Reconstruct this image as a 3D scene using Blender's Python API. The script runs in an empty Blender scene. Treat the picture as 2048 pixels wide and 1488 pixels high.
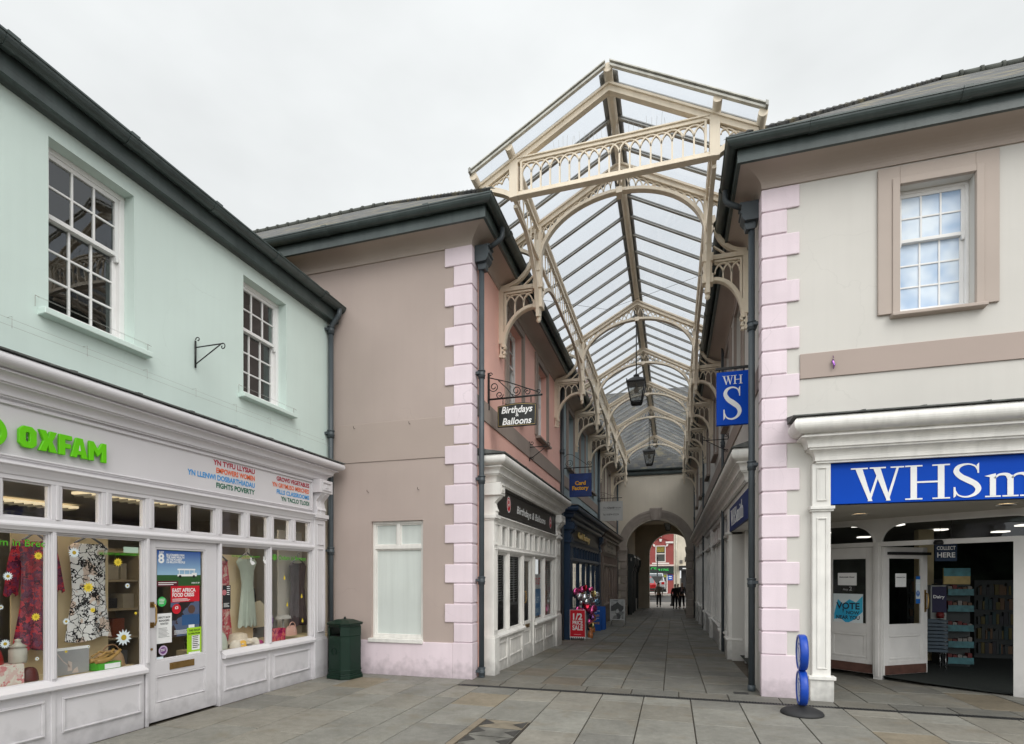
import bpy, bmesh, math, random
from mathutils import Vector, Matrix
random.seed(7)
SC = bpy.context.scene
COL = SC.collection
R = math.radians
PI = math.pi

# ------------------------------------------------------------------ materials
def srgb(h):
    h = h.lstrip('#')
    v = [int(h[i:i+2], 16)/255 for i in (0, 2, 4)]
    return tuple(x/12.92 if x <= .04045 else ((x+.055)/1.055)**2.4 for x in v)

_MC = {}
def mat(name, col, rough=.6, var=.07, scale=2.5, bump=0.0, bscale=90, metal=0.0, spec=.4, streak=0.0, grime=0.0, coat=0.0, crack=0.0, each=0.0):
    """painted / cast surface: base colour broken up by large noise, vertical streaks, grime near the ground, fine bump"""
    if name in _MC: return _MC[name]
    if isinstance(col, str): col = srgb(col)
    m = bpy.data.materials.new(name); m.use_nodes = True
    nt = m.node_tree; N = nt.nodes; L = nt.links
    b = N['Principled BSDF']
    b.inputs['Roughness'].default_value = rough
    b.inputs['Metallic'].default_value = metal
    b.inputs['Specular IOR Level'].default_value = spec
    if coat: b.inputs['Coat Weight'].default_value = coat
    geo = N.new('ShaderNodeNewGeometry')
    n1 = N.new('ShaderNodeTexNoise'); n1.inputs['Scale'].default_value = scale; n1.inputs['Detail'].default_value = 6
    L.new(geo.outputs['Position'], n1.inputs['Vector'])
    mr = N.new('ShaderNodeMapRange'); mr.inputs['From Min'].default_value = .3; mr.inputs['From Max'].default_value = .7
    mr.inputs['To Min'].default_value = 1-var; mr.inputs['To Max'].default_value = 1+var
    L.new(n1.outputs['Fac'], mr.inputs['Value'])
    fac = mr.outputs['Result']
    if streak:
        mp = N.new('ShaderNodeMapping'); mp.inputs['Scale'].default_value = (7, 7, .35)
        L.new(geo.outputs['Position'], mp.inputs['Vector'])
        n2 = N.new('ShaderNodeTexNoise'); n2.inputs['Scale'].default_value = 1.6; n2.inputs['Detail'].default_value = 5
        L.new(mp.outputs['Vector'], n2.inputs['Vector'])
        m2 = N.new('ShaderNodeMapRange'); m2.inputs['From Min'].default_value = .45; m2.inputs['From Max'].default_value = .75
        m2.inputs['To Min'].default_value = 1; m2.inputs['To Max'].default_value = 1-streak
        L.new(n2.outputs['Fac'], m2.inputs['Value'])
        mm = N.new('ShaderNodeMath'); mm.operation = 'MULTIPLY'
        L.new(fac, mm.inputs[0]); L.new(m2.outputs['Result'], mm.inputs[1]); fac = mm.outputs[0]
    if grime:
        sp = N.new('ShaderNodeSeparateXYZ'); L.new(geo.outputs['Position'], sp.inputs[0])
        n3 = N.new('ShaderNodeTexNoise'); n3.inputs['Scale'].default_value = 9; n3.inputs['Detail'].default_value = 8
        L.new(geo.outputs['Position'], n3.inputs['Vector'])
        ad = N.new('ShaderNodeMath'); ad.operation = 'MULTIPLY_ADD'; ad.inputs[1].default_value = -.55
        L.new(n3.outputs['Fac'], ad.inputs[0]); L.new(sp.outputs['Z'], ad.inputs[2])
        m3 = N.new('ShaderNodeMapRange'); m3.inputs['From Min'].default_value = -.3; m3.inputs['From Max'].default_value = .02
        m3.inputs['To Min'].default_value = 1-grime; m3.inputs['To Max'].default_value = 1
        L.new(ad.outputs[0], m3.inputs['Value'])
        mm = N.new('ShaderNodeMath'); mm.operation = 'MULTIPLY'
        L.new(fac, mm.inputs[0]); L.new(m3.outputs['Result'], mm.inputs[1]); fac = mm.outputs[0]
    if each:        # every block its own shade
        oi = N.new('ShaderNodeObjectInfo'); me_ = N.new('ShaderNodeMapRange'); me_.inputs['To Min'].default_value = 1-each; me_.inputs['To Max'].default_value = 1+each*.6; L.new(oi.outputs['Random'], me_.inputs['Value'])
        mm = N.new('ShaderNodeMath'); mm.operation = 'MULTIPLY'; L.new(fac, mm.inputs[0]); L.new(me_.outputs[0], mm.inputs[1]); fac = mm.outputs[0]
    if crack:       # hairline cracks and old patching in render
        nw = N.new('ShaderNodeTexNoise'); nw.inputs['Scale'].default_value = 2.2; nw.inputs['Detail'].default_value = 6; L.new(geo.outputs['Position'], nw.inputs['Vector'])
        wv = N.new('ShaderNodeVectorMath'); wv.operation = 'MULTIPLY_ADD'; wv.inputs[1].default_value = (.55, .55, .55); L.new(nw.outputs['Color'], wv.inputs[0]); L.new(geo.outputs['Position'], wv.inputs[2])
        vo = N.new('ShaderNodeTexVoronoi'); vo.feature = 'DISTANCE_TO_EDGE'; vo.inputs['Scale'].default_value = .8; L.new(wv.outputs[0], vo.inputs['Vector'])
        mc = N.new('ShaderNodeMapRange'); mc.inputs['From Min'].default_value = .0015; mc.inputs['From Max'].default_value = .006; mc.inputs['To Min'].default_value = 1-crack; mc.inputs['To Max'].default_value = 1; L.new(vo.outputs['Distance'], mc.inputs['Value'])
        nb = N.new('ShaderNodeTexNoise'); nb.inputs['Scale'].default_value = .55; nb.inputs['Detail'].default_value = 3; L.new(geo.outputs['Position'], nb.inputs['Vector'])
        mk = N.new('ShaderNodeMapRange'); mk.inputs['From Min'].default_value = .5; mk.inputs['From Max'].default_value = .62; L.new(nb.outputs['Fac'], mk.inputs['Value'])
        mi = N.new('ShaderNodeMix'); mi.data_type = 'FLOAT'; L.new(mk.outputs[0], mi.inputs[0]); mi.inputs[2].default_value = 1; L.new(mc.outputs[0], mi.inputs[3])
        pt = N.new('ShaderNodeMapRange'); pt.inputs['From Min'].default_value = .35; pt.inputs['From Max'].default_value = .65; pt.inputs['To Min'].default_value = .965; pt.inputs['To Max'].default_value = 1.03; L.new(nb.outputs['Fac'], pt.inputs['Value'])
        for sock in (mi.outputs[0], pt.outputs[0]):
            mm = N.new('ShaderNodeMath'); mm.operation = 'MULTIPLY'; L.new(fac, mm.inputs[0]); L.new(sock, mm.inputs[1]); fac = mm.outputs[0]
    vm = N.new('ShaderNodeVectorMath'); vm.operation = 'SCALE'
    vm.inputs[0].default_value = col
    L.new(fac, vm.inputs['Scale'])
    L.new(vm.outputs[0], b.inputs['Base Color'])
    if bump:
        n4 = N.new('ShaderNodeTexNoise'); n4.inputs['Scale'].default_value = bscale; n4.inputs['Detail'].default_value = 4
        L.new(geo.outputs['Position'], n4.inputs['Vector'])
        bp = N.new('ShaderNodeBump'); bp.inputs['Strength'].default_value = bump; bp.inputs['Distance'].default_value = .01
        L.new(n4.outputs['Fac'], bp.inputs['Height']); L.new(bp.outputs['Normal'], b.inputs['Normal'])
    _MC[name] = m
    return m

def flat(name, col, rough=.55, spec=.3): return mat(name, col, rough, var=.05, scale=6, spec=spec)

def emit(name, col, k):
    if name in _MC: return _MC[name]
    m = bpy.data.materials.new(name); m.use_nodes = True
    N = m.node_tree.nodes; b = N['Principled BSDF']
    b.inputs['Base Color'].default_value = (*col, 1); b.inputs['Emission Color'].default_value = (*col, 1)
    b.inputs['Emission Strength'].default_value = k
    _MC[name] = m; return m

def glass(name, tint=(.9, .93, .92), rough=.0, base=.04, ior=1.5, wave=.0, dirt=0.0):
    """thin sheet glass: lets light and view through, reflects more at grazing angles"""
    if name in _MC: return _MC[name]
    m = bpy.data.materials.new(name); m.use_nodes = True
    nt = m.node_tree; N = nt.nodes; L = nt.links
    N.remove(N['Principled BSDF'])
    out = N['Material Output']
    tr = N.new('ShaderNodeBsdfTransparent'); tr.inputs['Color'].default_value = (*tint, 1)
    gl = N.new('ShaderNodeBsdfGlossy'); gl.inputs['Roughness'].default_value = rough; gl.inputs['Color'].default_value = (.95, .97, 1, 1)
    fr = N.new('ShaderNodeFresnel'); fr.inputs['IOR'].default_value = ior
    gb = N.new('ShaderNodeNewGeometry'); bf = N.new('ShaderNodeMath'); bf.operation = 'MULTIPLY_ADD'; bf.inputs[1].default_value = 1/ior-ior; bf.inputs[2].default_value = ior
    L.new(gb.outputs['Backfacing'], bf.inputs[0]); L.new(bf.outputs[0], fr.inputs['IOR'])      # same mirror strength from both sides of the sheet
    ad = N.new('ShaderNodeMath'); ad.operation = 'ADD'; ad.inputs[1].default_value = base; ad.use_clamp = True
    L.new(fr.outputs[0], ad.inputs[0])
    mx = N.new('ShaderNodeMixShader'); L.new(ad.outputs[0], mx.inputs[0]); L.new(tr.outputs[0], mx.inputs[1]); L.new(gl.outputs[0], mx.inputs[2])
    res = mx.outputs[0]
    geo = N.new('ShaderNodeNewGeometry')
    if wave:
        nz = N.new('ShaderNodeTexNoise'); nz.inputs['Scale'].default_value = 2.2; nz.inputs['Detail'].default_value = 1
        L.new(geo.outputs['Position'], nz.inputs['Vector'])
        bp = N.new('ShaderNodeBump'); bp.inputs['Strength'].default_value = wave; bp.inputs['Distance'].default_value = .02
        L.new(nz.outputs['Fac'], bp.inputs['Height']); L.new(bp.outputs['Normal'], gl.inputs['Normal'])
    if dirt:
        nz = N.new('ShaderNodeTexNoise'); nz.inputs['Scale'].default_value = 1.3; nz.inputs['Detail'].default_value = 7; nz.inputs['Roughness'].default_value = .65
        L.new(geo.outputs['Position'], nz.inputs['Vector'])
        mr = N.new('ShaderNodeMapRange'); mr.inputs['From Min'].default_value = .35; mr.inputs['From Max'].default_value = .75
        mr.inputs['To Min'].default_value = dirt*.4; mr.inputs['To Max'].default_value = dirt
        L.new(nz.outputs['Fac'], mr.inputs['Value'])
        df = N.new('ShaderNodeBsdfTranslucent'); df.inputs['Color'].default_value = (.62, .66, .72, 1)
        m2 = N.new('ShaderNodeMixShader'); L.new(mr.outputs[0], m2.inputs[0]); L.new(res, m2.inputs[1]); L.new(df.outputs[0], m2.inputs[2]); res = m2.outputs[0]
    L.new(res, out.inputs['Surface'])
    _MC[name] = m; return m

def pattern(name, c1, c2, c3=None, scale=14, kind='flower', rough=.8, dark=(.01, .01, .01)):
    """printed cloth"""
    if name in _MC: return _MC[name]
    m = bpy.data.materials.new(name); m.use_nodes = True
    nt = m.node_tree; N = nt.nodes; L = nt.links; b = N['Principled BSDF']; b.inputs['Roughness'].default_value = rough
    b.inputs['Specular IOR Level'].default_value = .15
    geo = N.new('ShaderNodeNewGeometry')
    nz = N.new('ShaderNodeTexNoise'); nz.inputs['Scale'].default_value = scale*.8; nz.inputs['Detail'].default_value = 3
    L.new(geo.outputs['Position'], nz.inputs['Vector'])
    mxv = N.new('ShaderNodeMix'); mxv.data_type = 'VECTOR'; mxv.inputs['Factor'].default_value = .12
    L.new(geo.outputs['Position'], mxv.inputs[4]); L.new(nz.outputs['Color'], mxv.inputs[5])
    vo = N.new('ShaderNodeTexVoronoi'); vo.inputs['Scale'].default_value = scale
    L.new(mxv.outputs[1], vo.inputs['Vector'])
    cr = N.new('ShaderNodeValToRGB'); e = cr.color_ramp.elements
    if kind == 'leaf':      # petals outlined in black
        vo.feature = 'DISTANCE_TO_EDGE'
        L.new(vo.outputs['Distance'], cr.inputs[0])
        wv = N.new('ShaderNodeTexWave'); wv.inputs['Scale'].default_value = scale*1.1; wv.inputs['Distortion'].default_value = 9; wv.inputs['Detail'].default_value = 1
        L.new(mxv.outputs[1], wv.inputs['Vector'])
        n6 = N.new('ShaderNodeTexNoise'); n6.inputs['Scale'].default_value = 8; L.new(geo.outputs['Position'], n6.inputs['Vector'])
        r6 = N.new('ShaderNodeMapRange'); r6.inputs['From Min'].default_value = .5; r6.inputs['From Max'].default_value = .54; r6.inputs['To Min'].default_value = 1; r6.inputs['To Max'].default_value = .0; L.new(n6.outputs['Fac'], r6.inputs['Value'])
        ml = N.new('ShaderNodeMath'); ml.operation = 'MULTIPLY_ADD'; ml.inputs[1].default_value = .11; L.new(wv.outputs['Fac'], ml.inputs[0]); L.new(r6.outputs[0], ml.inputs[2])
        mn = N.new('ShaderNodeMath'); mn.operation = 'MINIMUM'; L.new(vo.outputs['Distance'], mn.inputs[0]); L.new(ml.outputs[0], mn.inputs[1]); L.new(mn.outputs[0], cr.inputs[0])
        cr.color_ramp.interpolation = 'CONSTANT'
        e[0].position = 0; e[0].color = (*c1, 1); e[1].position = .045; e[1].color = (*c2, 1)
        n5 = N.new('ShaderNodeTexNoise'); n5.inputs['Scale'].default_value = 7; L.new(geo.outputs['Position'], n5.inputs['Vector'])
        r5 = N.new('ShaderNodeMapRange'); r5.inputs['From Min'].default_value = .56; r5.inputs['From Max'].default_value = .58
        L.new(n5.outputs['Fac'], r5.inputs['Value'])
        mc = N.new('ShaderNodeMix'); mc.data_type = 'RGBA'; mc.blend_type = 'MULTIPLY'; L.new(r5.outputs[0], mc.inputs[0])
        L.new(cr.outputs[0], mc.inputs[6]); mc.inputs[7].default_value = (*(c3 or c2), 1)
        L.new(mc.outputs[2], b.inputs['Base Color'])
    else:
        L.new(vo.outputs['Color'], cr.inputs[0])
        cr.color_ramp.interpolation = 'LINEAR'
        e[0].position = .25; e[0].color = (*c1, 1); e[1].position = .5; e[1].color = (*c2, 1)
        if c3:
            k = e.new(.72); k.color = (*c3, 1)
        L.new(cr.outputs[0], b.inputs['Base Color'])
    _MC[name] = m; return m

def slate_mat(name, axis, k=1.0):
    if name in _MC: return _MC[name]
    m = bpy.data.materials.new(name); m.use_nodes = True
    nt = m.node_tree; N = nt.nodes; L = nt.links; b = N['Principled BSDF']; b.inputs['Roughness'].default_value = .75
    geo = N.new('ShaderNodeNewGeometry'); sp = N.new('ShaderNodeSeparateXYZ'); L.new(geo.outputs['Position'], sp.inputs[0])
    cb = N.new('ShaderNodeCombineXYZ'); L.new(sp.outputs[axis], cb.inputs['X']); L.new(sp.outputs['Z'], cb.inputs['Y'])
    br = N.new('ShaderNodeTexBrick'); br.inputs['Scale'].default_value = 1
    br.inputs['Brick Width'].default_value = .26; br.inputs['Row Height'].default_value = .15; br.inputs['Mortar Size'].default_value = .008
    br.inputs['Color1'].default_value = (.06*k, .062*k, .064*k, 1); br.inputs['Color2'].default_value = (.115*k, .113*k, .105*k, 1); br.inputs['Mortar'].default_value = (.02, .02, .02, 1)
    L.new(cb.outputs[0], br.inputs['Vector'])
    nz = N.new('ShaderNodeTexNoise'); nz.inputs['Scale'].default_value = 2.5; nz.inputs['Detail'].default_value = 8; L.new(geo.outputs['Position'], nz.inputs['Vector'])
    mr = N.new('ShaderNodeMapRange'); mr.inputs['From Min'].default_value = .52; mr.inputs['From Max'].default_value = .68; L.new(nz.outputs['Fac'], mr.inputs['Value'])
    mx = N.new('ShaderNodeMix'); mx.data_type = 'RGBA'; L.new(mr.outputs[0], mx.inputs[0]); L.new(br.outputs['Color'], mx.inputs[6]); mx.inputs[7].default_value = (.19*k, .165*k, .10*k, 1)
    L.new(mx.outputs[2], b.inputs['Base Color'])
    bp = N.new('ShaderNodeBump'); bp.inputs['Strength'].default_value = .6; bp.inputs['Distance'].default_value = .02
    L.new(br.outputs['Fac'], bp.inputs['Height']); bp.invert = True; L.new(bp.outputs['Normal'], b.inputs['Normal'])
    _MC[name] = m; return m

def brick_mat(name, c1, c2, mortar, axis='X'):
    if name in _MC: return _MC[name]
    m = bpy.data.materials.new(name); m.use_nodes = True
    nt = m.node_tree; N = nt.nodes; L = nt.links; b = N['Principled BSDF']; b.inputs['Roughness'].default_value = .8
    geo = N.new('ShaderNodeNewGeometry'); sp = N.new('ShaderNodeSeparateXYZ'); L.new(geo.outputs['Position'], sp.inputs[0])
    cb = N.new('ShaderNodeCombineXYZ'); L.new(sp.outputs[axis], cb.inputs['X']); L.new(sp.outputs['Z'], cb.inputs['Y'])
    br = N.new('ShaderNodeTexBrick'); br.inputs['Scale'].default_value = 1
    br.inputs['Brick Width'].default_value = .22; br.inputs['Row Height'].default_value = .075; br.inputs['Mortar Size'].default_value = .008
    br.inputs['Color1'].default_value = (*c1, 1); br.inputs['Color2'].default_value = (*c2, 1); br.inputs['Mortar'].default_value = (*mortar, 1)
    L.new(cb.outputs[0], br.inputs['Vector']); L.new(br.outputs['Color'], b.inputs['Base Color'])
    _MC[name] = m; return m

# ------------------------------------------------------------------ frames and mesh builder
class Frame:
    """local (a along the wall, o outward, z up) -> world"""
    def __init__(s, org, ad, od, dz=0): s.org, s.ad, s.od, s.dz = org, ad, od, dz
    def __call__(s, a, o, z): return Vector((s.org[0]+a*s.ad[0]+o*s.od[0], s.org[1]+a*s.ad[1]+o*s.od[1], z+s.dz))
W0 = Frame((0, 0), (1, 0), (0, 1))                 # plain world: a=X o=Y
FO = Frame((-5.45, 0), (0, 1), (1, 0))             # left shop building, faces the street
FM = Frame((0, 7.82), (1, 0), (0, -1))             # front facades
FL = Frame((-2.97, 0), (0, 1), (1, 0))             # left side of the arcade
FR = Frame((1.15, 0), (0, 1), (-1, 0))             # right side of the arcade
FA = Frame((0, 30.5), (1, 0), (0, -1))             # archway wall at the end

class MB:
    def __init__(s, F=W0): s.F = F; s.v = []; s.f = []; s.m = []; s.mi = 0; s.sm = []; s.smooth = False
    def add(s, vs, fs, F=None):
        F = F or s.F; n = len(s.v)
        s.v += [F(*p) for p in vs]
        for f in fs: s.f.append([n+i for i in f]); s.m.append(s.mi); s.sm.append(s.smooth)
        return s
    def raw(s, vs, fs):
        n = len(s.v); s.v += [Vector(p) for p in vs]
        for f in fs: s.f.append([n+i for i in f]); s.m.append(s.mi); s.sm.append(s.smooth)
        return s
    def box(s, a0, a1, o0, o1, z0, z1, F=None):
        return s.add([(a0,o0,z0),(a1,o0,z0),(a1,o1,z0),(a0,o1,z0),(a0,o0,z1),(a1,o0,z1),(a1,o1,z1),(a0,o1,z1)],
                     [(0,3,2,1),(4,5,6,7),(0,1,5,4),(1,2,6,5),(2,3,7,6),(3,0,4,7)], F)
    def sheet(s, a0, a1, o0, o1, z0, z1):
        o = (o0+o1)/2; return s.add([(a0,o,z0),(a1,o,z0),(a1,o,z1),(a0,o,z1)], [(0,1,2,3)])
    def prism(s, poly, lo, hi, axis='o', F=None):
        """polygon extruded: axis 'o' -> poly in (a,z); 'a' -> poly in (o,z); 'z' -> poly in (a,o)"""
        n = len(poly)
        def P(p, k): return (p[0], k, p[1]) if axis == 'o' else ((k, p[0], p[1]) if axis == 'a' else (p[0], p[1], k))
        vs = [P(p, lo) for p in poly]+[P(p, hi) for p in poly]
        fs = [list(range(n))[::-1], list(range(n, 2*n))]+[(i, (i+1) % n, n+(i+1) % n, n+i) for i in range(n)]
        return s.add(vs, fs, F)
    def strip(s, pts, w, o0, o1, F=None, closed=False):
        """flat bar following a polyline in the (a,z) plane, width w, from o0 to o1"""
        n = len(pts); L_, R_ = [], []
        for i, p in enumerate(pts):
            if closed: q0, q1 = pts[i-1], pts[(i+1) % n]
            else: q0, q1 = pts[max(i-1, 0)], pts[min(i+1, n-1)]
            dx, dz = q1[0]-q0[0], q1[1]-q0[1]; l = math.hypot(dx, dz) or 1
            nx, nz = -dz/l*w/2, dx/l*w/2
            L_.append((p[0]+nx, p[1]+nz)); R_.append((p[0]-nx, p[1]-nz))
        vs = []
        for i in range(n): vs += [(L_[i][0], o0, L_[i][1]), (R_[i][0], o0, R_[i][1]), (R_[i][0], o1, R_[i][1]), (L_[i][0], o1, L_[i][1])]
        fs = []
        rng = range(n if closed else n-1)
        for i in rng:
            j = (i+1) % n
            for k in range(4): fs.append((4*i+k, 4*i+(k+1) % 4, 4*j+(k+1) % 4, 4*j+k))
        if not closed: fs += [(0, 1, 2, 3), (4*n-4, 4*n-3, 4*n-2, 4*n-1)]
        return s.add(vs, fs, F)
    def tube(s, pts, r, n=8, F=None, caps=True):
        F = F or s.F
        P = [F(*p) for p in pts]; rs = r if isinstance(r, (list, tuple)) else [r]*len(P)
        base = len(s.v); up = None
        for i, p in enumerate(P):
            d = (P[min(i+1, len(P)-1)]-P[max(i-1, 0)]).normalized()
            if up is None: up = Vector((0, 0, 1)) if abs(d.z) < .9 else Vector((1, 0, 0))
            x = up-d*up.dot(d); x = x.normalized() if x.length > 1e-6 else d.orthogonal().normalized()
            y = d.cross(x); up = x
            for k in range(n):
                t = 2*PI*k/n; s.v.append(p+(x*math.cos(t)+y*math.sin(t))*rs[i])
        for i in range(len(P)-1):
            for k in range(n):
                a = base+i*n+k; b = base+i*n+(k+1) % n
                s.f.append([a, b, b+n, a+n]); s.m.append(s.mi); s.sm.append(n > 5)
        if caps:
            s.f.append([base+k for k in range(n)][::-1]); s.f.append([base+(len(P)-1)*n+k for k in range(n)])
            s.m += [s.mi]*2; s.sm += [False]*2
        return s
    def lathe(s, prof, c, n=16, F=None, sm=True, phase=0.0, sx=1, sy=1):
        """profile [(r,z)] around the vertical through world point c"""
        base = len(s.v)
        for r, z in prof:
            for k in range(n):
                t = 2*PI*k/n+phase; s.v.append(Vector((c[0]+r*math.cos(t)*sx, c[1]+r*math.sin(t)*sy, c[2]+z)))
        for i in range(len(prof)-1):
            for k in range(n):
                a = base+i*n+k; b = base+i*n+(k+1) % n
                s.f.append([a, b, b+n, a+n]); s.m.append(s.mi); s.sm.append(sm)
        s.f.append([base+k for k in range(n)][::-1]); s.f.append([base+(len(prof)-1)*n+k for k in range(n)])
        s.m += [s.mi]*2; s.sm += [False]*2
        return s
    def wall(s, a0, a1, z0, z1, holes, o0, o1, F=None):
        """slab with rectangular openings; only outside faces are made"""
        A = sorted({a0, a1, *[h[0] for h in holes], *[h[1] for h in holes]}); Z = sorted({z0, z1, *[h[2] for h in holes], *[h[3] for h in holes]})
        A = [x for x in A if a0 <= x <= a1]; Z = [x for x in Z if z0 <= x <= z1]
        na, nz = len(A)-1, len(Z)-1
        def solid(i, j):
            if i < 0 or j < 0 or i >= na or j >= nz: return False
            ca, cz = (A[i]+A[i+1])/2, (Z[j]+Z[j+1])/2
            return not any(h[0] < ca < h[1] and h[2] < cz < h[3] for h in holes)
        for i in range(na):
            for j in range(nz):
                if not solid(i, j): continue
                x0, x1, y0, y1 = A[i], A[i+1], Z[j], Z[j+1]
                s.add([(x0,o1,y0),(x1,o1,y0),(x1,o1,y1),(x0,o1,y1)], [(0,1,2,3)], F)
                s.add([(x0,o0,y0),(x1,o0,y0),(x1,o0,y1),(x0,o0,y1)], [(3,2,1,0)], F)
                if not solid(i-1, j): s.add([(x0,o0,y0),(x0,o1,y0),(x0,o1,y1),(x0,o0,y1)], [(0,1,2,3)], F)
                if not solid(i+1, j): s.add([(x1,o0,y0),(x1,o1,y0),(x1,o1,y1),(x1,o0,y1)], [(3,2,1,0)], F)
                if not solid(i, j-1): s.add([(x0,o0,y0),(x1,o0,y0),(x1,o1,y0),(x0,o1,y0)], [(0,1,2,3)], F)
                if not solid(i, j+1): s.add([(x0,o0,y1),(x1,o0,y1),(x1,o1,y1),(x0,o1,y1)], [(3,2,1,0)], F)
        return s
    def panel(s, a0, a1, z0, z1, o, w=.03, d=.014, F=None):
        """raised picture-frame moulding"""
        s.box(a0, a1, o, o+d, z1-w, z1, F); s.box(a0, a1, o, o+d, z0, z0+w, F)
        s.box(a0, a0+w, o, o+d, z0+w, z1-w, F); s.box(a1-w, a1, o, o+d, z0+w, z1-w, F)
        k = w*.45
        s.box(a0+k, a1-k, o+d, o+d*1.7, z1-w+k*.3, z1-k, F); s.box(a0+k, a1-k, o+d, o+d*1.7, z0+k, z0+w-k*.3, F)
        return s
    def rim(s, a0, a1, z0, z1, o0, o1, w, F=None, bottom=None):
        b = w if bottom is None else bottom
        s.box(a0, a1, o0, o1, z1-w, z1, F)
        if b: s.box(a0, a1, o0, o1, z0, z0+b, F)
        s.box(a0, a0+w, o0, o1, z0+b, z1-w, F); s.box(a1-w, a1, o0, o1, z0+b, z1-w, F)
        return s
    def build(s, name, material, parent=None, bevel=0.0, seg=1, smooth=False):
        me = bpy.data.meshes.new(name)
        off = OFF.get(parent.name, Vector()) if parent else Vector()
        me.from_pydata([tuple(v-off) for v in s.v], [], s.f)
        ms = material if isinstance(material, (list, tuple)) else [material]
        for m in ms: me.materials.append(m)
        bm = bmesh.new(); bm.from_mesh(me)
        bmesh.ops.recalc_face_normals(bm, faces=bm.faces); bm.to_mesh(me); bm.free()
        for p, i, q in zip(me.polygons, s.m, s.sm): p.material_index = i; p.use_smooth = q or smooth
        o = bpy.data.objects.new(name, me); COL.objects.link(o)
        if parent: o.parent = parent; OFF[o.name] = off
        if bevel:
            b = o.modifiers.new('bevel', 'BEVEL'); b.width = bevel; b.segments = seg; b.limit_method = 'ANGLE'; b.angle_limit = R(40)
        return o
OFF = {}

def tag(o, label=None, cat=None, group=None, kind=None):
    if label: o['label'] = label
    if cat: o['category'] = cat
    if group: o['group'] = group
    if kind: o['kind'] = kind
    return o
def thing(name, loc, label, cat, group=None):
    o = bpy.data.objects.new(name, None); COL.objects.link(o); o.location = loc; o.empty_display_size = .2
    OFF[o.name] = Vector(loc)
    return tag(o, label, cat, group)
def copy_tree(o, parent=None):
    c = o.copy(); COL.objects.link(c); OFF[c.name] = OFF.get(o.name, Vector())
    if parent: c.parent = parent
    for ch in list(o.children): copy_tree(ch, c)
    return c

# ------------------------------------------------------------------ lettering
_TX = {}
def text_mesh(s, bold=.0, shear=0.0):
    k = (s, bold, shear)
    if k in _TX: return _TX[k]
    cu = bpy.data.curves.new('lettering', 'FONT'); cu.body = s; cu.size = 1; cu.offset = bold; cu.shear = shear; cu.resolution_u = 3
    o = bpy.data.objects.new('lettering', cu); me = bpy.data.meshes.new_from_object(o)
    v = [tuple(x.co) for x in me.vertices]; f = [tuple(p.vertices) for p in me.polygons]
    bpy.data.objects.remove(o); bpy.data.curves.remove(cu); bpy.data.meshes.remove(me)
    _TX[k] = (v, f); return _TX[k]
def put_text(mb, s, a, z, h, o, align='C', width=None, bold=.01, shear=0.0, flip=False, F=None, thick=0.0, curve=0.0):
    """capital height about 0.7*h; a = anchor along the wall, z = baseline; flip mirrors the reading direction"""
    v, f = text_mesh(s, bold, shear)
    if not v: return mb
    x0 = min(p[0] for p in v); x1 = max(p[0] for p in v); w = x1-x0
    sx = h if width is None else width/w
    ax = {'L': x0, 'C': (x0+x1)/2, 'R': x1}[align]; sg = -1 if flip else 1
    def pt(p, oo): return (a+sg*(p[0]-ax)*sx, oo, z+p[1]*h)
    if not thick: return mb.add([pt(p, o) for p in v], f, F)
    n = len(v); vs = [pt(p, o) for p in v]+[pt(p, o+thick) for p in v]
    fs = [tuple(q) for q in f]+[tuple(n+i for i in q) for q in f]
    cnt = {}
    for q in f:
        for i in range(len(q)):
            e = (q[i], q[(i+1) % len(q)]); cnt[tuple(sorted(e))] = cnt.get(tuple(sorted(e)), 0)+1
    for e, c in cnt.items():
        if c == 1: fs.append((e[0], e[1], n+e[1], n+e[0]))
    return mb.add(vs, fs, F)

def _thick(pts, ths):
    """closed outline of a stroke with changing thickness"""
    L_, R_ = [], []
    n = len(pts)
    for i, p in enumerate(pts):
        q0, q1 = pts[max(i-1, 0)], pts[min(i+1, n-1)]
        dx, dz = q1[0]-q0[0], q1[1]-q0[1]; l = math.hypot(dx, dz) or 1; t = ths[i]/2
        L_.append((p[0]-dz/l*t, p[1]+dx/l*t)); R_.append((p[0]+dz/l*t, p[1]-dx/l*t))
    return L_, R_
def cat_rom(P, k=6):
    out = []
    for i in range(len(P)-1):
        p0, p1, p2, p3 = P[max(i-1, 0)], P[i], P[i+1], P[min(i+2, len(P)-1)]
        for j in range(k):
            t = j/k
            out.append(tuple(.5*((2*p1[d])+(-p0[d]+p2[d])*t+(2*p0[d]-5*p1[d]+4*p2[d]-p3[d])*t*t+(-p0[d]+3*p1[d]-3*p2[d]+p3[d])*t**3) for d in range(len(p1))))
    out.append(tuple(P[-1])); return out
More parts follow.
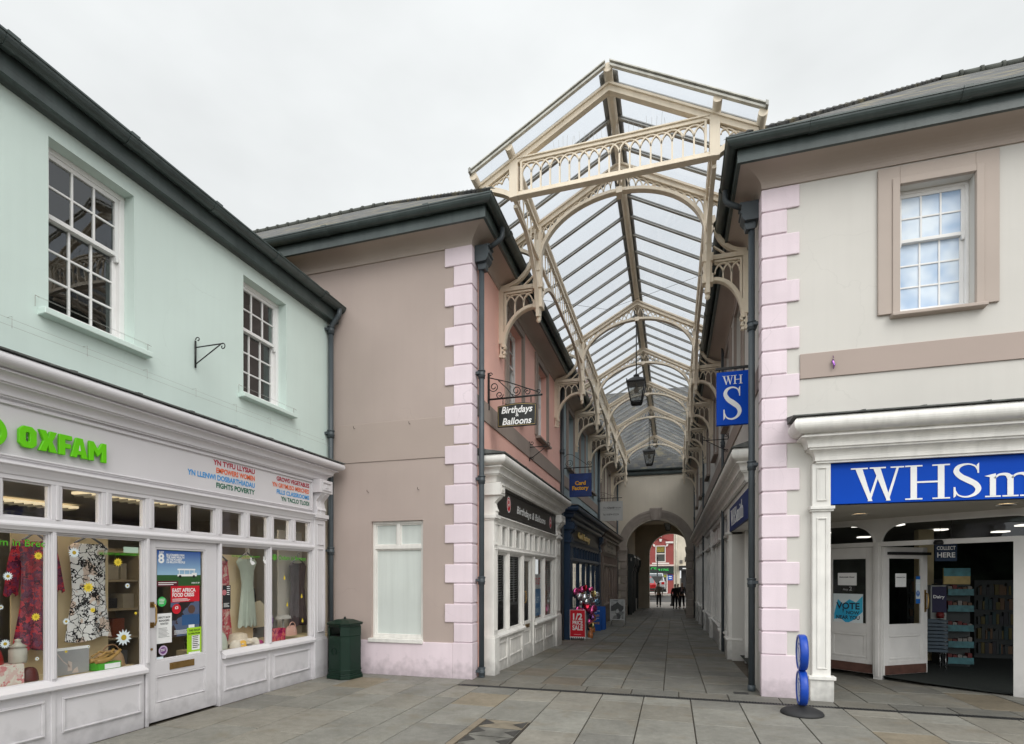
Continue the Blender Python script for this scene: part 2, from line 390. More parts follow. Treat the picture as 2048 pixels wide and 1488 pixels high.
SER = {
 'W': (1.12, [('p',[(.10,.96),(.25,.96),(.46,.0),(.38,.0)]), ('p',[(.42,.0),(.36,.0),(.56,.82),(.60,.78)]), ('p',[(.48,.96),(.63,.96),(.84,.0),(.76,.0)]), ('p',[(.80,.0),(.74,.0),(.96,.96),(1.01,.96)]),
        ('p',[(.0,.96),(.36,.96),(.36,1.0),(.0,1.0)]), ('p',[(.40,.96),(.74,.96),(.74,1.0),(.40,1.0)]), ('p',[(.84,.96),(1.12,.96),(1.12,1.0),(.84,1.0)])]),
 'H': (.92, [('p',[(.12,.04),(.25,.04),(.25,.96),(.12,.96)]), ('p',[(.67,.04),(.80,.04),(.80,.96),(.67,.96)]), ('p',[(.25,.48),(.67,.48),(.67,.53),(.25,.53)])]
        + [('p',[(x,y),(x+.35,y),(x+.35,y+.04),(x,y+.04)]) for x in (.01,.56) for y in (0,.96)]),
 'S': (.63, [('s',[(.53,.74,.02),(.47,.90,.035),(.32,.965,.045),(.16,.91,.085),(.105,.77,.115),(.19,.62,.135),(.33,.51,.15),(.48,.38,.135),(.53,.23,.11),(.45,.09,.075),(.29,.03,.045),(.14,.09,.035),(.07,.26,.02)]),
        ('p',[(.515,.70),(.545,.70),(.545,.99),(.50,.93)]), ('p',[(.05,.01),(.10,.07),(.085,.32),(.05,.32)])]),
 'm': (1.02, [('p',[(x,.04),(x+.115,.04),(x+.115,.60),(x,.60)]) for x in (.11,.44,.77)]
        + [('p',[(x-.09,y),(x+.21,y),(x+.21,.04),(x-.09,.04)]) for x,y in ((.11,0),(.44,0),(.77,0))]
        + [('p',[(.01,.60),(.20,.66),(.225,.66),(.225,.56),(.11,.56)])]
        + [('s',[(.20,.52,.03),(.27,.61,.05),(.37,.635,.07),(.455,.60,.10),(.497,.50,.115)]), ('s',[(.53,.52,.03),(.60,.61,.05),(.70,.635,.07),(.785,.60,.10),(.827,.50,.115)])]),
 'i': (.36, [('p',[(.11,.04),(.225,.04),(.225,.66),(.11,.60)]), ('p',[(.02,0),(.32,0),(.32,.04),(.02,.04)]), ('p',[(.02,.60),(.11,.62),(.11,.58),(.02,.58)]), ('p',[(.10,.84),(.165,.78),(.235,.84),(.165,.91)])]),
 't': (.42, [('p',[(.11,.12),(.22,.12),(.22,.84),(.11,.74)]), ('p',[(.01,.60),(.38,.60),(.38,.65),(.01,.65)]), ('s',[(.165,.14,.11),(.19,.06,.09),(.27,.03,.06),(.37,.08,.03)])]),
 'h': (.72, [('p',[(.11,.04),(.225,.04),(.225,1.04),(.11,1.0)]), ('p',[(.47,.04),(.585,.04),(.585,.52),(.47,.52)]), ('p',[(.02,0),(.32,0),(.32,.04),(.02,.04)]), ('p',[(.38,0),(.68,0),(.68,.04),(.38,.04)]),
        ('p',[(.01,1.0),(.11,1.02),(.11,.97),(.01,.97)]), ('s',[(.20,.52,.03),(.28,.61,.05),(.39,.635,.07),(.485,.60,.10),(.527,.50,.115)])]),
}
def serif(mb, s, a, z, h, o, F=None, sx=1.0, flip=False, gap=.0):
    """roman capitals built from strokes; cap height = h; returns the end position"""
    x = a; sg = -1 if flip else 1; lay = 0
    for ch in s:
        w, parts = SER[ch]
        for kind, pts in parts:
            lay += 1; oo = o+(lay % 7)*.0006
            if kind == 'p': mb.prism([(x+sg*p[0]*h*sx, z+p[1]*h) for p in pts], oo, oo+.004, 'o', F)
            else:
                q = cat_rom(pts, 6); L_, R_ = _thick([(p[0], p[1]) for p in q], [p[2] for p in q]); n = len(q)
                vs = [(x+sg*p[0]*h*sx, oo+k*.004, z+p[1]*h) for k in (0, 1) for p in L_+R_]
                fs = []
                for i in range(n-1): fs += [(i, i+1, n+i+1, n+i), (2*n+i, 2*n+i+1, 3*n+i+1, 3*n+i), (i, i+1, 2*n+i+1, 2*n+i), (n+i, n+i+1, 3*n+i+1, 3*n+i)]
                mb.add(vs, fs, F)
        x += sg*(w+gap)*h*sx
    return x
# ------------------------------------------------------------------ palette
MINT = mat('mint_render', (.61,.715,.67), .8, .03, 1.2, .12, 160, streak=.02, crack=.06)
MINT2 = mat('mint_sill_paint', (.62,.73,.68), .6, .03, 2, .05)
MAUVE = mat('mauve_render', (.418,.340,.306), .85, .04, .9, .15, 150, streak=.02, crack=.08)
COVE = mat('taupe_eaves_paint', (.43,.36,.315), .65, .05, 1.5, .04)
QUOIN = mat('pale_pink_quoin', (.735,.625,.672), .7, .035, 2.2, .16, 70, grime=.38, streak=.05, each=.05, crack=.10)
SALMON = mat('salmon_render', (.85,.50,.425), .8, .05, 1.3, .15, 150, streak=.03, crack=.12)
TAUPE = mat('taupe_band', (.33,.27,.235), .75, .06, 1.3, .1, 140, streak=.06)
BLUEG = mat('blue_grey_render', (.33,.40,.42), .8, .06, 1.3, .12, 150)
CREAM = mat('cream_render', (.59,.567,.53), .85, .035, .8, .14, 150, streak=.02, grime=.2, crack=.05)
CREAM2 = mat('dim_cream_render', (.56,.50,.41), .8, .05, 1.0, .14, 150, streak=.04)
STONE = mat('taupe_stone', (.31,.265,.23), .8, .10, 3, .2, 90, each=.10)
LILAC = mat('lilac_grey_gloss', (.62,.60,.615), .4, .025, 2.5, .03, 60, grime=.3)
WHITEP = mat('weathered_white_gloss', (.76,.74,.70), .42, .07, 3.5, .05, 60, streak=.14, grime=.4)
SASHW = mat('white_sash_paint', (.78,.77,.76), .4, .03, 4)
GUTTER = mat('dark_green_grey_gutter', (.062,.080,.078), .30, .20, 3, .06, 70, streak=.2)
PIPE = mat('dark_slate_pipe', (.060,.073,.082), .45, .15, 3, .06, 70)
LEAD = mat('lead_flashing', (.10,.105,.10), .7, .4, 9, .3, 40)
STEEL = mat('cream_ironwork', (.78,.68,.54), .5, .05, 3, .03, 60, streak=.10)
BARM = mat('grey_glazing_bar', (.34,.335,.31), .5, .12, 4)
NAVYW = mat('sign_blue', (.0005,.058,.44), .5, .03, 3, spec=.12)
NAVY = mat('navy_shopfront', (.012,.032,.068), .4, .12, 3, .04)
FASDK = mat('charcoal_fascia', (.030,.027,.024), .45, .12, 3)
BROWNP = mat('taupe_shopfront', (.20,.15,.125), .5, .1, 3, .05)
BLACK = mat('black_iron', (.012,.012,.012), .5, .2, 5)
DARK = mat('dark_interior', (.035,.033,.030), .9, .2, 2)
ROOMW = mat('dim_shop_wall', (.36,.32,.26), .9, .1, 2)
CEIL = mat('shop_ceiling', (.55,.53,.49), .9, .05, 2)
FLOORS = mat('shop_floor', (.05,.047,.043), .6, .2, 3)
GREEN = flat('shop_green', (.13,.56,.004), .45)
WHITE = flat('white_print', (.80,.80,.79), .5)
BLACKP = flat('black_print', (.012,.012,.012), .5)
REDP = flat('red_print', (.55,.012,.025), .45)
BRASS = mat('aged_brass', (.36,.23,.085), .38, .15, 12, metal=.85)
WOOD = mat('pale_plywood', (.68,.55,.33), .7, .07, 1.4, .05)
SHELF = mat('shelf_wood', (.36,.29,.19), .7, .1, 3)
GL = glass('shop_glass', (.975,.985,.98), 0, .0, 1.5, .04)
GLU = glass('upper_glass', (.86,.88,.87), 0, .06, 1.5, .10)
GLR = glass('roof_glass', (.855,.88,.92), .02, .0, 1.25, 0, .10)
SLX = slate_mat('slate_front', 'X'); SLY = slate_mat('slate_side', 'Y')

# ------------------------------------------------------------------ ground
def gz(y): return 0 if y < 8.3 else (-.0305*(y-8.3) if y < 30 else -.662)
mb = MB(); n = 0
ys = [-400, -20, 0, 4, 8.3]+[8.3+21.7*i/12 for i in range(1, 13)]+[38, 60, 90, 400]
vs = []
for y in ys:
    for x in (-400, -12, 0, 12, 400): vs.append((x, y, gz(y)-.022))
fs = [(i*5+j, i*5+j+1, i*5+j+6, i*5+j+5) for i in range(len(ys)-1) for j in range(4)]
mb.raw(vs, fs)
tag(mb.build('ground', mat('joint_mortar', (.075,.062,.046), .95, .3, 5, .3, 60)), kind='structure')

def paving_mat(name='worn_paving'):
    m = bpy.data.materials.new(name); m.use_nodes = True
    nt = m.node_tree; N = nt.nodes; L = nt.links; b = N['Principled BSDF']
    at = N.new('ShaderNodeVertexColor'); at.layer_name = 'tint'
    geo = N.new('ShaderNodeNewGeometry')
    n1 = N.new('ShaderNodeTexNoise'); n1.inputs['Scale'].default_value = 1.7; n1.inputs['Detail'].default_value = 8; n1.inputs['Roughness'].default_value = .62
    L.new(geo.outputs['Position'], n1.inputs['Vector'])
    r1 = N.new('ShaderNodeMapRange'); r1.inputs['From Min'].default_value = .3; r1.inputs['From Max'].default_value = .72; r1.inputs['To Min'].default_value = .78; r1.inputs['To Max'].default_value = 1.16
    L.new(n1.outputs['Fac'], r1.inputs['Value'])
    n2 = N.new('ShaderNodeTexNoise'); n2.inputs['Scale'].default_value = 130; n2.inputs['Detail'].default_value = 3
    L.new(geo.outputs['Position'], n2.inputs['Vector'])
    r2 = N.new('ShaderNodeMapRange'); r2.inputs['From Min'].default_value = .3; r2.inputs['From Max'].default_value = .7; r2.inputs['To Min'].default_value = .82; r2.inputs['To Max'].default_value = 1.18
    L.new(n2.outputs['Fac'], r2.inputs['Value'])
    n5 = N.new('ShaderNodeTexNoise'); n5.inputs['Scale'].default_value = 14; n5.inputs['Detail'].default_value = 5; n5.inputs['Roughness'].default_value = .7; L.new(geo.outputs['Position'], n5.inputs['Vector'])
    r5 = N.new('ShaderNodeMapRange'); r5.inputs['From Min'].default_value = .3; r5.inputs['From Max'].default_value = .7; r5.inputs['To Min'].default_value = .84; r5.inputs['To Max'].default_value = 1.14; L.new(n5.outputs['Fac'], r5.inputs['Value'])
    m0 = N.new('ShaderNodeMath'); m0.operation = 'MULTIPLY'; L.new(r1.outputs[0], m0.inputs[0]); L.new(r5.outputs[0], m0.inputs[1])
    mu = N.new('ShaderNodeMath'); mu.operation = 'MULTIPLY'; L.new(m0.outputs[0], mu.inputs[0]); L.new(r2.outputs[0], mu.inputs[1])
    n3 = N.new('ShaderNodeTexNoise'); n3.inputs['Scale'].default_value = 3.1; n3.inputs['Detail'].default_value = 5
    L.new(geo.outputs['Position'], n3.inputs['Vector'])
    r3 = N.new('ShaderNodeMapRange'); r3.inputs['From Min'].default_value = .56; r3.inputs['From Max'].default_value = .72; r3.inputs['To Max'].default_value = .45
    L.new(n3.outputs['Fac'], r3.inputs['Value'])
    vm = N.new('ShaderNodeVectorMath'); vm.operation = 'SCALE'; L.new(at.outputs['Color'], vm.inputs[0]); L.new(mu.outputs[0], vm.inputs['Scale'])
    mx = N.new('ShaderNodeMix'); mx.data_type = 'RGBA'; L.new(r3.outputs[0], mx.inputs[0]); L.new(vm.outputs[0], mx.inputs[6]); mx.inputs[7].default_value = (.16,.13,.088,1)
    # trodden-in spots of chewing gum
    vo = N.new('ShaderNodeTexVoronoi'); vo.inputs['Scale'].default_value = 2.4; L.new(geo.outputs['Position'], vo.inputs['Vector'])
    r4 = N.new('ShaderNodeMapRange'); r4.inputs['From Min'].default_value = .035; r4.inputs['From Max'].default_value = .045; r4.inputs['To Min'].default_value = .35; r4.inputs['To Max'].default_value = 0
    L.new(vo.outputs['Distance'], r4.inputs['Value'])
    m2 = N.new('ShaderNodeMix'); m2.data_type = 'RGBA'; L.new(r4.outputs[0], m2.inputs[0]); L.new(mx.outputs[2], m2.inputs[6]); m2.inputs[7].default_value = (.36,.34,.31,1)
    L.new(m2.outputs[2], b.inputs['Base Color'])
    rr = N.new('ShaderNodeMapRange'); rr.inputs['From Min'].default_value = .3; rr.inputs['From Max'].default_value = .7; rr.inputs['To Min'].default_value = .5; rr.inputs['To Max'].default_value = .82
    L.new(n3.outputs['Fac'], rr.inputs['Value']); L.new(rr.outputs[0], b.inputs['Roughness'])
    b.inputs['Specular IOR Level'].default_value = .35
    bp = N.new('ShaderNodeBump'); bp.inputs['Strength'].default_value = .35; bp.inputs['Distance'].default_value = .006
    ad = N.new('ShaderNodeMath'); ad.operation = 'ADD'; L.new(n2.outputs['Fac'], ad.inputs[0]); L.new(n1.outputs['Fac'], ad.inputs[1])
    L.new(ad.outputs[0], bp.inputs['Height']); L.new(bp.outputs['Normal'], b.inputs['Normal'])
    return m
PAVE = paving_mat()
PTINT = [(.215,.208,.182), (.204,.197,.172), (.224,.217,.190), (.190,.184,.163), (.210,.197,.166), (.220,.206,.175)]
OCHRE = [(.215,.182,.132), (.205,.178,.132), (.200,.170,.132)]
def slabs(name, cols, gap=.012, hole=None, ochre=.045, dim=1.0, clipx=None):
    """cols: (x0, x1, y0, y1, mean length)"""
    vs, fs, tints = [], [], []
    for (x0, x1, y0, y1, ln) in cols:
        y = y0
        while y < y1-.02:
            l = ln*random.uniform(.72, 1.3); e = min(y+l, y1)
            if y1-e < ln*.35: e = y1
            if not (hole and x1 > hole[0]+.02 and x0 < hole[1]-.02 and e > hole[2]+.02 and y < hole[3]-.02):
                pass
            else:
                if y < hole[2]-.1: e = min(e, hole[2])
                else: y = hole[3]; continue
            t = random.choice(OCHRE) if random.random() < ochre else random.choice(PTINT)
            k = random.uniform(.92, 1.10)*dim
            dz = random.uniform(-.0025, .0015); tx = random.uniform(-.0015, .0015)
            a, b_, c, d = x0+gap/2, x1-gap/2, y+gap/2, e-gap/2
            m = len(vs)
            for zz in (-.02, 0):
                for (px, py) in ((a,c),(b_,c),(b_,d),(a,d)): vs.append((px, py, gz(py)+dz+zz+(tx if px == a else -tx)))
            fs += [(m+4,m+5,m+6,m+7),(m,m+1,m+5,m+4),(m+1,m+2,m+6,m+5),(m+2,m+3,m+7,m+6),(m+3,m,m+4,m+7)]
            tints += [tuple(q*k for q in t)+(1,)]*5
            y = e
    me = bpy.data.meshes.new(name); me.from_pydata(vs, [], fs); me.materials.append(PAVE)
    ca = me.color_attributes.new('tint', 'FLOAT_COLOR', 'CORNER')
    for p in me.polygons:
        for li in p.loop_indices: ca.data[li].color = tints[p.index]
    o = bpy.data.objects.new(name, me); COL.objects.link(o)
    bv = o.modifiers.new('bevel', 'BEVEL'); bv.width = .004; bv.segments = 1
    return tag(o, kind='structure')
xs = [-5.30, -4.72, -4.16, -3.57, -3.02, -2.66, -2.07, -1.475, -.90, -.36, .22, .80, 1.36, 1.95, 2.52, 3.10, 3.66, 4.25, 4.85, 5.45, 6.1, 6.8, 7.5, 8.2]
COVER = (-2.07, -1.475, 3.9, 5.72)
cols = [(xs[i], xs[i+1], random.uniform(.0, .5), 7.33 if xs[i] > -3.03 else 7.80, .78) for i in range(len(xs)-1)]
slabs('pavement', cols, hole=COVER)
# narrow course along the walls, then the arcade floor
cols = [(x, x+.62, 7.43, 7.80, .9) for x in [-3.02+.62*i for i in range(18)]]
ax = [-2.97, -2.42, -1.86, -1.27, -.70, -.12, .44, 1.15]
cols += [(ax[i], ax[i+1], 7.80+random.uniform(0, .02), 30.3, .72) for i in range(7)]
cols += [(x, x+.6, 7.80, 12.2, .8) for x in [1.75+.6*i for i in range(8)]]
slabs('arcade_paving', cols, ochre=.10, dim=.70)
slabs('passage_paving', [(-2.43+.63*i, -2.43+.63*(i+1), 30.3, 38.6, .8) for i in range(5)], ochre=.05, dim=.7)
# far street
mb = MB(); mb.raw([(-40,38.6,-.655),(40,38.6,-.655),(40,47,-.655),(-40,47,-.655)], [(0,1,2,3)])
tag(mb.build('far_pavement', mat('far_setts', (.26,.235,.21), .8, .2, 3, .2, 30)), kind='structure')
mb = MB(); mb.box(-40, 40, 47, 60, -.7, -.640)
tag(mb.build('road', mat('asphalt', (.075,.073,.07), .85, .15, 3, .2, 60)), kind='structure')
mb = MB(); mb.box(-40, 40, 60, 65.2, -.7, -.54)
tag(mb.build('far_kerb_pavement', mat('far_setts', None)), kind='structure')
# slot drain
dr = thing('drain_channel', (.5, 7.38, 0), 'dark slotted metal drain channel running across the mouth of the arcade', 'drain')
mb = MB(); mb.box(-2.98, 8.2, 7.335, 7.425, -.03, -.006); mb.build('channel', BLACKP, dr)
mb = MB()
x = -2.97
while x < 8.15: mb.box(x, x+.018, 7.342, 7.418, -.0055, .001); x += .034
mb.box(-2.98, 8.2, 7.332, 7.341, -.02, .002); mb.box(-2.98, 8.2, 7.419, 7.428, -.02, .002)
mb.build('grating', mat('cast_iron_grate', (.05,.05,.05), .5, .2, 8, metal=.5), dr)
# recessed inspection cover with stone infill
cv = thing('inspection_cover', (-1.77, 5.0, 0), 'recessed inspection cover in the pavement with sandy stone infill and dark corner plates', 'manhole cover')
mb = MB(); mb.box(-2.06, -1.485, 3.9, 5.71, -.03, -.012); mb.build('tray', mat('rusty_tray', (.05,.042,.034), .8, .3, 8), cv)
mb = MB(); mb.box(-2.065, -1.99, 3.9, 5.71, -.012, .001); mb.build('edge_strip', mat('sandy_edge', (.20,.165,.12), .85, .2, 5, .2, 90), cv)
INF = [mat('sandy_infill', (.20,.17,.125), .85, .4, 4, .2, 90), mat('grey_infill', (.13,.125,.11), .85, .5, 4, .2, 90)]
for i in range(6):
    y1 = 5.695-i*.30; y0 = y1-.275
    mb = MB(); mb.box(-1.975, -1.50, y0, y1, -.012, -.001+.0008*(i % 2)); mb.build('infill_stone', INF[(i+i//2) % 2], cv, .004)
    for sx in (-1, 1):
        xe = -1.972 if sx < 0 else -1.503; mid = y1-.10
        mb = MB(); mb.prism([(xe, y1-.012), (xe, y0+.03), (xe-sx*.13, mid-.035)], -.001, .0035, 'z'); mb.build('corner_plate', mat('dark_plate', (.045,.042,.038), .8, .3, 9), cv)
# small gully by the right hand downpipe
gu = MB(); gu.box(.80, .98, 7.86, 7.98, -.005, .004)
tag(gu.build('gully_grate', mat('cast_iron_grate', None)), 'small square iron gully grate beside the right corner downpipe', 'drain')
# ------------------------------------------------------------------ building components
def arc(cx, cz, rx, rz, t0, t1, n=16):
    return [(cx+rx*math.cos(R(t0+(t1-t0)*i/n)), cz+rz*math.sin(R(t0+(t1-t0)*i/n))) for i in range(n+1)]

def sash_window(F, P, a0, a1, z0, z1, depth, pm, glassm, sillm, cols=3, up=2, lo=3, sill=(.07, .07, .09), sill_o=.09, surround=None, name='sash_window', fw=.055):
    """two-part sliding sash in a reveal; frame, sashes with glazing bars, panes and sill"""
    o = -depth
    mb = MB(F); mb.rim(a0, a1, z0, z1, o-.07, o, fw, bottom=.06)
    w = mb.build(name, pm, P, .004)
    i0, i1, j0, j1 = a0+fw, a1-fw, z0+.06, z1-fw
    mid = j0+(j1-j0)*lo/(up+lo)
    def sash(b0, b1, oo, rows, nm):
        s = MB(F); s.rim(i0, i1, b0, b1, oo-.035, oo, .042)
        g0, g1, h0, h1 = i0+.042, i1-.042, b0+.042, b1-.042
        for k in range(1, cols):
            a = g0+(g1-g0)*k/cols; s.box(a-.010, a+.010, oo-.028, oo-.004, h0, h1)
        for k in range(1, rows):
            z = h0+(h1-h0)*k/rows; s.box(g0, g1, oo-.026, oo-.006, z-.010, z+.010)
        s.build(nm, pm, w, .002)
        g = MB(F); g.sheet(g0, g1, oo-.020, oo-.016, h0, h1); g.build('pane', glassm, w)
    sash(mid-.02, j1, o-.012, up, 'upper_sash'); sash(j0, mid+.022, o-.052, lo, 'lower_sash')
    h = MB(F)
    for a in (i0+.02, i1-.02): h.prism([(a-.02, mid-.022), (a+.02, mid-.022), (a+.012, mid-.075), (a-.012, mid-.075)], o-.046, o-.008)
    h.build('sash_horn', pm, w)
    if sill:
        s = MB(F); s.prism([(-depth, z0-.005), (sill_o, z0-.03), (sill_o, z0-sill[2]), (-depth+.02, z0-sill[2]-.012)], a0-sill[0], a1+sill[1], 'a')
        s.build('sill', sillm, w, .006)
    if surround:
        k, sm = surround
        s = MB(F)
        s.box(a0-k, a0, 0, .035, z0-.02, z1+k); s.box(a1, a1+k, 0, .035, z0-.02, z1+k); s.box(a0, a1, 0, .035, z1, z1+k)
        s.box(a0-k*.35, a0-.002, .035, .05, z0-.02, z1+k*.35); s.box(a1+.002, a1+k*.35, .035, .05, z0-.02, z1+k*.35); s.box(a0-.002, a1+.002, .035, .05, z1+.002, z1+k*.35)
        s.build('architrave', sm, w, .004)
    d = MB(F); d.box(a0-.1, a1+.1, o-.9, o-.88, z0-.2, z1+.2); d.box(a0-.1, a0-.08, o-.9, o-.08, z0-.2, z1+.2); d.box(a1+.08, a1+.1, o-.9, o-.08, z0-.2, z1+.2)
    d.box(a0-.1, a1+.1, o-.9, o-.08, z1+.15, z1+.2); d.build('dim_room', DARK, w)
    return w

CORN = [(0,.43),(.245,.43)]+[(.245+.075*math.sin(math.radians(t)), .355+.075*math.cos(math.radians(t))) for t in range(15,166,15)]+[(.235,.272),(.20,.272),(.20,.258),(.228,.252),(.228,.238)]+[(.155+.07*math.cos(math.radians(t)), .165+.07*math.sin(math.radians(t))) for t in range(75,-1,-15)][0:0]+[(.225-.075*math.sin(math.radians(t)), .238-.075*(1-math.cos(math.radians(t)))) for t in range(0,91,15)]+[(.15,.145),(.128,.145),(.128,.125)]+[(.128-.07*math.sin(math.radians(t)), .125-.085*(1-math.cos(math.radians(t)))) for t in range(0,91,15)]+[(.058,.022),(.04,.022),(.04,0),(0,0)]
def cornice(F, P, a0, a1, z, k, m, of=0.0, lead=True, name='cornice', ret0=True, ret1=True, h=1.0):
    """moulded shopfront cornice with lead capping"""
    mb = MB(F); P_ = [(of+o*k, z+zz*h) for o, zz in CORN]; n = len(P_); d = lambda p: max(0, p[0]-of)
    # profile runs along the front and returns to the wall at both ends, mitred at the corners
    vs = [(a0-d(p), 0, p[1]) for p in P_]+[(a0-d(p), max(p[0], 0), p[1]) for p in P_]+[(a1+d(p), max(p[0], 0), p[1]) for p in P_]+[(a1+d(p), 0, p[1]) for p in P_]
    mb.add(vs, [(r*n+i, r*n+(i+1) % n, (r+1)*n+(i+1) % n, (r+1)*n+i) for r in range(3) for i in range(n)])
    c = mb.build(name, m, P, .003)
    if lead:
        l = MB(F); l.prism([(0, z+.43*h+.10), (0, z+.43*h+.002), (of+.318*k, z+.43*h+.002), (of+.318*k, z+.43*h+.016)], a0-.318*k-.01, a1+.318*k+.01, 'a')
        x = a0+.4
        while x < a1-.2:
            l.prism([(.01, z+.43*h+.105), (of+.32*k, z+.43*h+.024), (of+.32*k, z+.43*h+.006), (.01, z+.43*h+.03)], x-.014, x+.014, 'a'); x += .62
        l.build('lead_flashing', LEAD, c)
    return c

def console(F, P, a0, a1, of, z0, z1, m):
    """scrolled console bracket at the head of a pilaster"""
    zt = z1-.20
    mb = MB(F); mb.box(a0-.02, a1+.02, 0, of+.15, zt, z1)
    am = (a0+a1)/2
    mb.panel(a0+.02, a1-.02, zt+.03, z1-.03, of+.15, .02, .010)
    mb.box(am-.03, am+.03, of+.15, of+.162, zt+.075, z1-.075)
    H = zt-z0
    prof = [(0, zt)]+[(of+.03+.10*math.cos(R(x))**2+.0, zt-H*.42*(x/90)) for x in range(0, 91, 15)]+[(of+.045, z0+H*.35), (of+.07, z0+H*.2), (of+.05, z0+.05), (of+.05, z0), (0, z0)]
    mb.prism(prof, a0+.03, a1-.03, 'a')
    mb.prism([(p[0]+.012, p[1]) if p[0] > of else p for p in prof], am-.03, am+.03, 'a')
    return mb.build('console_bracket', m, P, .004, smooth=False)

def pilaster(F, P, a0, a1, of, zb, z1, m, plinth=.62):
    mb = MB(F); mb.box(a0, a1, 0, of+.03, plinth, z1-.06)
    mb.box(a0-.03, a1+.03, 0, of+.075, z1-.06, z1); mb.box(a0-.015, a1+.015, 0, of+.052, z1-.085, z1-.06)
    mb.box(a0-.025, a1+.025, 0, of+.055, zb, plinth-.03); mb.box(a0-.015, a1+.015, 0, of+.045, plinth-.03, plinth)
    w = (a1-a0)
    mb.panel(a0+w*.2, a1-w*.2, plinth+.08, z1*.79, of+.03, .018, .010); mb.panel(a0+w*.2, a1-w*.2, z1*.81, z1-.14, of+.03, .018, .010)
    return mb.build('pilaster', m, P, .004)

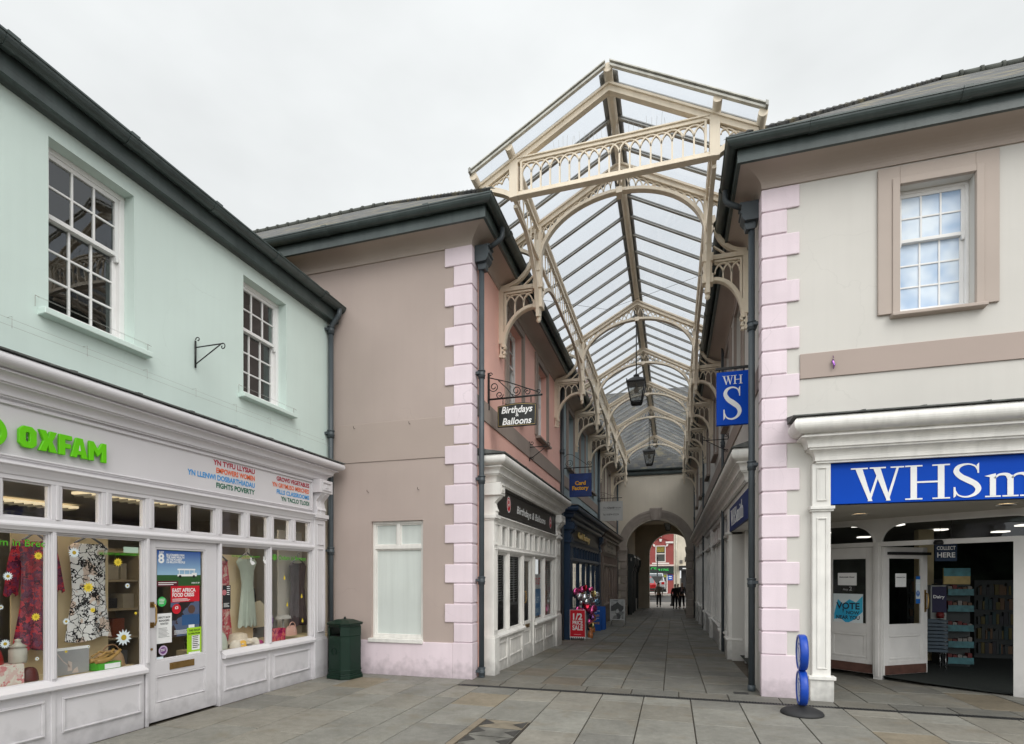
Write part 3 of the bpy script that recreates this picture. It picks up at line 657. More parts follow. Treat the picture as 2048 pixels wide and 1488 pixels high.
def shopfront(F, P, a0, a1, of, bays, lights, m, fas_m=None, z_cor=3.12, z_fas=2.57, zb=-.02, riser=.56, pil=(.27, .27), glassm=None, kcor=1.0, door_pm=None, cor_ext=(-.04, -.04), frame_w=.045, lead=True, hcor=1.0):
    """classical shopfront built bay by bay; bays = (kind, a0, a1, panels)"""
    glassm = glassm or GL; fas_m = fas_m or m
    ZT0, ZT1 = 2.07, z_fas-.11
    cornice(F, P, a0-cor_ext[0], a1+cor_ext[1], z_cor, kcor, m, of, lead, h=hcor)
    b0, b1 = a0+pil[0], a1-pil[1]
    f = MB(F); f.box(b0, b1, 0, of+.0, z_fas, z_cor); f.panel(b0+.02, b1-.02, z_fas+.03, z_cor-.02, of, .035, .014)
    fas = f.build('fascia_board', fas_m, P, .003)
    g = MB(F); g.prism([(0, z_fas), (of+.06, z_fas), (of+.065, z_fas-.02), (of+.045, z_fas-.035), (of+.03, z_fas-.06), (of+.022, z_fas-.075), (of+.012, z_fas-.10), (0, z_fas-.10)], b0, b1, 'a'); g.build('frieze_moulding', m, P, .002)
    pilaster(F, P, a0, b0, of, zb, z_fas, m); pilaster(F, P, b1, a1, of, zb, z_fas, m)
    console(F, P, a0, b0, of, z_fas, z_cor, m); console(F, P, b1, a1, of, z_fas, z_cor, m)
    # transom lights
    tl = MB(F); ed = [b0]+[x for l in lights for x in l]+[b1]
    tl.box(b0, b1, of-.09, of+.004, ZT1-.03, ZT1+.012)
    tl.prism([(of-.09, 1.985), (of+.012, 1.985), (of+.018, 2.0), (of+.03, 2.02), (of+.03, 2.035), (of+.004, 2.06), (of+.004, 2.095), (of-.09, 2.095)], b0, b1, 'a')
    for i in range(0, len(ed), 2):
        if ed[i+1]-ed[i] > .01: tl.box(ed[i], ed[i+1], of-.09, of, 2.095, ZT1-.03)
        am = (ed[i]+ed[i+1])/2
        if 0 < i < len(ed)-2: tl.box(am-.014, am+.014, of, of+.014, 2.095, ZT1-.03)
    T = tl.build('transom_window', m, P, .003)
    for l in lights:
        q = MB(F); q.rim(l[0], l[1], 2.095, ZT1-.03, of-.05, of-.02, .016); q.build('light_frame', m, T, .002)
    q = MB(F); q.sheet(lights[0][0], lights[-1][1], of-.037, of-.033, 2.095, ZT1-.03); q.build('pane', glassm, T)
    # bays
    edges = sorted([(b[1], b[2]) for b in bays]); res = {}
    prev = b0
    post = MB(F)
    for (x0, x1) in edges+[(b1, b1)]:
        if x0-prev > .012:
            kz = zb
            post.box(prev, x0, of-.09, of-.002, kz, 1.985)
            if x0-prev < .3:
                am = (prev+x0)/2; post.box(am-.016, am+.016, of-.002, of+.014, riser+.1, 1.985)
        prev = x1
    post.build('mullion_post', m, P, .004)
    for k, (kind, x0, x1, np_) in enumerate(bays):
        if kind == 'win':
            w = MB(F); w.rim(x0, x1, riser+.07, 1.985, of-.075, of-.012, frame_w*.55); w.rim(x0+frame_w*.55, x1-frame_w*.55, riser+.07+frame_w*.55, 1.985-frame_w*.55, of-.065, of-.028, frame_w*.45)
            W = w.build('display_window', m, P, .003)
            q = MB(F); q.sheet(x0+frame_w, x1-frame_w, of-.047, of-.043, riser+.07+frame_w, 1.985-frame_w); q.build('pane', glassm, W)
            res.setdefault('win', []).append(W)
        elif kind == 'door':
            dm = door_pm or m; dd = of-.03
            z0 = zb+.025
            w = MB(F); gz0, gz1 = .66, 1.90; s0, s1 = x0+.10, x1-.17
            w.box(x0+.006, s0, dd-.05, dd, z0, 1.985); w.box(s1, x1-.006, dd-.05, dd, z0, 1.985)
            w.box(s0, s1, dd-.05, dd, gz1, 1.985); w.box(s0, s1, dd-.05, dd, .50, gz0); w.box(s0, s1, dd-.05, dd, z0, .20)
            w.box(s0, s1, dd-.045, dd-.016, .20, .50); w.panel(s0, s1, .20, .50, dd-.016, .022, .012)
            w.rim(s0, s1, gz0, gz1, dd-.045, dd-.008, .02)
            D = w.build('door', dm, P, .003)
            q = MB(F); q.sheet(s0+.02, s1-.02, dd-.03, dd-.026, gz0+.02, gz1-.02); q.build('pane', glassm, D)
            h = MB(F); ha = x0+.055
            h.tube([(ha, dd, 1.06), (ha, dd+.045, 1.06), (ha+.01, dd+.05, 1.10), (ha+.01, dd+.05, 1.24), (ha, dd+.045, 1.28), (ha, dd, 1.28)], .010, 8)
            h.box(ha-.024, ha+.024, dd, dd+.006, 1.03, 1.09); h.box(ha-.024, ha+.024, dd, dd+.006, 1.25, 1.31); h.build('handle', BRASS, D)
            h = MB(F); am = (s0+s1)/2; h.box(am-.16, am+.16, dd, dd+.008, .545, .62); h.box(am-.13, am+.13, dd+.008, dd+.012, .56, .605); h.build('letterbox', BRASS, D)
            h = MB(F); h.tube([(x0+.05, dd, .80), (x0+.05, dd+.006, .80)], .014, 10); h.build('lock', BRASS, D)
            res['door'] = D
    # stall risers between doors
    doors = sorted([(b[1], b[2]) for b in bays if b[0] == 'door']); segs = []; x = b0
    for d0, d1 in doors: segs.append((x, d0-.05)); x = d1+.05
    segs.append((x, b1))
    for (s0, s1) in segs:
        if s1-s0 < .1: continue
        r = MB(F); r.box(s0, s1, 0, of-.012, zb, riser)
        r.prism([(of-.1, riser), (of+.045, riser), (of+.055, riser+.012), (of+.055, riser+.045), (of+.035, riser+.055), (of+.0, riser+.075), (of-.02, riser+.092), (of-.1, riser+.092)], s0, s1+.005, 'a')
        sub = sorted([b for b in bays if b[0] == 'win' and b[1] >= s0-.02 and b[2] <= s1+.02], key=lambda b: b[1])
        for b in sub:
            n = b[3]; L_ = (b[2]-b[1])/n
            for i in range(n): r.panel(b[1]+i*L_+.05, b[1]+(i+1)*L_-.05, max(zb, -.02)+.17, riser-.075, of-.012, .028, .014)
        r.build('stall_riser', m, P, .003)
    res['fascia'] = fas
    return res

def gutter_run(F, P, a0, a1, o, z, wall_o, cove_z0, joints=1.8, cove_m=None, mitre0=0, mitre1=0, cove=True):
    """half-round gutter, fascia board under it and coved soffit back to the wall; mitre>0 runs longer outside"""
    r = .078
    def mprism(poly, mb):
        n = len(poly)
        vs = [(a0-mitre0*p[0], p[0], p[1]) for p in poly]+[(a1+mitre1*p[0], p[0], p[1]) for p in poly]
        mb.add(vs, [list(range(n))[::-1], list(range(n, 2*n))]+[(i, (i+1) % n, n+(i+1) % n, n+i) for i in range(n)])
    g = MB(F)
    half = [(o+r*math.cos(R(t)), z+r*math.sin(R(t))) for t in range(180, 361, 20)]
    half += [(o+(r-.01)*math.cos(R(t)), z+.0+(r-.012)*math.sin(R(t))) for t in range(360, 179, -20)]
    mprism(half, g)
    mprism([(o+r-.014, z-.004), (o+r+.008, z-.004), (o+r+.008, z+.014), (o+r-.014, z+.014)], g)
    x = a0+.5
    while x < a1-.2:
        jt = [(o+(r+.008)*math.cos(R(t)), z+(r+.008)*math.sin(R(t))) for t in range(180, 361, 20)]
        g.prism(jt, x-.045, x+.045, 'a'); g.prism([(o+r-.01, z-.01), (o+r+.016, z-.01), (o+r+.016, z+.022), (o+r-.01, z+.022)], x-.045, x+.045, 'a'); x += joints
    G = g.build('gutter', GUTTER, P)
    f = MB(F); fb = z-.235
    mprism([(o-r-.03, z+.06), (o-r, z+.06), (o-r, z-.07), (o-r+.012, z-.075), (o-r+.012, fb), (o-r-.03, fb)], f)
    f.build('fascia_strip', GUTTER, P)
    if cove:
        c = MB(F); oe = o-r-.03; zs = fb+.015
        cv = [(wall_o, cove_z0-.012), (wall_o+.022, cove_z0-.012), (wall_o+.022, cove_z0+.008)]
        n = 9
        for i in range(n+1):
            t = R(90*i/n); cv.append((wall_o+.022+(oe-wall_o-.022)*(1-math.cos(t))*.98, cove_z0+.008+(zs-cove_z0-.008)*math.sin(t)))
        cv += [(oe, zs), (oe, zs+.04), (wall_o, zs+.04)]
        c.smooth = False; mprism(cv, c); c.build('coved_eaves', cove_m or COVE, P)
    return G

def pipe_run(F, P, a, o, z0, z1, r=.043, collars=(), clips=True, name='downpipe'):
    p = MB(F); p.tube([(a, o, z0), (a, o, z1)], r, 12)
    for z in collars:
        p.tube([(a, o, z-.07), (a, o, z+.05)], r+.012, 12); p.tube([(a, o, z+.035), (a, o, z+.055)], r+.019, 12); p.tube([(a, o, z-.03), (a, o, z-.015)], r+.017, 12)
        p.box(a-r-.035, a+r+.035, o-r-.03, o-r*.3, z-.02, z+.02)
    p.tube([(a, o, z0), (a, o+.0, z0+.1)], r+.009, 12)
    return p.build(name, PIPE, P)

def scroll(cx, cz, r, t0, turns, n=20, sg=1):
    return [(cx+r*(1-.72*i/n)*math.cos(t0+sg*2*PI*turns*i/n), cz+r*(1-.72*i/n)*math.sin(t0+sg*2*PI*turns*i/n)) for i in range(n+1)]
# ================================================================== MINT SHOP BUILDING (left)
mint = thing('shop_building', (-5.45, 4.5, 0), 'mint green rendered shop building with lilac grey shopfront and bright green lettering', 'building')
W1 = (3.54, 4.36, 4.02, 5.64); W2 = (5.88, 6.71, 4.02, 5.55)
W1 = (3.54, 4.36, 4.02, 5.60); W2 = (5.88, 6.71, 4.02, 5.58)
mb = MB(FO); mb.wall(0.5, 7.82, 3.2, 6.0, [W1, W2], -.3, 0); mb.build('wall', MINT, mint)
for (a0, a1, z0, z1) in (W1, W2):
    sash_window(FO, mint, a0, a1, z0, z1, .13, SASHW, GLU, MINT2, 3, 2, 3, sill=(.09, .14, .085), sill_o=.10)
# bird wires over sills
mb = MB(FO)
for (a0, a1) in ((3.42, 4.5), (5.78, 6.85)):
    for zz, oo in ((4.09, .02), (4.06, .07)): mb.tube([(a0, oo, zz), (a1, oo, zz)], .0012, 4)
    for a in (a0, a1): mb.tube([(a, .02, 4.09), (a, .02, 3.99)], .003, 4); mb.tube([(a, .07, 4.06), (a, .02, 4.09)], .003, 4)
for zz, oo in ((3.78, .05), (3.70, .10)): mb.tube([(2.4, oo, zz), (7.7, oo, zz)], .0012, 4)
for k in range(9):
    a = 2.6+.62*k; mb.tube([(a, .0, 3.80), (a, .06, 3.80), (a, .06, 3.70)], .002, 4)
mb.build('bird_wire', BARM, mint)
# eaves: deep moulded gutter (two steps)
G = gutter_run(FO, mint, .5, 7.82, .20, 6.0, 0, 5.70, 1.05, cove=False)
mb = MB(FO)
mb.prism([(0, 5.755), (.03, 5.755), (.05, 5.77), (.10, 5.79), (.115, 5.83), (.135, 5.83), (.135, 6.02), (0, 6.02)], .5, 7.82, 'a'); mb.build('eaves_board', GUTTER, mint)
mb = MB(FO); mb.raw([FO(.5, .24, 6.02), FO(7.82, .24, 6.02), FO(7.82, -4.2, 9.4), FO(.5, -4.2, 9.4)], [(0, 1, 2, 3)])
mb.build('roof', SLY, mint)
mb = MB(FO); mb.tube([(7.70, .23, 5.95), (7.70, .23, 5.86), (7.70, .20, 5.82), (7.70, .09, 5.70), (7.70, .07, 5.64)], .04, 10); mb.build('gutter_outlet', PIPE, mint)
pipe_run(FO, mint, 7.70, .07, -.05, 5.66, .042, (5.62, 3.92, 2.0))
# shopfront
wins = [('win', 2.30, 2.82, 1), ('win', 2.88, 3.50, 1), ('win', 3.54, 4.415, 1), ('door', 4.45, 5.38, 0), ('win', 5.42, 6.25, 1), ('win', 6.29, 7.18, 1)]
lights = [(2.40, 2.80), (2.90, 3.03), (3.13, 3.50), (3.59, 3.95), (4.05, 4.41), (4.51, 4.87), (4.97, 5.33), (5.43, 5.78), (5.89, 6.24), (6.34, 6.69), (6.80, 7.13)]
res = shopfront(FO, mint, 1.9, 7.47, .10, wins, lights, LILAC, cor_ext=(0, -.03), kcor=.78, frame_w=.028, pil=(.27, .27), z_cor=3.08, z_fas=2.55, hcor=.74)
fas = res['fascia']
# green raised letters: built from blocks
def blockO(mb, a, z, w, h, t, o, d):
    c = .035
    out = [(a+c, z), (a+w-c, z), (a+w, z+c), (a+w, z+h-c), (a+w-c, z+h), (a+c, z+h), (a, z+h-c), (a, z+c)]
    inn = [(a+t+.008, z+t), (a+w-t-.008, z+t), (a+w-t, z+t+.01), (a+w-t, z+h-t-.01), (a+w-t-.008, z+h-t), (a+t+.008, z+h-t), (a+t, z+h-t-.01), (a+t, z+t+.01)]
    n = 8; vs = [(p[0], oo, p[1]) for oo in (o, o+d) for p in out+inn]
    fs = []
    for i in range(n):
        j = (i+1) % n
        fs += [(i, j, n+j, n+i), (2*n+i, 2*n+j, 3*n+j, 3*n+i), (i, j, 2*n+j, 2*n+i), (n+i, n+j, 3*n+j, 3*n+i)]
    mb.add(vs, fs)
o0, dd = .125, .03; zb_, hh, t = 2.69, .185, .052
L_ = MB(FO); blockO(L_, 3.215, zb_, .135, hh, t, o0, dd); L_.build('letter', GREEN, fas, .003)
L_ = MB(FO); a = 3.365
L_.prism([(a,zb_),(a+.06,zb_),(a+.075,zb_+.055),(a+.09,zb_),(a+.15,zb_),(a+.11,zb_+.095),(a+.148,zb_+hh),(a+.09,zb_+hh),(a+.075,zb_+.13),(a+.06,zb_+hh),(a+.002,zb_+hh),(a+.04,zb_+.095)], o0, o0+dd); L_.build('letter', GREEN, fas, .003)
L_ = MB(FO); a = 3.530
L_.prism([(a,zb_),(a+t,zb_),(a+t,zb_+.065),(a+.10,zb_+.065),(a+.10,zb_+.108),(a+t,zb_+.108),(a+t,zb_+hh-.043),(a+.11,zb_+hh-.043),(a+.11,zb_+hh),(a,zb_+hh)], o0, o0+dd); L_.build('letter', GREEN, fas, .003)
L_ = MB(FO); a = 3.632
L_.prism([(a,zb_),(a+.052,zb_),(a+.058,zb_+.03),(a+.092,zb_+.03),(a+.098,zb_),(a+.15,zb_),(a+.105,zb_+hh),(a+.045,zb_+hh)], o0, o0+dd-.004)
L_.build('letter', GREEN, fas, .003)
L_ = MB(FO); L_.prism([(a+.066,zb_+.066),(a+.084,zb_+.066),(a+.075,zb_+.12)], o0+dd-.004, o0+dd-.002); L_.build('letter_hole', LILAC, fas)
L_ = MB(FO); a = 3.792
L_.prism([(a,zb_),(a+.045,zb_),(a+.045,zb_+.10),(a+.082,zb_+.045),(a+.119,zb_+.10),(a+.119,zb_),(a+.164,zb_),(a+.164,zb_+hh),(a+.122,zb_+hh),(a+.082,zb_+.115),(a+.042,zb_+hh),(a,zb_+hh)], o0, o0+dd); L_.build('letter', GREEN, fas, .003)
L_ = MB(FO); L_.strip(arc(2.995, 2.775, .115, .115, 0, 350, 28), .045, o0, o0+dd, closed=True); L_.prism([(2.955,2.74),(2.98,2.74),(2.995,2.765),(3.01,2.74),(3.035,2.74),(3.015,2.78),(3.035,2.82),(2.955,2.82),(2.975,2.78)], o0, o0+dd); L_.build('round_emblem', GREEN, fas, .003)
mb = MB(FO)
for a in (3.3, 3.6, 3.85): mb.tube([(a, .10, 2.78), (a, .13, 2.78)], .008, 6)
mb.build('letter_stud', BARM, fas)
# rows of slogans, ranged right
TXC = {'r': flat('crimson_vinyl', (.40,.012,.035)), 'o': flat('orange_vinyl', (.75,.13,.035)), 'b': flat('sky_vinyl', (.05,.30,.66)), 'g': flat('forest_vinyl', (.008,.13,.07))}
z0 = 2.945
for i, (s, c) in enumerate((('YN TYFU LLYSIAU','r'), ('EMPOWERS WOMEN','o'), ('YN LLENWI DOSBARTHIADAU','b'), ('FIGHTS POVERTY','g'))):
    mb = MB(FO); put_text(mb, s, 5.97, z0-.0915*i, .088, .1035, 'R', width=len(s)*.0455, bold=.03); mb.build('slogan_lettering', TXC[c], fas)
for i, (s, c) in enumerate((('GROWS VEGETABLES','r'), ('YN GRYMUSO MERCHED','o'), ('FILLS CLASSROOMS','b'), ('YN TACLO TLODI','g'))):
    mb = MB(FO); put_text(mb, s, 7.10, z0-.0915*i-.01, .085, .1035, 'R', width=len(s)*.0445, bold=.03); mb.build('slogan_lettering', TXC[c], fas)
# room behind the shop windows
mb = MB(FO); mb.box(1.9, 4.42, -.62, .0, .56, .64); mb.box(5.42, 7.7, -.62, .0, .56, .64); mb.build('window_bed', WOOD, mint)
mb = MB(FO); mb.raw([FO(1.9,-4,0),FO(7.7,-4,0),FO(7.7,-4,2.95),FO(1.9,-4,2.95)], [(0,1,2,3)]); mb.raw([FO(7.7,-4,0),FO(7.7,0,0),FO(7.7,0,2.95),FO(7.7,-4,2.95)], [(0,1,2,3)]); mb.raw([FO(1.9,-4,0),FO(1.9,0,0),FO(1.9,0,2.95),FO(1.9,-4,2.95)], [(0,1,2,3)]); mb.build('shop_wall', ROOMW, mint)
mb = MB(FO); mb.raw([FO(1.9,-4,.03),FO(7.7,-4,.03),FO(7.7,.05,.03),FO(1.9,.05,.03)], [(0,1,2,3)]); mb.build('shop_floor', FLOORS, mint)
mb = MB(FO); mb.raw([FO(1.9,-4,2.56),FO(7.7,-4,2.56),FO(7.7,.0,2.56),FO(1.9,.0,2.56)], [(0,1,2,3)]); mb.build('shop_ceiling', CEIL, mint)
LAMP = emit('warm_strip_light', (1, .82, .52), .75)
LAMP_FILL = emit('added_window_fill', (1, .90, .72), 11)  # unseen strips added above the window bed to brighten the display
for (a, o) in ((2.75,-.40),(3.95,-.40),(5.0,-.9),(6.3,-.40),(3.6,-2.4),(4.9,-2.5)):
    mb = MB(FO); hw = .14 if o < -.6 else .05; mb.box(a-.55, a+.55, o-hw, o+hw, 2.51, 2.54); k = mb.build('ceiling_or_fill_light', LAMP if o < -.6 else LAMP_FILL, mint)  # narrow front strips are the added fill, wide ones the shop's ceiling lights
    if o > -.6: continue
    q = MB(FO); [q.box(a-.53+i*.105, a-.52+i*.105, o-.13, o+.13, 2.485, 2.508) for i in range(11)]; q.build('louvre', BARM, k)

# iron bracket on the mint wall
wb = thing('wall_bracket', (-5.45, 5.1, 4.2), 'empty black iron sign bracket with scrolled tips on the mint green wall', 'bracket')
mb = MB(FO); mb.tube([(5.11,.02,4.38),(5.11,.02,4.06)], .011, 6); mb.tube([(5.11,.02,4.30),(5.11,.42,4.30)], .008, 6); mb.tube([(5.11,.02,4.10),(5.11,.40,4.30)], .007, 6)
pts = scroll(.42, 4.265, .04, PI/2, .9, 14, -1); mb.tube([(5.11, p[0], p[1]) for p in pts], .006, 5)
pts = scroll(.055, 4.39, .035, PI, .8, 12, -1); mb.tube([(5.11, p[0], p[1]) for p in pts], .006, 5)
mb.build('bracket', BLACK, wb)

# ================================================================== MAUVE / SALMON CORNER BUILDING
mauve = thing('corner_building', (-3.0, 7.9, 0), 'two-storey corner building with mauve front, salmon arcade side and pale pink quoins', 'building')
WM = (-4.70, -3.78, .56, 2.47)
mb = MB(FM); mb.wall(-11, -2.97, -.3, 6.75, [WM], -.25, 0); mb.build('front_wall', MAUVE, mauve)
mb = MB(FM); mb.box(-11, -3.0, 0, .012, 3.44, 4.07); b = mb.build('string_band', mat('mauve_band', (.40,.325,.288), .85, .04, .9, .12, 150), mauve, .004)
mb = MB(FM); mb.box(-5.45, -2.96, .0, .022, -.3, .545); mb.build('plinth', QUOIN, mauve, .006)
# blanked white window
mb = MB(FM); a0, a1, z0, z1 = WM
mb.rim(a0, a1, z0+.02, z1, -.11, -.05, .045); mb.box(a0+.045, a1-.045, -.11, -.045, 2.02, 2.08); am = (a0+a1)/2; mb.box(am-.03, am+.03, -.11, -.048, 2.08, z1-.045)
mb.rim(a0+.045, a1-.045, z0+.065, 2.02, -.10, -.065, .022); mb.rim(a0+.045, am-.03, 2.08, z1-.045, -.10, -.065, .02); mb.rim(am+.03, a1-.045, 2.08, z1-.045, -.10, -.065, .02)
w = mb.build('blanked_window', WHITEP, mauve, .004)
mb = MB(FM); mb.box(a0-.04, a1+.01, -.12, .05, z0-.045, z0+.02); mb.build('sill', WHITEP, w, .006)
mb = MB(FM); mb.box(a0+.05, a1-.05, -.115, -.088, z0+.07, 2.03); mb.box(a0+.05, a1-.05, -.115, -.088, 2.07, z1-.04)
for zz in (1.13, 1.75): mb.box(a0+.067, a1-.067, -.088, -.0865, zz, zz+.004)
mb.build('white_panel', mat('blanking_sheet', (.60,.64,.61), .35, .05, 1.2, streak=.10), w)
# quoins: both faces of the corner
def quoins(P, side, qm):
    ca = -2.97 if side < 0 else 1.15
    n = 20; z = .55; hq = (6.68-.55)/n
    for i in range(n):
        long_ = i % 2 == 1
        la = .44 if long_ else .29; ls = .23
        q = MB(W0); x0, x1 = (ca-la+.01, ca+.024) if side < 0 else (ca-.024, ca+la-.01)
        ya, yb = 7.82-.024, 7.82+ls
        zz0, zz1 = z+i*hq+.010+random.uniform(-.003,.003), z+(i+1)*hq-.010+random.uniform(-.003,.003); la += random.uniform(-.008, .008)
        q.box(x0, x1, ya, 7.825, zz0, zz1)
        if side < 0: q.box(ca-.004, ca+.024, 7.825, yb, zz0, zz1)
        else: q.box(ca-.024, ca+.004, 7.825, yb, zz0, zz1)
        q.build('quoin', qm, P, .011, 2)
    q = MB(W0); x0, x1 = (ca-.285, ca+.008) if side < 0 else (ca-.008, ca+.285)
    q.box(x0, x1, 7.82-.008, 7.823, .5, 6.68)
    if side < 0: q.box(ca-.004, ca+.008, 7.823, 7.82+.22, .5, 6.68)
    else: q.box(ca-.008, ca+.004, 7.823, 7.82+.22, .5, 6.68)
    q.box(*( (ca-.3, ca+.028) if side < 0 else (ca-.028, ca+.44)), 7.82-.028, 7.82+(.22 if side < 0 else .1), -.4, .55)
    q.build('quoin_backing', qm, P, .008)
quoins(mauve, -1, QUOIN)
gutter_run(FM, mauve, -11, -2.97, .42, 7.06, 0, 6.68, 1.75, mitre1=1)
gutter_run(FL, mauve, 7.82, 14.72, .42, 7.06, 0, 6.68, 1.9, mitre0=1)
# salmon side
WL1 = (9.72, 10.72, 4.78, 6.45); WL2 = (12.0, 13.0, 4.78, 6.45)
mb = MB(FL); mb.wall(7.84, 14.72, -.8, 6.75, [WL1, WL2, (8.6, 13.3, -.8, 2.4)], -.25, 0); mb.build('side_wall', SALMON, mauve)
mb = MB(FL); mb.box(8.06, 14.72, 0, .02, 4.13, 4.46); mb.build('string_band', TAUPE, mauve, .004)
for w_ in (WL1, WL2): sash_window(FL, mauve, *w_, .13, SASHW, GLU, TAUPE, 3, 2, 3, sill=(.1, .1, .08), sill_o=.12, surround=(.17, TAUPE))
# roof: hipped, ridge along the street and along the arcade
e0 = .42+.05; RX, RY, RZ = -6.44, 11.31, 10.12
def hip(P, cx, cy, rx, ry, far, farx, side, RZ):
    ez = 7.09
    mb = MB(W0); mb.raw([(cx, cy, ez), (rx, ry, RZ), (farx, ry, RZ), (farx, cy, ez)], [(0,1,2,3)]); mb.build('front_roof_slope', SLX, P)
    mb = MB(W0); mb.raw([(cx, cy, ez), (cx, far, ez), (rx, far, RZ), (rx, ry, RZ)], [(0,1,2,3)]); mb.build('side_roof_slope', SLY, P)
    mb = MB(W0); x = rx; sg = -1 if farx < rx else 1
    while abs(x-farx) > .3:
        x2 = x+sg*.30; mb.tube([(x, ry, RZ), (x2-sg*.012, ry, RZ)], .065, 8); mb.tube([(x2-sg*.05, ry, RZ+.002), (x2, ry, RZ+.002)], .08, 8); x = x2
    mb.build('ridge_tiles', mat('ridge_tile', (.07,.075,.065), .8, .4, 4, .2, 40), P)
    # slate hip: small cut edges stepping up the hip line
    mb = MB(W0); n = 34
    for i in range(n):
        t = i/n; t2 = t+1/n
        p = Vector((cx, cy, ez)).lerp(Vector((rx, ry, RZ)), t); q = Vector((cx, cy, ez)).lerp(Vector((rx, ry, RZ)), t2)
        s2 = .09*(1 if rx > cx else -1)
        mb.raw([(p.x-s2, p.y-.02, p.z+.0), (p.x+s2*.3, p.y+.12, p.z+.03), (q.x+s2*.3, q.y+.1, q.z+.02), (q.x-s2, q.y-.03, q.z+.045), (p.x, p.y, p.z+.05), (q.x, q.y, q.z+.05)], [(0,4,5,3), (4,1,2,5)])
    mb.build('slate_hip', SLX, P)
hip(mauve, -2.50, 7.35, RX, RY, 14.72, -14, -1, 10.24)
# hopper and downpipe on the corner
def hopper(P, side):
    ca = -2.97 if side < 0 else 1.15; s = -side
    F = FL if side < 0 else FR
    y = 8.02 if side < 0 else 8.14; mb = MB(F)
    mb.prism([(.02, 6.46), (.20, 6.46), (.24, 6.52), (.24, 6.56), (.26, 6.57), (.26, 6.60), (.24, 6.61), (.24, 6.68), (.265, 6.69), (.265, 6.715), (.02, 6.715)], y-.11, y+.11, 'a')
    mb.prism([(.06, 6.36), (.18, 6.36), (.20, 6.46), (.05, 6.46)], y-.06, y+.06, 'a')
    mb.build('rain_hopper', PIPE, P, .004)
    mb = MB(F); mb.tube([(y, .44, 6.98), (y, .44, 6.86), (y, .42, 6.81), (y, .37, 6.78), (y, .22, 6.70)], .038, 10); mb.build('gutter_outlet', PIPE, P)
    pipe_run(F, P, y, .10, -.02, 6.40, .043, (4.75, 3.1, 1.52, .1) if side < 0 else (5.05, 3.12, 1.50))
    mb = MB(F)
    for k in range(7): mb.tube([(y-.10+.03*k, .05+.03*(k % 3), 6.71), (y-.12+.035*k, .04+.03*(k % 3), 6.80)], .002, 3)
    mb.build('bird_spikes', BARM, P)
hopper(mauve, -1)
pipe_run(FL, mauve, 14.72, .06, -.4, 6.9, .05, (5.0, 3.7))
# white shopfront under the salmon wall
wins = [('win', 8.42, 9.12, 1), ('win', 9.22, 10.08, 1), ('door', 10.20, 10.98, 0), ('win', 11.06, 11.90, 1), ('win', 12.0, 12.92, 1)]
lights = [(8.44,8.66),(8.80,9.06),(9.22,9.50),(9.66,9.98),(10.24,10.52),(10.64,10.92),(11.10,11.42),(11.56,11.88),(12.02,12.36),(12.54,12.88)]
res = shopfront(FL, mauve, 8.24, 13.62, .20, wins, lights, WHITEP, FASDK, zb=-.5, kcor=.85, cor_ext=(-.11, -.04), pil=(.20, .50), z_fas=2.57, z_cor=3.08, riser=.55)
fas = res['fascia']
mb = MB(FL); put_text(mb, 'Birthdays & Balloons', 10.85, 2.745, .20, .2035, 'C', width=2.35, bold=.012, shear=.2); mb.build('fascia_lettering', WHITE, fas)
for a in (9.15, 12.55):
    mb = MB(FL); mb.add([(a+p[0], .2035, 2.84+p[1]) for p in arc(0,0,.105,.13,0,345,20)], [list(range(21))]); mb.build('balloon_emblem', REDP, fas)
    mb = MB(FL); mb.strip(arc(a, 2.87, .055, .06, -60, 250, 14), .022, .204, .2046); mb.strip(arc(a, 2.79, .05, .05, 20, 200, 10), .018, .204, .2046); mb.strip(arc(a, 2.84, .108, .135, 0, 345, 22), .014, .204, .2045, closed=True); mb.build('emblem_outline', WHITE, fas)
mb = MB(FL); mb.raw([FL(8.3,-3,-.3),FL(13.4,-3,-.3),FL(13.4,-3,2.9),FL(8.3,-3,2.9)], [(0,1,2,3)]); mb.raw([FL(8.3,-3,2.7),FL(13.4,-3,2.7),FL(13.4,0,2.7),FL(8.3,0,2.7)], [(0,1,2,3)]); mb.build('shop_wall', ROOMW, mauve)
# venetian blinds
for (a0, a1, zl) in ((8.44, 9.10, .75), (9.24, 10.06, .75), (12.02, 12.9, .7)):
    mb = MB(FL); z = 1.95
    while z > zl+.35:
        mb.prism([(.055, z), (.095, z+.018), (.095, z+.020), (.055, z+.002)], a0, a1, 'a'); z -= .045
    for a in (a0+.15, a1-.15): mb.box(a-.003, a+.003, .07, .076, z, 1.95)
    mb.build('venetian_blind', mat('dark_blind', (.36,.37,.36), .5, .1, 4), mauve)

# ================================================================== BLUE-GREY AND CREAM BUILDINGS (left, further in)
blue = thing('terrace_building', (-3.0, 18.5, -.3), 'blue grey rendered building with a navy shopfront in the middle of the arcade', 'building')
ws = [(15.75, 16.75, 4.78, 6.45), (18.0, 19.0, 4.78, 6.45), (20.3, 21.3, 4.78, 6.45)]
mb = MB(FL); mb.wall(14.72, 22.55, -.9, 6.75, ws+[(15.3, 21.6, -.9, 2.4)], -.25, 0); mb.build('wall', BLUEG, blue)
mb = MB(FL); mb.box(14.80, 22.50, 0, .02, 4.13, 4.46); mb.build('string_band', TAUPE, blue, .004)
for w_ in ws: sash_window(FL, blue, *w_, .13, SASHW, GLU, TAUPE, 3, 2, 3, sill=(.1, .1, .08), sill_o=.12, surround=(.17, TAUPE))
gutter_run(FL, blue, 14.72, 22.55, .42, 7.06, 0, 6.68, 1.9)
pipe_run(FL, blue, 22.50, .06, -.5, 6.9, .05, (4.7,))
wins = [('win', 15.5, 16.6, 1), ('win', 16.7, 17.7, 1), ('door', 17.85, 18.8, 0), ('win', 18.95, 20.0, 1), ('win', 20.1, 21.1, 1)]
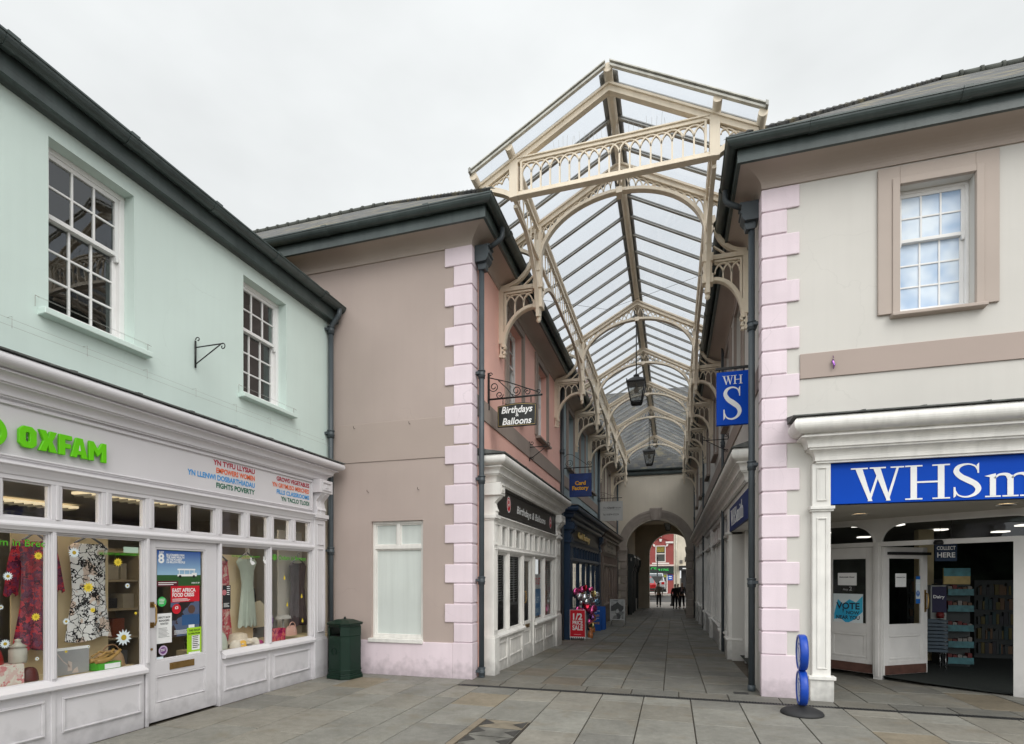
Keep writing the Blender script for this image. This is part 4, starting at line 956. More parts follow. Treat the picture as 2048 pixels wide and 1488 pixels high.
lights = [(15.55+.58*i, 15.55+.58*i+.46) for i in range(10)]
res = shopfront(FL, blue, 14.95, 21.75, .20, wins, lights, NAVY, FASDK, zb=-.7, pil=(.45, .45), riser=.4, z_cor=3.08)
for s, a, w in (('Card', 16.75, .78), ('Factory', 18.05, 1.35)): mb = MB(FL); put_text(mb, s, a, 2.72, .26, .215, 'C', width=w, bold=.03, thick=.03); mb.build('fascia_lettering', mat('gilt_letter', (.80,.58,.22), .35, .1, 5, metal=.2), res['fascia'])
mb = MB(FL); mb.raw([FL(15,-2.5,-.6),FL(21.7,-2.5,-.6),FL(21.7,-2.5,2.9),FL(15,-2.5,2.9)], [(0,1,2,3)]); mb.build('shop_wall', DARK, blue)
for i in range(12):     # racks of greeting cards near the glass
    mb = MB(FL); mb.mi = 0
    for j in range(6):
        mb.mi = random.randrange(4); a = 15.62+i*.45+random.uniform(0,.1); mb.box(a, a+.14, -.25, -.24, .55+.23*j, .72+.23*j)
    mb.build('card_rack', [flat('card_white', (.5,.48,.44)), flat('card_pink', (.4,.12,.2)), flat('card_blue', (.08,.16,.34)), flat('card_tan', (.3,.22,.12))], blue)
crm = thing('terrace_building', (-3.0, 26, -.5), 'cream rendered building with a brown shopfront beside the archway', 'building')
ws = [(23.6, 24.6, 4.78, 6.45), (26.0, 27.0, 4.78, 6.45), (28.4, 29.4, 4.78, 6.45)]
mb = MB(FL); mb.wall(22.55, 30.5, -1, 6.75, ws+[(22.8, 28.4, -1, 2.4)], -.25, 0); mb.build('wall', CREAM2, crm)
mb = MB(FL); mb.box(22.62, 30.45, 0, .02, 4.13, 4.46); mb.build('string_band', TAUPE, crm, .004)
for w_ in ws: sash_window(FL, crm, *w_, .13, SASHW, GLU, TAUPE, 3, 2, 3, sill=(.1, .1, .08), sill_o=.12, surround=(.17, TAUPE))
gutter_run(FL, crm, 22.55, 30.5, .42, 7.06, 0, 6.68, 1.9)
pipe_run(FL, crm, 30.30, .06, -.7, 6.9, .05, (4.7,))
wins = [('win', 22.9, 23.8, 1), ('win', 23.9, 24.8, 1), ('door', 24.95, 25.9, 0), ('win', 26.0, 27.0, 1), ('win', 27.1, 28.05, 1)]
lights = [(22.95+.52*i, 22.95+.52*i+.42) for i in range(10)]
res = shopfront(FL, crm, 22.3, 28.6, .20, wins, lights, BROWNP, mat('stone_fascia', (.36,.31,.26), .6, .1, 2), zb=-.9, pil=(.5, .45), riser=.3, z_cor=3.08)
for i, (s, h) in enumerate((('First Optic', .20), ('Brecon   opticians', .11))):
    mb = MB(FL); put_text(mb, s, 25.4, 2.82-.2*i, h, .215, 'C', width=2.6-.3*i, bold=.03); mb.build('fascia_lettering', BLACKP, res['fascia'])
mb = MB(FL); mb.raw([FL(22.4,-2.5,-.8),FL(28.5,-2.5,-.8),FL(28.5,-2.5,2.9),FL(22.4,-2.5,2.9)], [(0,1,2,3)]); mb.build('shop_wall', DARK, crm)
mb = MB(W0); mb.raw([(-2.5, 14.72, 7.09), (-2.5, 22.55, 7.09), (-6.44, 22.55, 10.25), (-6.44, 14.72, 10.25)], [(0,1,2,3)]); mb.build('roof', SLY, blue)
mb = MB(W0); mb.raw([(-2.5, 22.55, 7.09), (-2.5, 30.5, 7.09), (-6.44, 30.5, 10.25), (-6.44, 22.55, 10.25)], [(0,1,2,3)]); mb.build('roof', SLY, crm)
mb = MB(W0); mb.box(-4.3, -3.55, 24.6, 25.6, 7.4, 11.0); mb.box(-4.36, -3.49, 24.54, 25.66, 10.75, 10.9)
for x in (-4.1, -3.75): mb.lathe([(.11, 0), (.09, .5), (.11, .52)], (x, 25.1, 11.0), 10)
mb.build('chimney', brick_mat('chimney_brick', (.19,.09,.065), (.13,.07,.055), (.2,.17,.14)), crm)

for (a, z) in ((-5.0, 4.0), (-4.0, 4.0), (-4.75, 2.95), (-3.85, 2.95)):
    q = MB(FM); q.tube([(a, .0, z), (a, .05, z), (a, .055, z+.03)], .004, 5); q.build('wall_hook', BLACK, mauve)
# ================================================================== CREAM CORNER SHOP (right)
whs = thing('corner_building', (1.2, 7.9, 0), 'two-storey cream corner building with pale pink quoins and a blue shop sign', 'building')
WW = (2.695, 3.475, 4.86, 6.42); SX0, SX1 = 1.93, 7.6
mb = MB(FM); mb.wall(1.15, 9.5, -.3, 6.75, [WW, (SX0, SX1, -.3, 2.97)], -.25, 0); mb.build('front_wall', CREAM, whs)
mb = MB(FM); mb.box(1.585, 9.5, 0, .02, 4.14, 4.46); mb.build('string_band', mat('mauve_band', None), whs, .004)
FROST = None
def frosted():
    m = bpy.data.materials.new('frosted_glass_sky_tint'); m.use_nodes = True; nt = m.node_tree; N = nt.nodes; L = nt.links; b = N['Principled BSDF']
    geo = N.new('ShaderNodeNewGeometry'); n1 = N.new('ShaderNodeTexNoise'); n1.inputs['Scale'].default_value = 2.6; n1.inputs['Detail'].default_value = 2
    L.new(geo.outputs['Position'], n1.inputs['Vector']); cr = N.new('ShaderNodeValToRGB'); e = cr.color_ramp.elements
    e[0].position = .36; e[0].color = (.34,.47,.66,1); e[1].position = .68; e[1].color = (.70,.78,.86,1); L.new(n1.outputs['Fac'], cr.inputs[0])  # reflected sky put into the glass colour, blue to pale by noise
    L.new(cr.outputs[0], b.inputs['Base Color']); b.inputs['Roughness'].default_value = .22; b.inputs['Specular IOR Level'].default_value = .7
    return m
sash_window(FM, whs, *WW, .12, SASHW, frosted(), COVE, 3, 2, 3, sill=(.10, .10, .07), sill_o=.10, surround=(.235, COVE), fw=.035)
quoins(whs, 1, QUOIN)
gutter_run(FM, whs, 1.15, 9.5, .42, 7.10, 0, 6.70, 1.55, mitre0=1)
gutter_run(FR, whs, 7.82, 30.5, .42, 7.10, 0, 6.70, 1.9, mitre0=1)
ez = 7.12; k = 3.75
hip(whs, .70, 7.35, .70+k, 11.1, 30.5, 12, 1, 10.16)
hopper(whs, 1)
for y, z1 in ((13.3, 6.9), (21.5, 6.9), (30.25, 6.9)): pipe_run(FR, whs, y, .045, -.7, z1, .034, (4.6,))
# arcade side
ws = [(9.9, 10.9, 4.84, 6.42), (11.9, 12.9, 4.84, 6.42), (15.2, 16.2, 4.84, 6.42), (18.4, 19.4, 4.84, 6.42), (23.2, 24.2, 4.84, 6.42), (26.6, 27.6, 4.84, 6.42)]
mb = MB(FR); mb.wall(8.05, 30.5, -1, 6.75, ws+[(8.95, 11.75, -1, 2.47), (12.1, 27.5, -1, 2.9)], -.25, 0); mb.build('side_wall', CREAM, whs)
mb = MB(FR); mb.box(8.06, 30.45, 0, .02, 4.16, 4.48); mb.build('string_band', TAUPE, whs, .004)
for w_ in ws: sash_window(FR, whs, *w_, .13, SASHW, GLU, TAUPE, 3, 2, 3, sill=(.1, .1, .08), sill_o=.12, surround=(.17, TAUPE))
# front shopfront: pilaster, deep cornice, blue sign
cornice(FM, whs, 1.80, 8.0, 3.02, 1.12, WHITEP, .06, h=1.25)
mb = MB(FM); mb.box(SX0, SX1, -.10, .03, 2.50, 3.02); sg = mb.build('sign_panel', NAVYW, whs, .004)
mb = MB(FM); serif(mb, 'WHSmith', 2.16, 2.525, .42, .032, sx=1.23, gap=.01); mb.build('sign_lettering', WHITE, sg)
def front_pilaster(a0, a1):
    q = MB(FM); q.box(a0, a1, 0, .075, .30, 3.02)
    q.box(a0-.03, a1+.04, 0, .12, 2.435, 2.475); q.box(a0-.02, a1+.03, 0, .10, 2.41, 2.435)
    q.box(a0-.03, a1+.03, 0, .105, -.3, .27); q.box(a0-.05, a1+.05, 0, .13, .27, .315)
    q.panel(a0+.05, a1-.04, .40, 2.33, .075, .018, .010); q.panel(a0+.05, a1-.04, 2.54, 2.97, .075, .018, .010)
    return q.build('pilaster', WHITEP, whs, .005)
front_pilaster(1.715, 1.925); front_pilaster(7.6, 7.81)
# entrance lobby: soffit with downlights
mb = MB(W0); mb.raw([(1.9,7.82,2.49),(7.6,7.82,2.49),(7.6,12.5,2.49),(1.9,12.5,2.49)], [(0,1,2,3)]); mb.build('lobby_soffit', mat('lobby_paint', (.40,.375,.33), .6, .05, 2), whs)
DL = emit('warm_downlight', (1, .80, .5), 5)
for (x, y) in ((2.62, 9.05), (4.02, 8.30), (5.6, 8.3)):
    mb = MB(W0); mb.lathe([(.075, 0), (.075, .006)], (x, y, 2.478), 20); d = mb.build('downlight', DL, whs)
    q = MB(W0); q.lathe([(.10, 0), (.10, .012), (.078, .012), (.078, 0)], (x, y, 2.474), 20); q.build('trim_ring', WHITE, d)
mb = MB(W0); mb.raw([(1.9,7.9,-.1),(1.9,13,-.1),(1.9,13,2.5),(1.9,7.9,2.5)], [(0,1,2,3)]); mb.build('lobby_wall', CREAM, whs)
# slanted screen across the lobby: frame FD, a runs from the left rear to the right front
dx, dy = .77, -.638; P0 = (2.30, 10.57)
FD = Frame(P0, (dx, dy), (-.638, -.77))
LOB = mat('lobby_joinery', (.64,.62,.60), .4, .06, 4, .03, 60, grime=.2)
a_post = 1.075; a_r = 2.70
def fan(a0, a1, z0, z1, left_round, right_round, m, par):
    """flat-headed light with rounded shoulders"""
    r = z1-z0
    top = [(a0, z0)]
    top += [(a0+r*1.25*(1-math.cos(R(t))), z0+r*math.sin(R(t))) for t in range(0, 91, 9)] if left_round else [(a0, z1)]
    top += [(a1-r*1.25*(1-math.cos(R(t))), z0+r*math.sin(R(t))) for t in range(90, -1, -9)] if right_round else [(a1, z1)]
    return top
mb = MB(FD)
mb.box(-.9, 3.6, -.06, .04, 2.05, 2.12); mb.box(a_post-.055, a_post+.055, -.06, .05, -.05, 2.05); mb.box(a_post-.022, a_post+.022, .05, .065, 0, 2.12); mb.box(a_r, a_r+.12, -.06, .05, -.05, 2.05)
for (u0, u1, l, r_) in ((-.9, a_post-.05, False, True), (a_post+.05, a_r+.35, True, True)):
    t = fan(u0, u1, 2.12, 2.405, l, r_, None, None)
    n = len(t)
    # spandrel above the light
    up = [(p[0], 2.492) for p in t]
    vs = [(p[0], o, p[1]) for o in (-.05, .02) for p in t+up]; N2 = 2*n
    fs = []
    for i in range(n-1): fs += [(i, i+1, n+i+1, n+i), (N2+i, N2+i+1, N2+n+i+1, N2+n+i), (i, i+1, N2+i+1, N2+i)]
    mb.add(vs, fs)
    mb.strip(t, .03, .02, .035)
mb.box(a_post-.05, a_post+.05, -.05, .02, 2.12, 2.492); mb.box(a_r+.35, 3.6, -.05, .02, 2.12, 2.492)
scr = mb.build('entrance_screen', LOB, whs, .003)
mb = MB(FD); mb.sheet(-.9, a_r+.3, -.022, -.018, 2.12, 2.42); mb.build('pane', GL, scr)
# fixed leaf left of the post
def leaf(F, a0, a1, nm, handle=None, z0=.02):
    q = MB(F); w = .115
    q.box(a0, a0+w, -.045, 0, z0, 2.045); q.box(a1-w, a1, -.045, 0, z0, 2.045); q.box(a0+w, a1-w, -.045, 0, 1.88, 2.045); q.box(a0+w, a1-w, -.045, 0, .66, .80); q.box(a0+w, a1-w, -.045, 0, z0, .24)
    q.box(a0+w, a1-w, -.038, -.018, .24, .66); q.panel(a0+w, a1-w, .24, .66, -.018, .05, .010); q.rim(a0+w, a1-w, .80, 1.88, -.038, -.01, .018)
    D = q.build(nm, LOB, whs, .003)
    g = MB(F); g.sheet(a0+w+.018, a1-w-.018, -.025, -.021, .818, 1.862); g.build('pane', GL, D)
    k = MB(F); k.box(a0+.03, a1-.03, 0, .005, .025, .17); k.build('kick_plate', mat('brown_kickplate', (.085,.040,.03), .5, .3, 8), D)
    if handle is not None:
        h = MB(F); h.tube([(handle, .0, 1.05), (handle, .045, 1.07), (handle, .05, 1.18), (handle, .045, 1.29), (handle, .0, 1.31)], .012, 8); h.box(handle-.022, handle+.022, 0, .005, 1.0, 1.36); h.build('handle', BRASS, D)
    return D
leaf(FD, .24, a_post-.056, 'fixed_leaf')
px, py = FD(a_post+.07, 0, 0)[:2]
vx, vy = 3.97-px, 10.36-py; l = math.hypot(vx, vy); vx, vy = vx/l, vy/l
FE = Frame((px, py), (vx, vy), (vy, -vx))
DOORL = l
leafE = leaf(FE, 0, l, 'open_door', l-.05)
mb = MB(FE); mb.box(.08, l+.02, .0, .05, 1.92, 1.965); mb.build('door_closer', BLACKP, leafE)
mb = MB(FD); mb.lathe([(.055, 0), (.062, .03), (.045, .07)], FD(1.88, .06, 2.04), 14); mb.build('entry_sensor', BLACKP, scr)
# mat and shop interior
mb = MB(W0); mb.raw([(3.10,9.93,.006), (3.55, 9.42,.006), (4.1,8.98,.006), (4.8,8.55,.006), (6.5,8.2,.006), (9,8.2,.006), (9,14,.006), (3.1,14,.006)], [list(range(8))]); mb.build('entrance_mat', mat('dark_green_mat', (.010,.014,.012), .95, .3, 20, .4, 200), whs)
mb = MB(W0); mb.raw([(1.3,17,-.1),(10,17,-.1),(10,17,2.5),(1.3,17,2.5)], [(0,1,2,3)]); mb.raw([(9.4,8.1,-.1),(9.4,17,-.1),(9.4,17,2.5),(9.4,8.1,2.5)], [(0,1,2,3)]); mb.build('shop_wall', mat('green_dark_wall', (.034,.048,.034), .9, .5, 2.2), whs)
mb = MB(W0); mb.raw([(1.9,11.5,2.485),(10,11.5,2.485),(10,17,2.485),(1.9,17,2.485)], [(0,1,2,3)]); mb.raw([(3.2, 9.9, 2.484), (4.6, 8.75, 2.484), (9.4, 8.75, 2.484), (9.4, 11.5, 2.484), (3.2, 11.5, 2.484)], [(0,1,2,3,4)]); mb.build('shop_ceiling', mat('dark_ceiling', (.09,.095,.085), .9, .1, 2), whs)
mb = MB(W0); mb.raw([(1.3,10.6,-.01),(10,10.6,-.01),(10,17,-.01),(1.3,17,-.01)], [(0,1,2,3)]); mb.build('shop_floor', mat('shop_carpet', (.03,.032,.028), .95, .3, 6), whs)
CL = emit('cool_strip', (1, .96, .86), 1.6)
for (x, y) in ((2.5,11.2),(3.2,11.0),(3.7,10.9),(4.9,12.3),(3.0,12.6),(2.4,13.8),(4.2,14.2),(5.9,11.6),(6.3,13.2)):
    mb = MB(W0); mb.box(x-.11, x+.11, y-.11, y+.11, 2.455, 2.478); mb.build('ceiling_or_fill_light', CL, whs)
# shopfront along the arcade
cornice(FR, whs, 9.15, 29.2, 3.05, .80, WHITEP, .03, h=1.15)
mb = MB(FR); mb.box(8.5, 30.0, .0, .02, 2.93, 3.05); mb.build('architrave_board', WHITEP, whs, .003)
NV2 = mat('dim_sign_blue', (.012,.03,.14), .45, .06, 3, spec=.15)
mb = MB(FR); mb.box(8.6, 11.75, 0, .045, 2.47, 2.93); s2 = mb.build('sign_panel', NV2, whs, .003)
mb = MB(FR); serif(mb, 'WHSmith', 11.45, 2.55, .30, .047, flip=True, sx=1.22, gap=.02); mb.build('sign_lettering', WHITE, s2)
ped = [11.95, 13.75, 17.35, 20.6, 24.4, 27.3]
for i, y in enumerate(ped):
    w = .34 if i == 0 else .22
    q = MB(FR); q.box(y-w/2, y+w/2, -.2, .06, .30, 2.93); q.box(y-w/2-.03, y+w/2+.03, -.2, .11, 2.42, 2.47)
    q.box(y-w/2-.02, y+w/2+.02, -.2, .09, -1, .28); q.box(y-w/2-.045, y+w/2+.045, -.2, .12, .28, .325)
    q.panel(y-w/2+.05, y+w/2-.05, .42, 2.32, .06, .018, .010); q.build('pilaster', WHITEP, whs, .005)
    if i+1 < len(ped):
        b0, b1 = y+w/2, ped[i+1]-.11
        r = MB(FR); r.box(b0, b1, -.2, .0, -1, .25); r.prism([(-.2, .25), (.03, .25), (.045, .27), (.045, .30), (.0, .33), (-.2, .33)], b0, b1, 'a'); r.build('stall_riser', WHITEP, whs, .003)
        n = max(2, round((b1-b0)/.9)); r = MB(FR); r.rim(b0, b1, .33, 2.45, -.12, -.02, .05); r.box(b0, b1, -.13, .03, 2.43, 2.49); r.rim(b0, b1, 2.49, 2.93, -.12, -.02, .04)
        for k_ in range(1, n): u = b0+(b1-b0)*k_/n; r.box(u-.03, u+.03, -.12, -.015, .33, 2.93)
        D = r.build('display_window', WHITEP, whs, .003)
        g = MB(FR); g.sheet(b0, b1, -.075, -.07, .35, 2.45); g.build('pane', GL, D)
        g = MB(FR); g.box(b0+.04, b1-.04, -.075, -.068, 2.50, 2.92)
        g.build('coloured_light', [NV2, mat('dim_red_panel', (.20,.012,.018), .4, .1, 4), mat('grey_panel', (.10,.10,.10), .4, .1, 4)][min(i, 2) if i < 3 else 2], D)
        g = MB(FR); g.box(b0, b1, -.55, -.5, .3, 2.9); g.build('display_back', mat('display_card', (.34,.33,.31), .8, .25, 3), D)
# recess between the corner and the first pilaster
mb = MB(FR); mb.box(8.95, 11.78, -.55, -.5, -.5, 2.6); mb.raw([FR(8.95,-.5,2.465),FR(11.78,-.5,2.465),FR(11.78,0,2.465),FR(8.95,0,2.465)], [(0,1,2,3)]); mb.box(11.4, 11.44, -.5, -.2, -.5, 2.46); mb.panel(9.2, 11.2, .3, 2.2, -.5, .06, .02); mb.build('side_recess', WHITEP, whs)

# ================================================================== ARCHWAY BUILDING at the end of the arcade
arch = thing('archway_building', (-.9, 30.6, -.65), 'cream wall with round stone archway and slate roof at the end of the arcade', 'building')
CXA, RA, ZS = -.86, 1.585, 3.0
def arch_wall(mb, F, x0, x1, zt, cx, r, zs, o0, o1, zb=-1.2):
    al = arc(cx, zs, r, r, 180, 0, 28); n = len(al)
    poly_l = [(x0, zb), (cx-r, zb)]; 
    vs = []; fs = []
    mb.box(x0, cx-r, o0, o1, zb, zs, F); mb.box(cx+r, x1, o0, o1, zb, zs, F)
    pts = [(x0, zs)]+al+[(x1, zs)]; ups = [(x0, zt)]+[(p[0], zt) for p in al]+[(x1, zt)]
    m = len(pts); vs = [(p[0], o, p[1]) for o in (o0, o1) for p in pts+ups]; k = 2*m
    for i in range(m-1):
        fs += [(i, i+1, m+i+1, m+i), (k+i, k+i+1, k+m+i+1, k+m+i)]
        if 0 < i < m-2: fs.append((i, i+1, k+i+1, k+i))
    fs += [(m+i, m+i+1, k+m+i+1, k+m+i) for i in range(m-1)]
    mb.add(vs, fs, F)
mb = MB(FA); arch_wall(mb, FA, -3.4, 1.6, 7.25, CXA, RA, ZS, -.5, 0); mb.build('wall', CREAM2, arch)
# stone surround
mb = MB(FA)
for (r0, r1, d) in ((RA, RA+.17, .05), (RA+.17, RA+.33, .08), (RA+.33, RA+.45, .11)):
    al = arc(CXA, ZS+.1, r0, r0, 180, 0, 40); bl = arc(CXA, ZS+.1, r1, r1, 180, 0, 40); n = len(al)
    vs = [(p[0], o, p[1]) for o in (.001, d) for p in al+bl]; fs = []
    for i in range(n-1): fs += [(2*n+i, 2*n+i+1, 3*n+i+1, 3*n+i), (i, i+1, 2*n+i+1, 2*n+i), (n+i, n+i+1, 3*n+i+1, 3*n+i)]
    mb.add(vs, fs)
mb.build('arch_moulding', STONE, arch)
mb = MB(FA)
for k_, (w0, w1, d) in enumerate(((.34, .24, .13), (.22, .16, .17), (.10, .08, .21))):
    mb.prism([(CXA-w1, ZS+RA-.03), (CXA+w1, ZS+RA-.03), (CXA+w0, ZS+RA+.66-.03*k_), (CXA-w0, ZS+RA+.66-.03*k_)], .0, d)
mb.build('keystone', STONE, arch, .01)
mb = MB(FA)
for s_ in (-1, 1):
    xi = CXA+s_*RA; xo = CXA+s_*(RA+.50)
    a0, a1 = min(xi, xo), max(xi, xo)
    mb.box(a0-.05, a1+.05, -.52, .10, 2.86, 2.93); mb.box(a0-.03, a1+.03, -.51, .075, 2.74, 2.86); mb.box(a0-.07, a1+.07, -.53, .13, 2.93, 3.10)
mb.build('impost', STONE, arch, .008)
for s_ in (-1, 1):
    xi = CXA+s_*RA
    for i in range(9):
        z0 = -.9+i*.404; w = .50 if i % 2 == 0 else .31
        a0, a1 = min(xi, xi+s_*w), max(xi, xi+s_*w)
        mb = MB(FA); mb.box(a0-(.03 if s_ > 0 else 0), a1+(.03 if s_ < 0 else 0), -.52, .06, z0+.012, z0+.392); mb.build('pier_block', STONE, arch, .012)
# eaves and roof
gutter_run(FA, arch, -3.4, 1.6, .18, 7.34, 0, 7.15, 1.4, cove=False)
mb = MB(FA); mb.box(-3.4, 1.6, 0, .07, 7.05, 7.30); mb.build('eaves_board', GUTTER, arch)
mb = MB(W0); mb.raw([(-9,30.25,7.36),(8,30.25,7.36),(8,37.2,13.9),(-9,37.2,13.9)], [(0,1,2,3)]); mb.build('roof', slate_mat('dark_slate', 'X', .55), arch)
# passage behind the arch
mb = MB(W0); mb.raw([(-2.45,31.0,-1),(-2.45,38,-1),(-2.45,38,5.2),(-2.45,31.0,5.2)], [(0,1,2,3)]); mb.raw([(1.4,31.0,-1),(1.4,38,-1),(1.4,38,5.2),(1.4,31.0,5.2)], [(0,1,2,3)]); mb.raw([(-2.45,31.0,5.0),(1.4,31.0,5.0),(1.4,38,5.0),(-2.45,38,5.0)], [(0,1,2,3)]); mb.build('passage_wall', mat('passage_cream', (.66,.58,.46), .8, .1, 1.2, .1), arch)
mb = MB(W0); arch_wall(mb, Frame((0, 38), (1, 0), (0, -1)), -2.6, 1.45, 5.3, -.10, 1.40, 3.0, -.6, 0); mb.build('outer_arch', mat('passage_cream2', (.56,.50,.41), .8, .1, 1.2, .1), arch)
mb = MB(W0); mb.box(-9, -2.6, 38, 38.6, -1, 8); mb.box(1.45, 8, 38, 38.6, -1, 8); mb.box(-9, 8, 38, 38.6, 5.3, 8); mb.build('street_wall', CREAM2, arch)
# small dark shopfronts inside the passage (left)
FP = Frame((-2.45, 0), (0, 1), (1, 0))
for (y0, y1) in ((31.6, 33.4), (34.6, 37.6)):
    q = MB(FP); q.box(y0, y1, 0, .16, 2.35, 2.6); q.prism([(0, 2.6), (.34, 2.6), (.36, 2.68), (.30, 2.78), (0, 2.84)], y0-.05, y1+.05, 'a'); q.box(y0, y0+.16, 0, .24, -.9, 2.4); q.box(y1-.16, y1, 0, .24, -.9, 2.4); q.box(y0, y1, 0, .08, -.9, -.15)
    s_ = q.build('passage_shopfront', mat('black_green_joinery', (.012,.016,.015), .4, .2, 3), arch, .004)
    q = MB(FP); q.sheet(y0+.16, y1-.16, .02, .03, -.15, 2.35); q.build('pane', GL, s_)
    q = MB(FP); q.box(y0+.02, y1-.02, .34, .365, 2.61, 2.66); q.build('cornice_edge', WHITEP, s_)
    for a in (y0+.08, y1-.08):
        q = MB(FP); q.prism([(.24, 1.75), (.30, 1.85), (.30, 2.0), (.40, 2.2), (.42, 2.6), (.24, 2.6)], a-.09, a+.09, 'a'); q.build('console_bracket', mat('black_green_joinery', None), s_)
mb = MB(FP); mb.rim(34.1, 34.5, -.55, .15, .3, .33, .03); mb.box(34.12, 34.48, .3, .305, -.5, .1)
tag(mb.build('notice_board', WHITEP), 'low white framed board against the passage wall inside the archway', 'board')
# ================================================================== GLAZED ARCADE ROOF
roof = thing('arcade_roof', (-.87, 18, 6), 'pitched glass roof over the arcade on cream iron trusses with pointed lattice arches', 'glass roof')
XC, HS = -.855, 1.395            # ridge line, half distance between the posts
def zr(x): return 8.525-abs(x-XC)*.545      # underside line of the glass / top of rafters
XE = 1.93
TY = [9.25, 14.0, 16.95, 19.9, 22.85, 27.65]
def FT(y): return Frame((0, y), (1, 0), (0, -1))
def lattice_line(mb, F, f_top, f_bot, a0, a1, n, o0, o1, r, w=.022, ends=True):
    """interlaced pointed arches hanging from a top line, bars running down to a bottom line"""
    s = (a1-a0)/n
    for i in range(n+1):
        a = a0+s*i
        zt, zb = f_top(a)-r, f_bot(a)
        if 0 < i < n and zt-zb > .02: mb.strip([(a, zb), (a, zt)], w, o0, o1, F)
    for i in range(-1, n):
        pts = []
        for k in range(13):
            t = PI*k/12; a = a0+s*(i+1)-s*math.cos(t)
            z = f_top(a)-r+(r-w*.6)*math.sin(t)
            if a0-.001 <= a <= a1+.001 and z > f_bot(a)-.005: pts.append((a, z))
            elif pts: break
        if len(pts) > 2: mb.strip(pts, w*.9, o0+.004*(i % 2), o1-.004*(i % 2), F)
def wall_bracket(F, y, xw, xp, m, par):
    """bracket between arcade wall (xw) and post (xp); drawn in the truss plane"""
    s = 1 if xp > xw else -1; L_ = abs(xp-xw); q = lambda d, z: (xw+s*d, z)
    b = MB(F)
    b.strip([q(.045, 5.72), q(.045, 6.70)], .09, -.047, .047); b.strip([q(.02, 6.665), q(L_, 6.665)], .07, -.05, .05)
    b.strip([q(.11, 6.60), q(L_-.04, 6.60)], .03, -.038, .038); b.strip([q(.115, 5.80), q(.115, 6.6)], .03, -.036, .036)
    low = [q(L_-.02-(L_-.10)*math.sin(R(t)), 6.32-.66*(1-math.cos(R(t)))) for t in range(0, 91, 6)]
    b.strip(low, .062, -.043, .043); b.strip([(p[0], p[1]-.012) for p in low], .03, -.055, .055)
    b.strip([q(.06, 5.75), q(.05, 5.58), q(.03, 5.48)], .06, -.035, .035)
    for zz, rr in ((5.66, .045), (5.56, .035), (5.49, .026)):
        c = q(.09, zz); b.prism([(c[0]+rr*math.cos(t*PI/5), c[1]+rr*math.sin(t*PI/5)) for t in range(10)], -.035, .035)
    # upper sweep from post down to the bracket top
    up = [q(L_-.02-(L_-.05)*math.sin(R(t)), 7.25-.55*(1-math.cos(R(t)))) for t in range(0, 91, 6)]
    up = [q(.03+(L_-.05)*(1-math.cos(R(t))), 6.72+.62*(math.sin(R(t))**1.0)*0+.62*(1-math.sqrt(max(0, 1-(1-math.cos(R(t)))**2)))) for t in range(0, 91, 6)]
    b.strip(up, .06, -.04, .04); b.strip([q(L_-.22, 6.70), q(L_-.03, 6.86)], .02, -.02, .02)
    # small pointed lattice
    a0, a1 = sorted((q(.13, 0)[0], q(L_-.05, 0)[0]))
    fl = sorted(low)
    def fb(a):
        for i in range(len(fl)-1):
            if fl[i][0] <= a <= fl[i+1][0]:
                t = (a-fl[i][0])/max(1e-6, fl[i+1][0]-fl[i][0]); return fl[i][1]+(fl[i+1][1]-fl[i][1])*t+.03
        return 6.3
    lattice_line(b, F, lambda a: 6.585, fb, a0, a1, 3, -.018, .018, .17, .022)
    return b.build('wall_bracket', m, par)
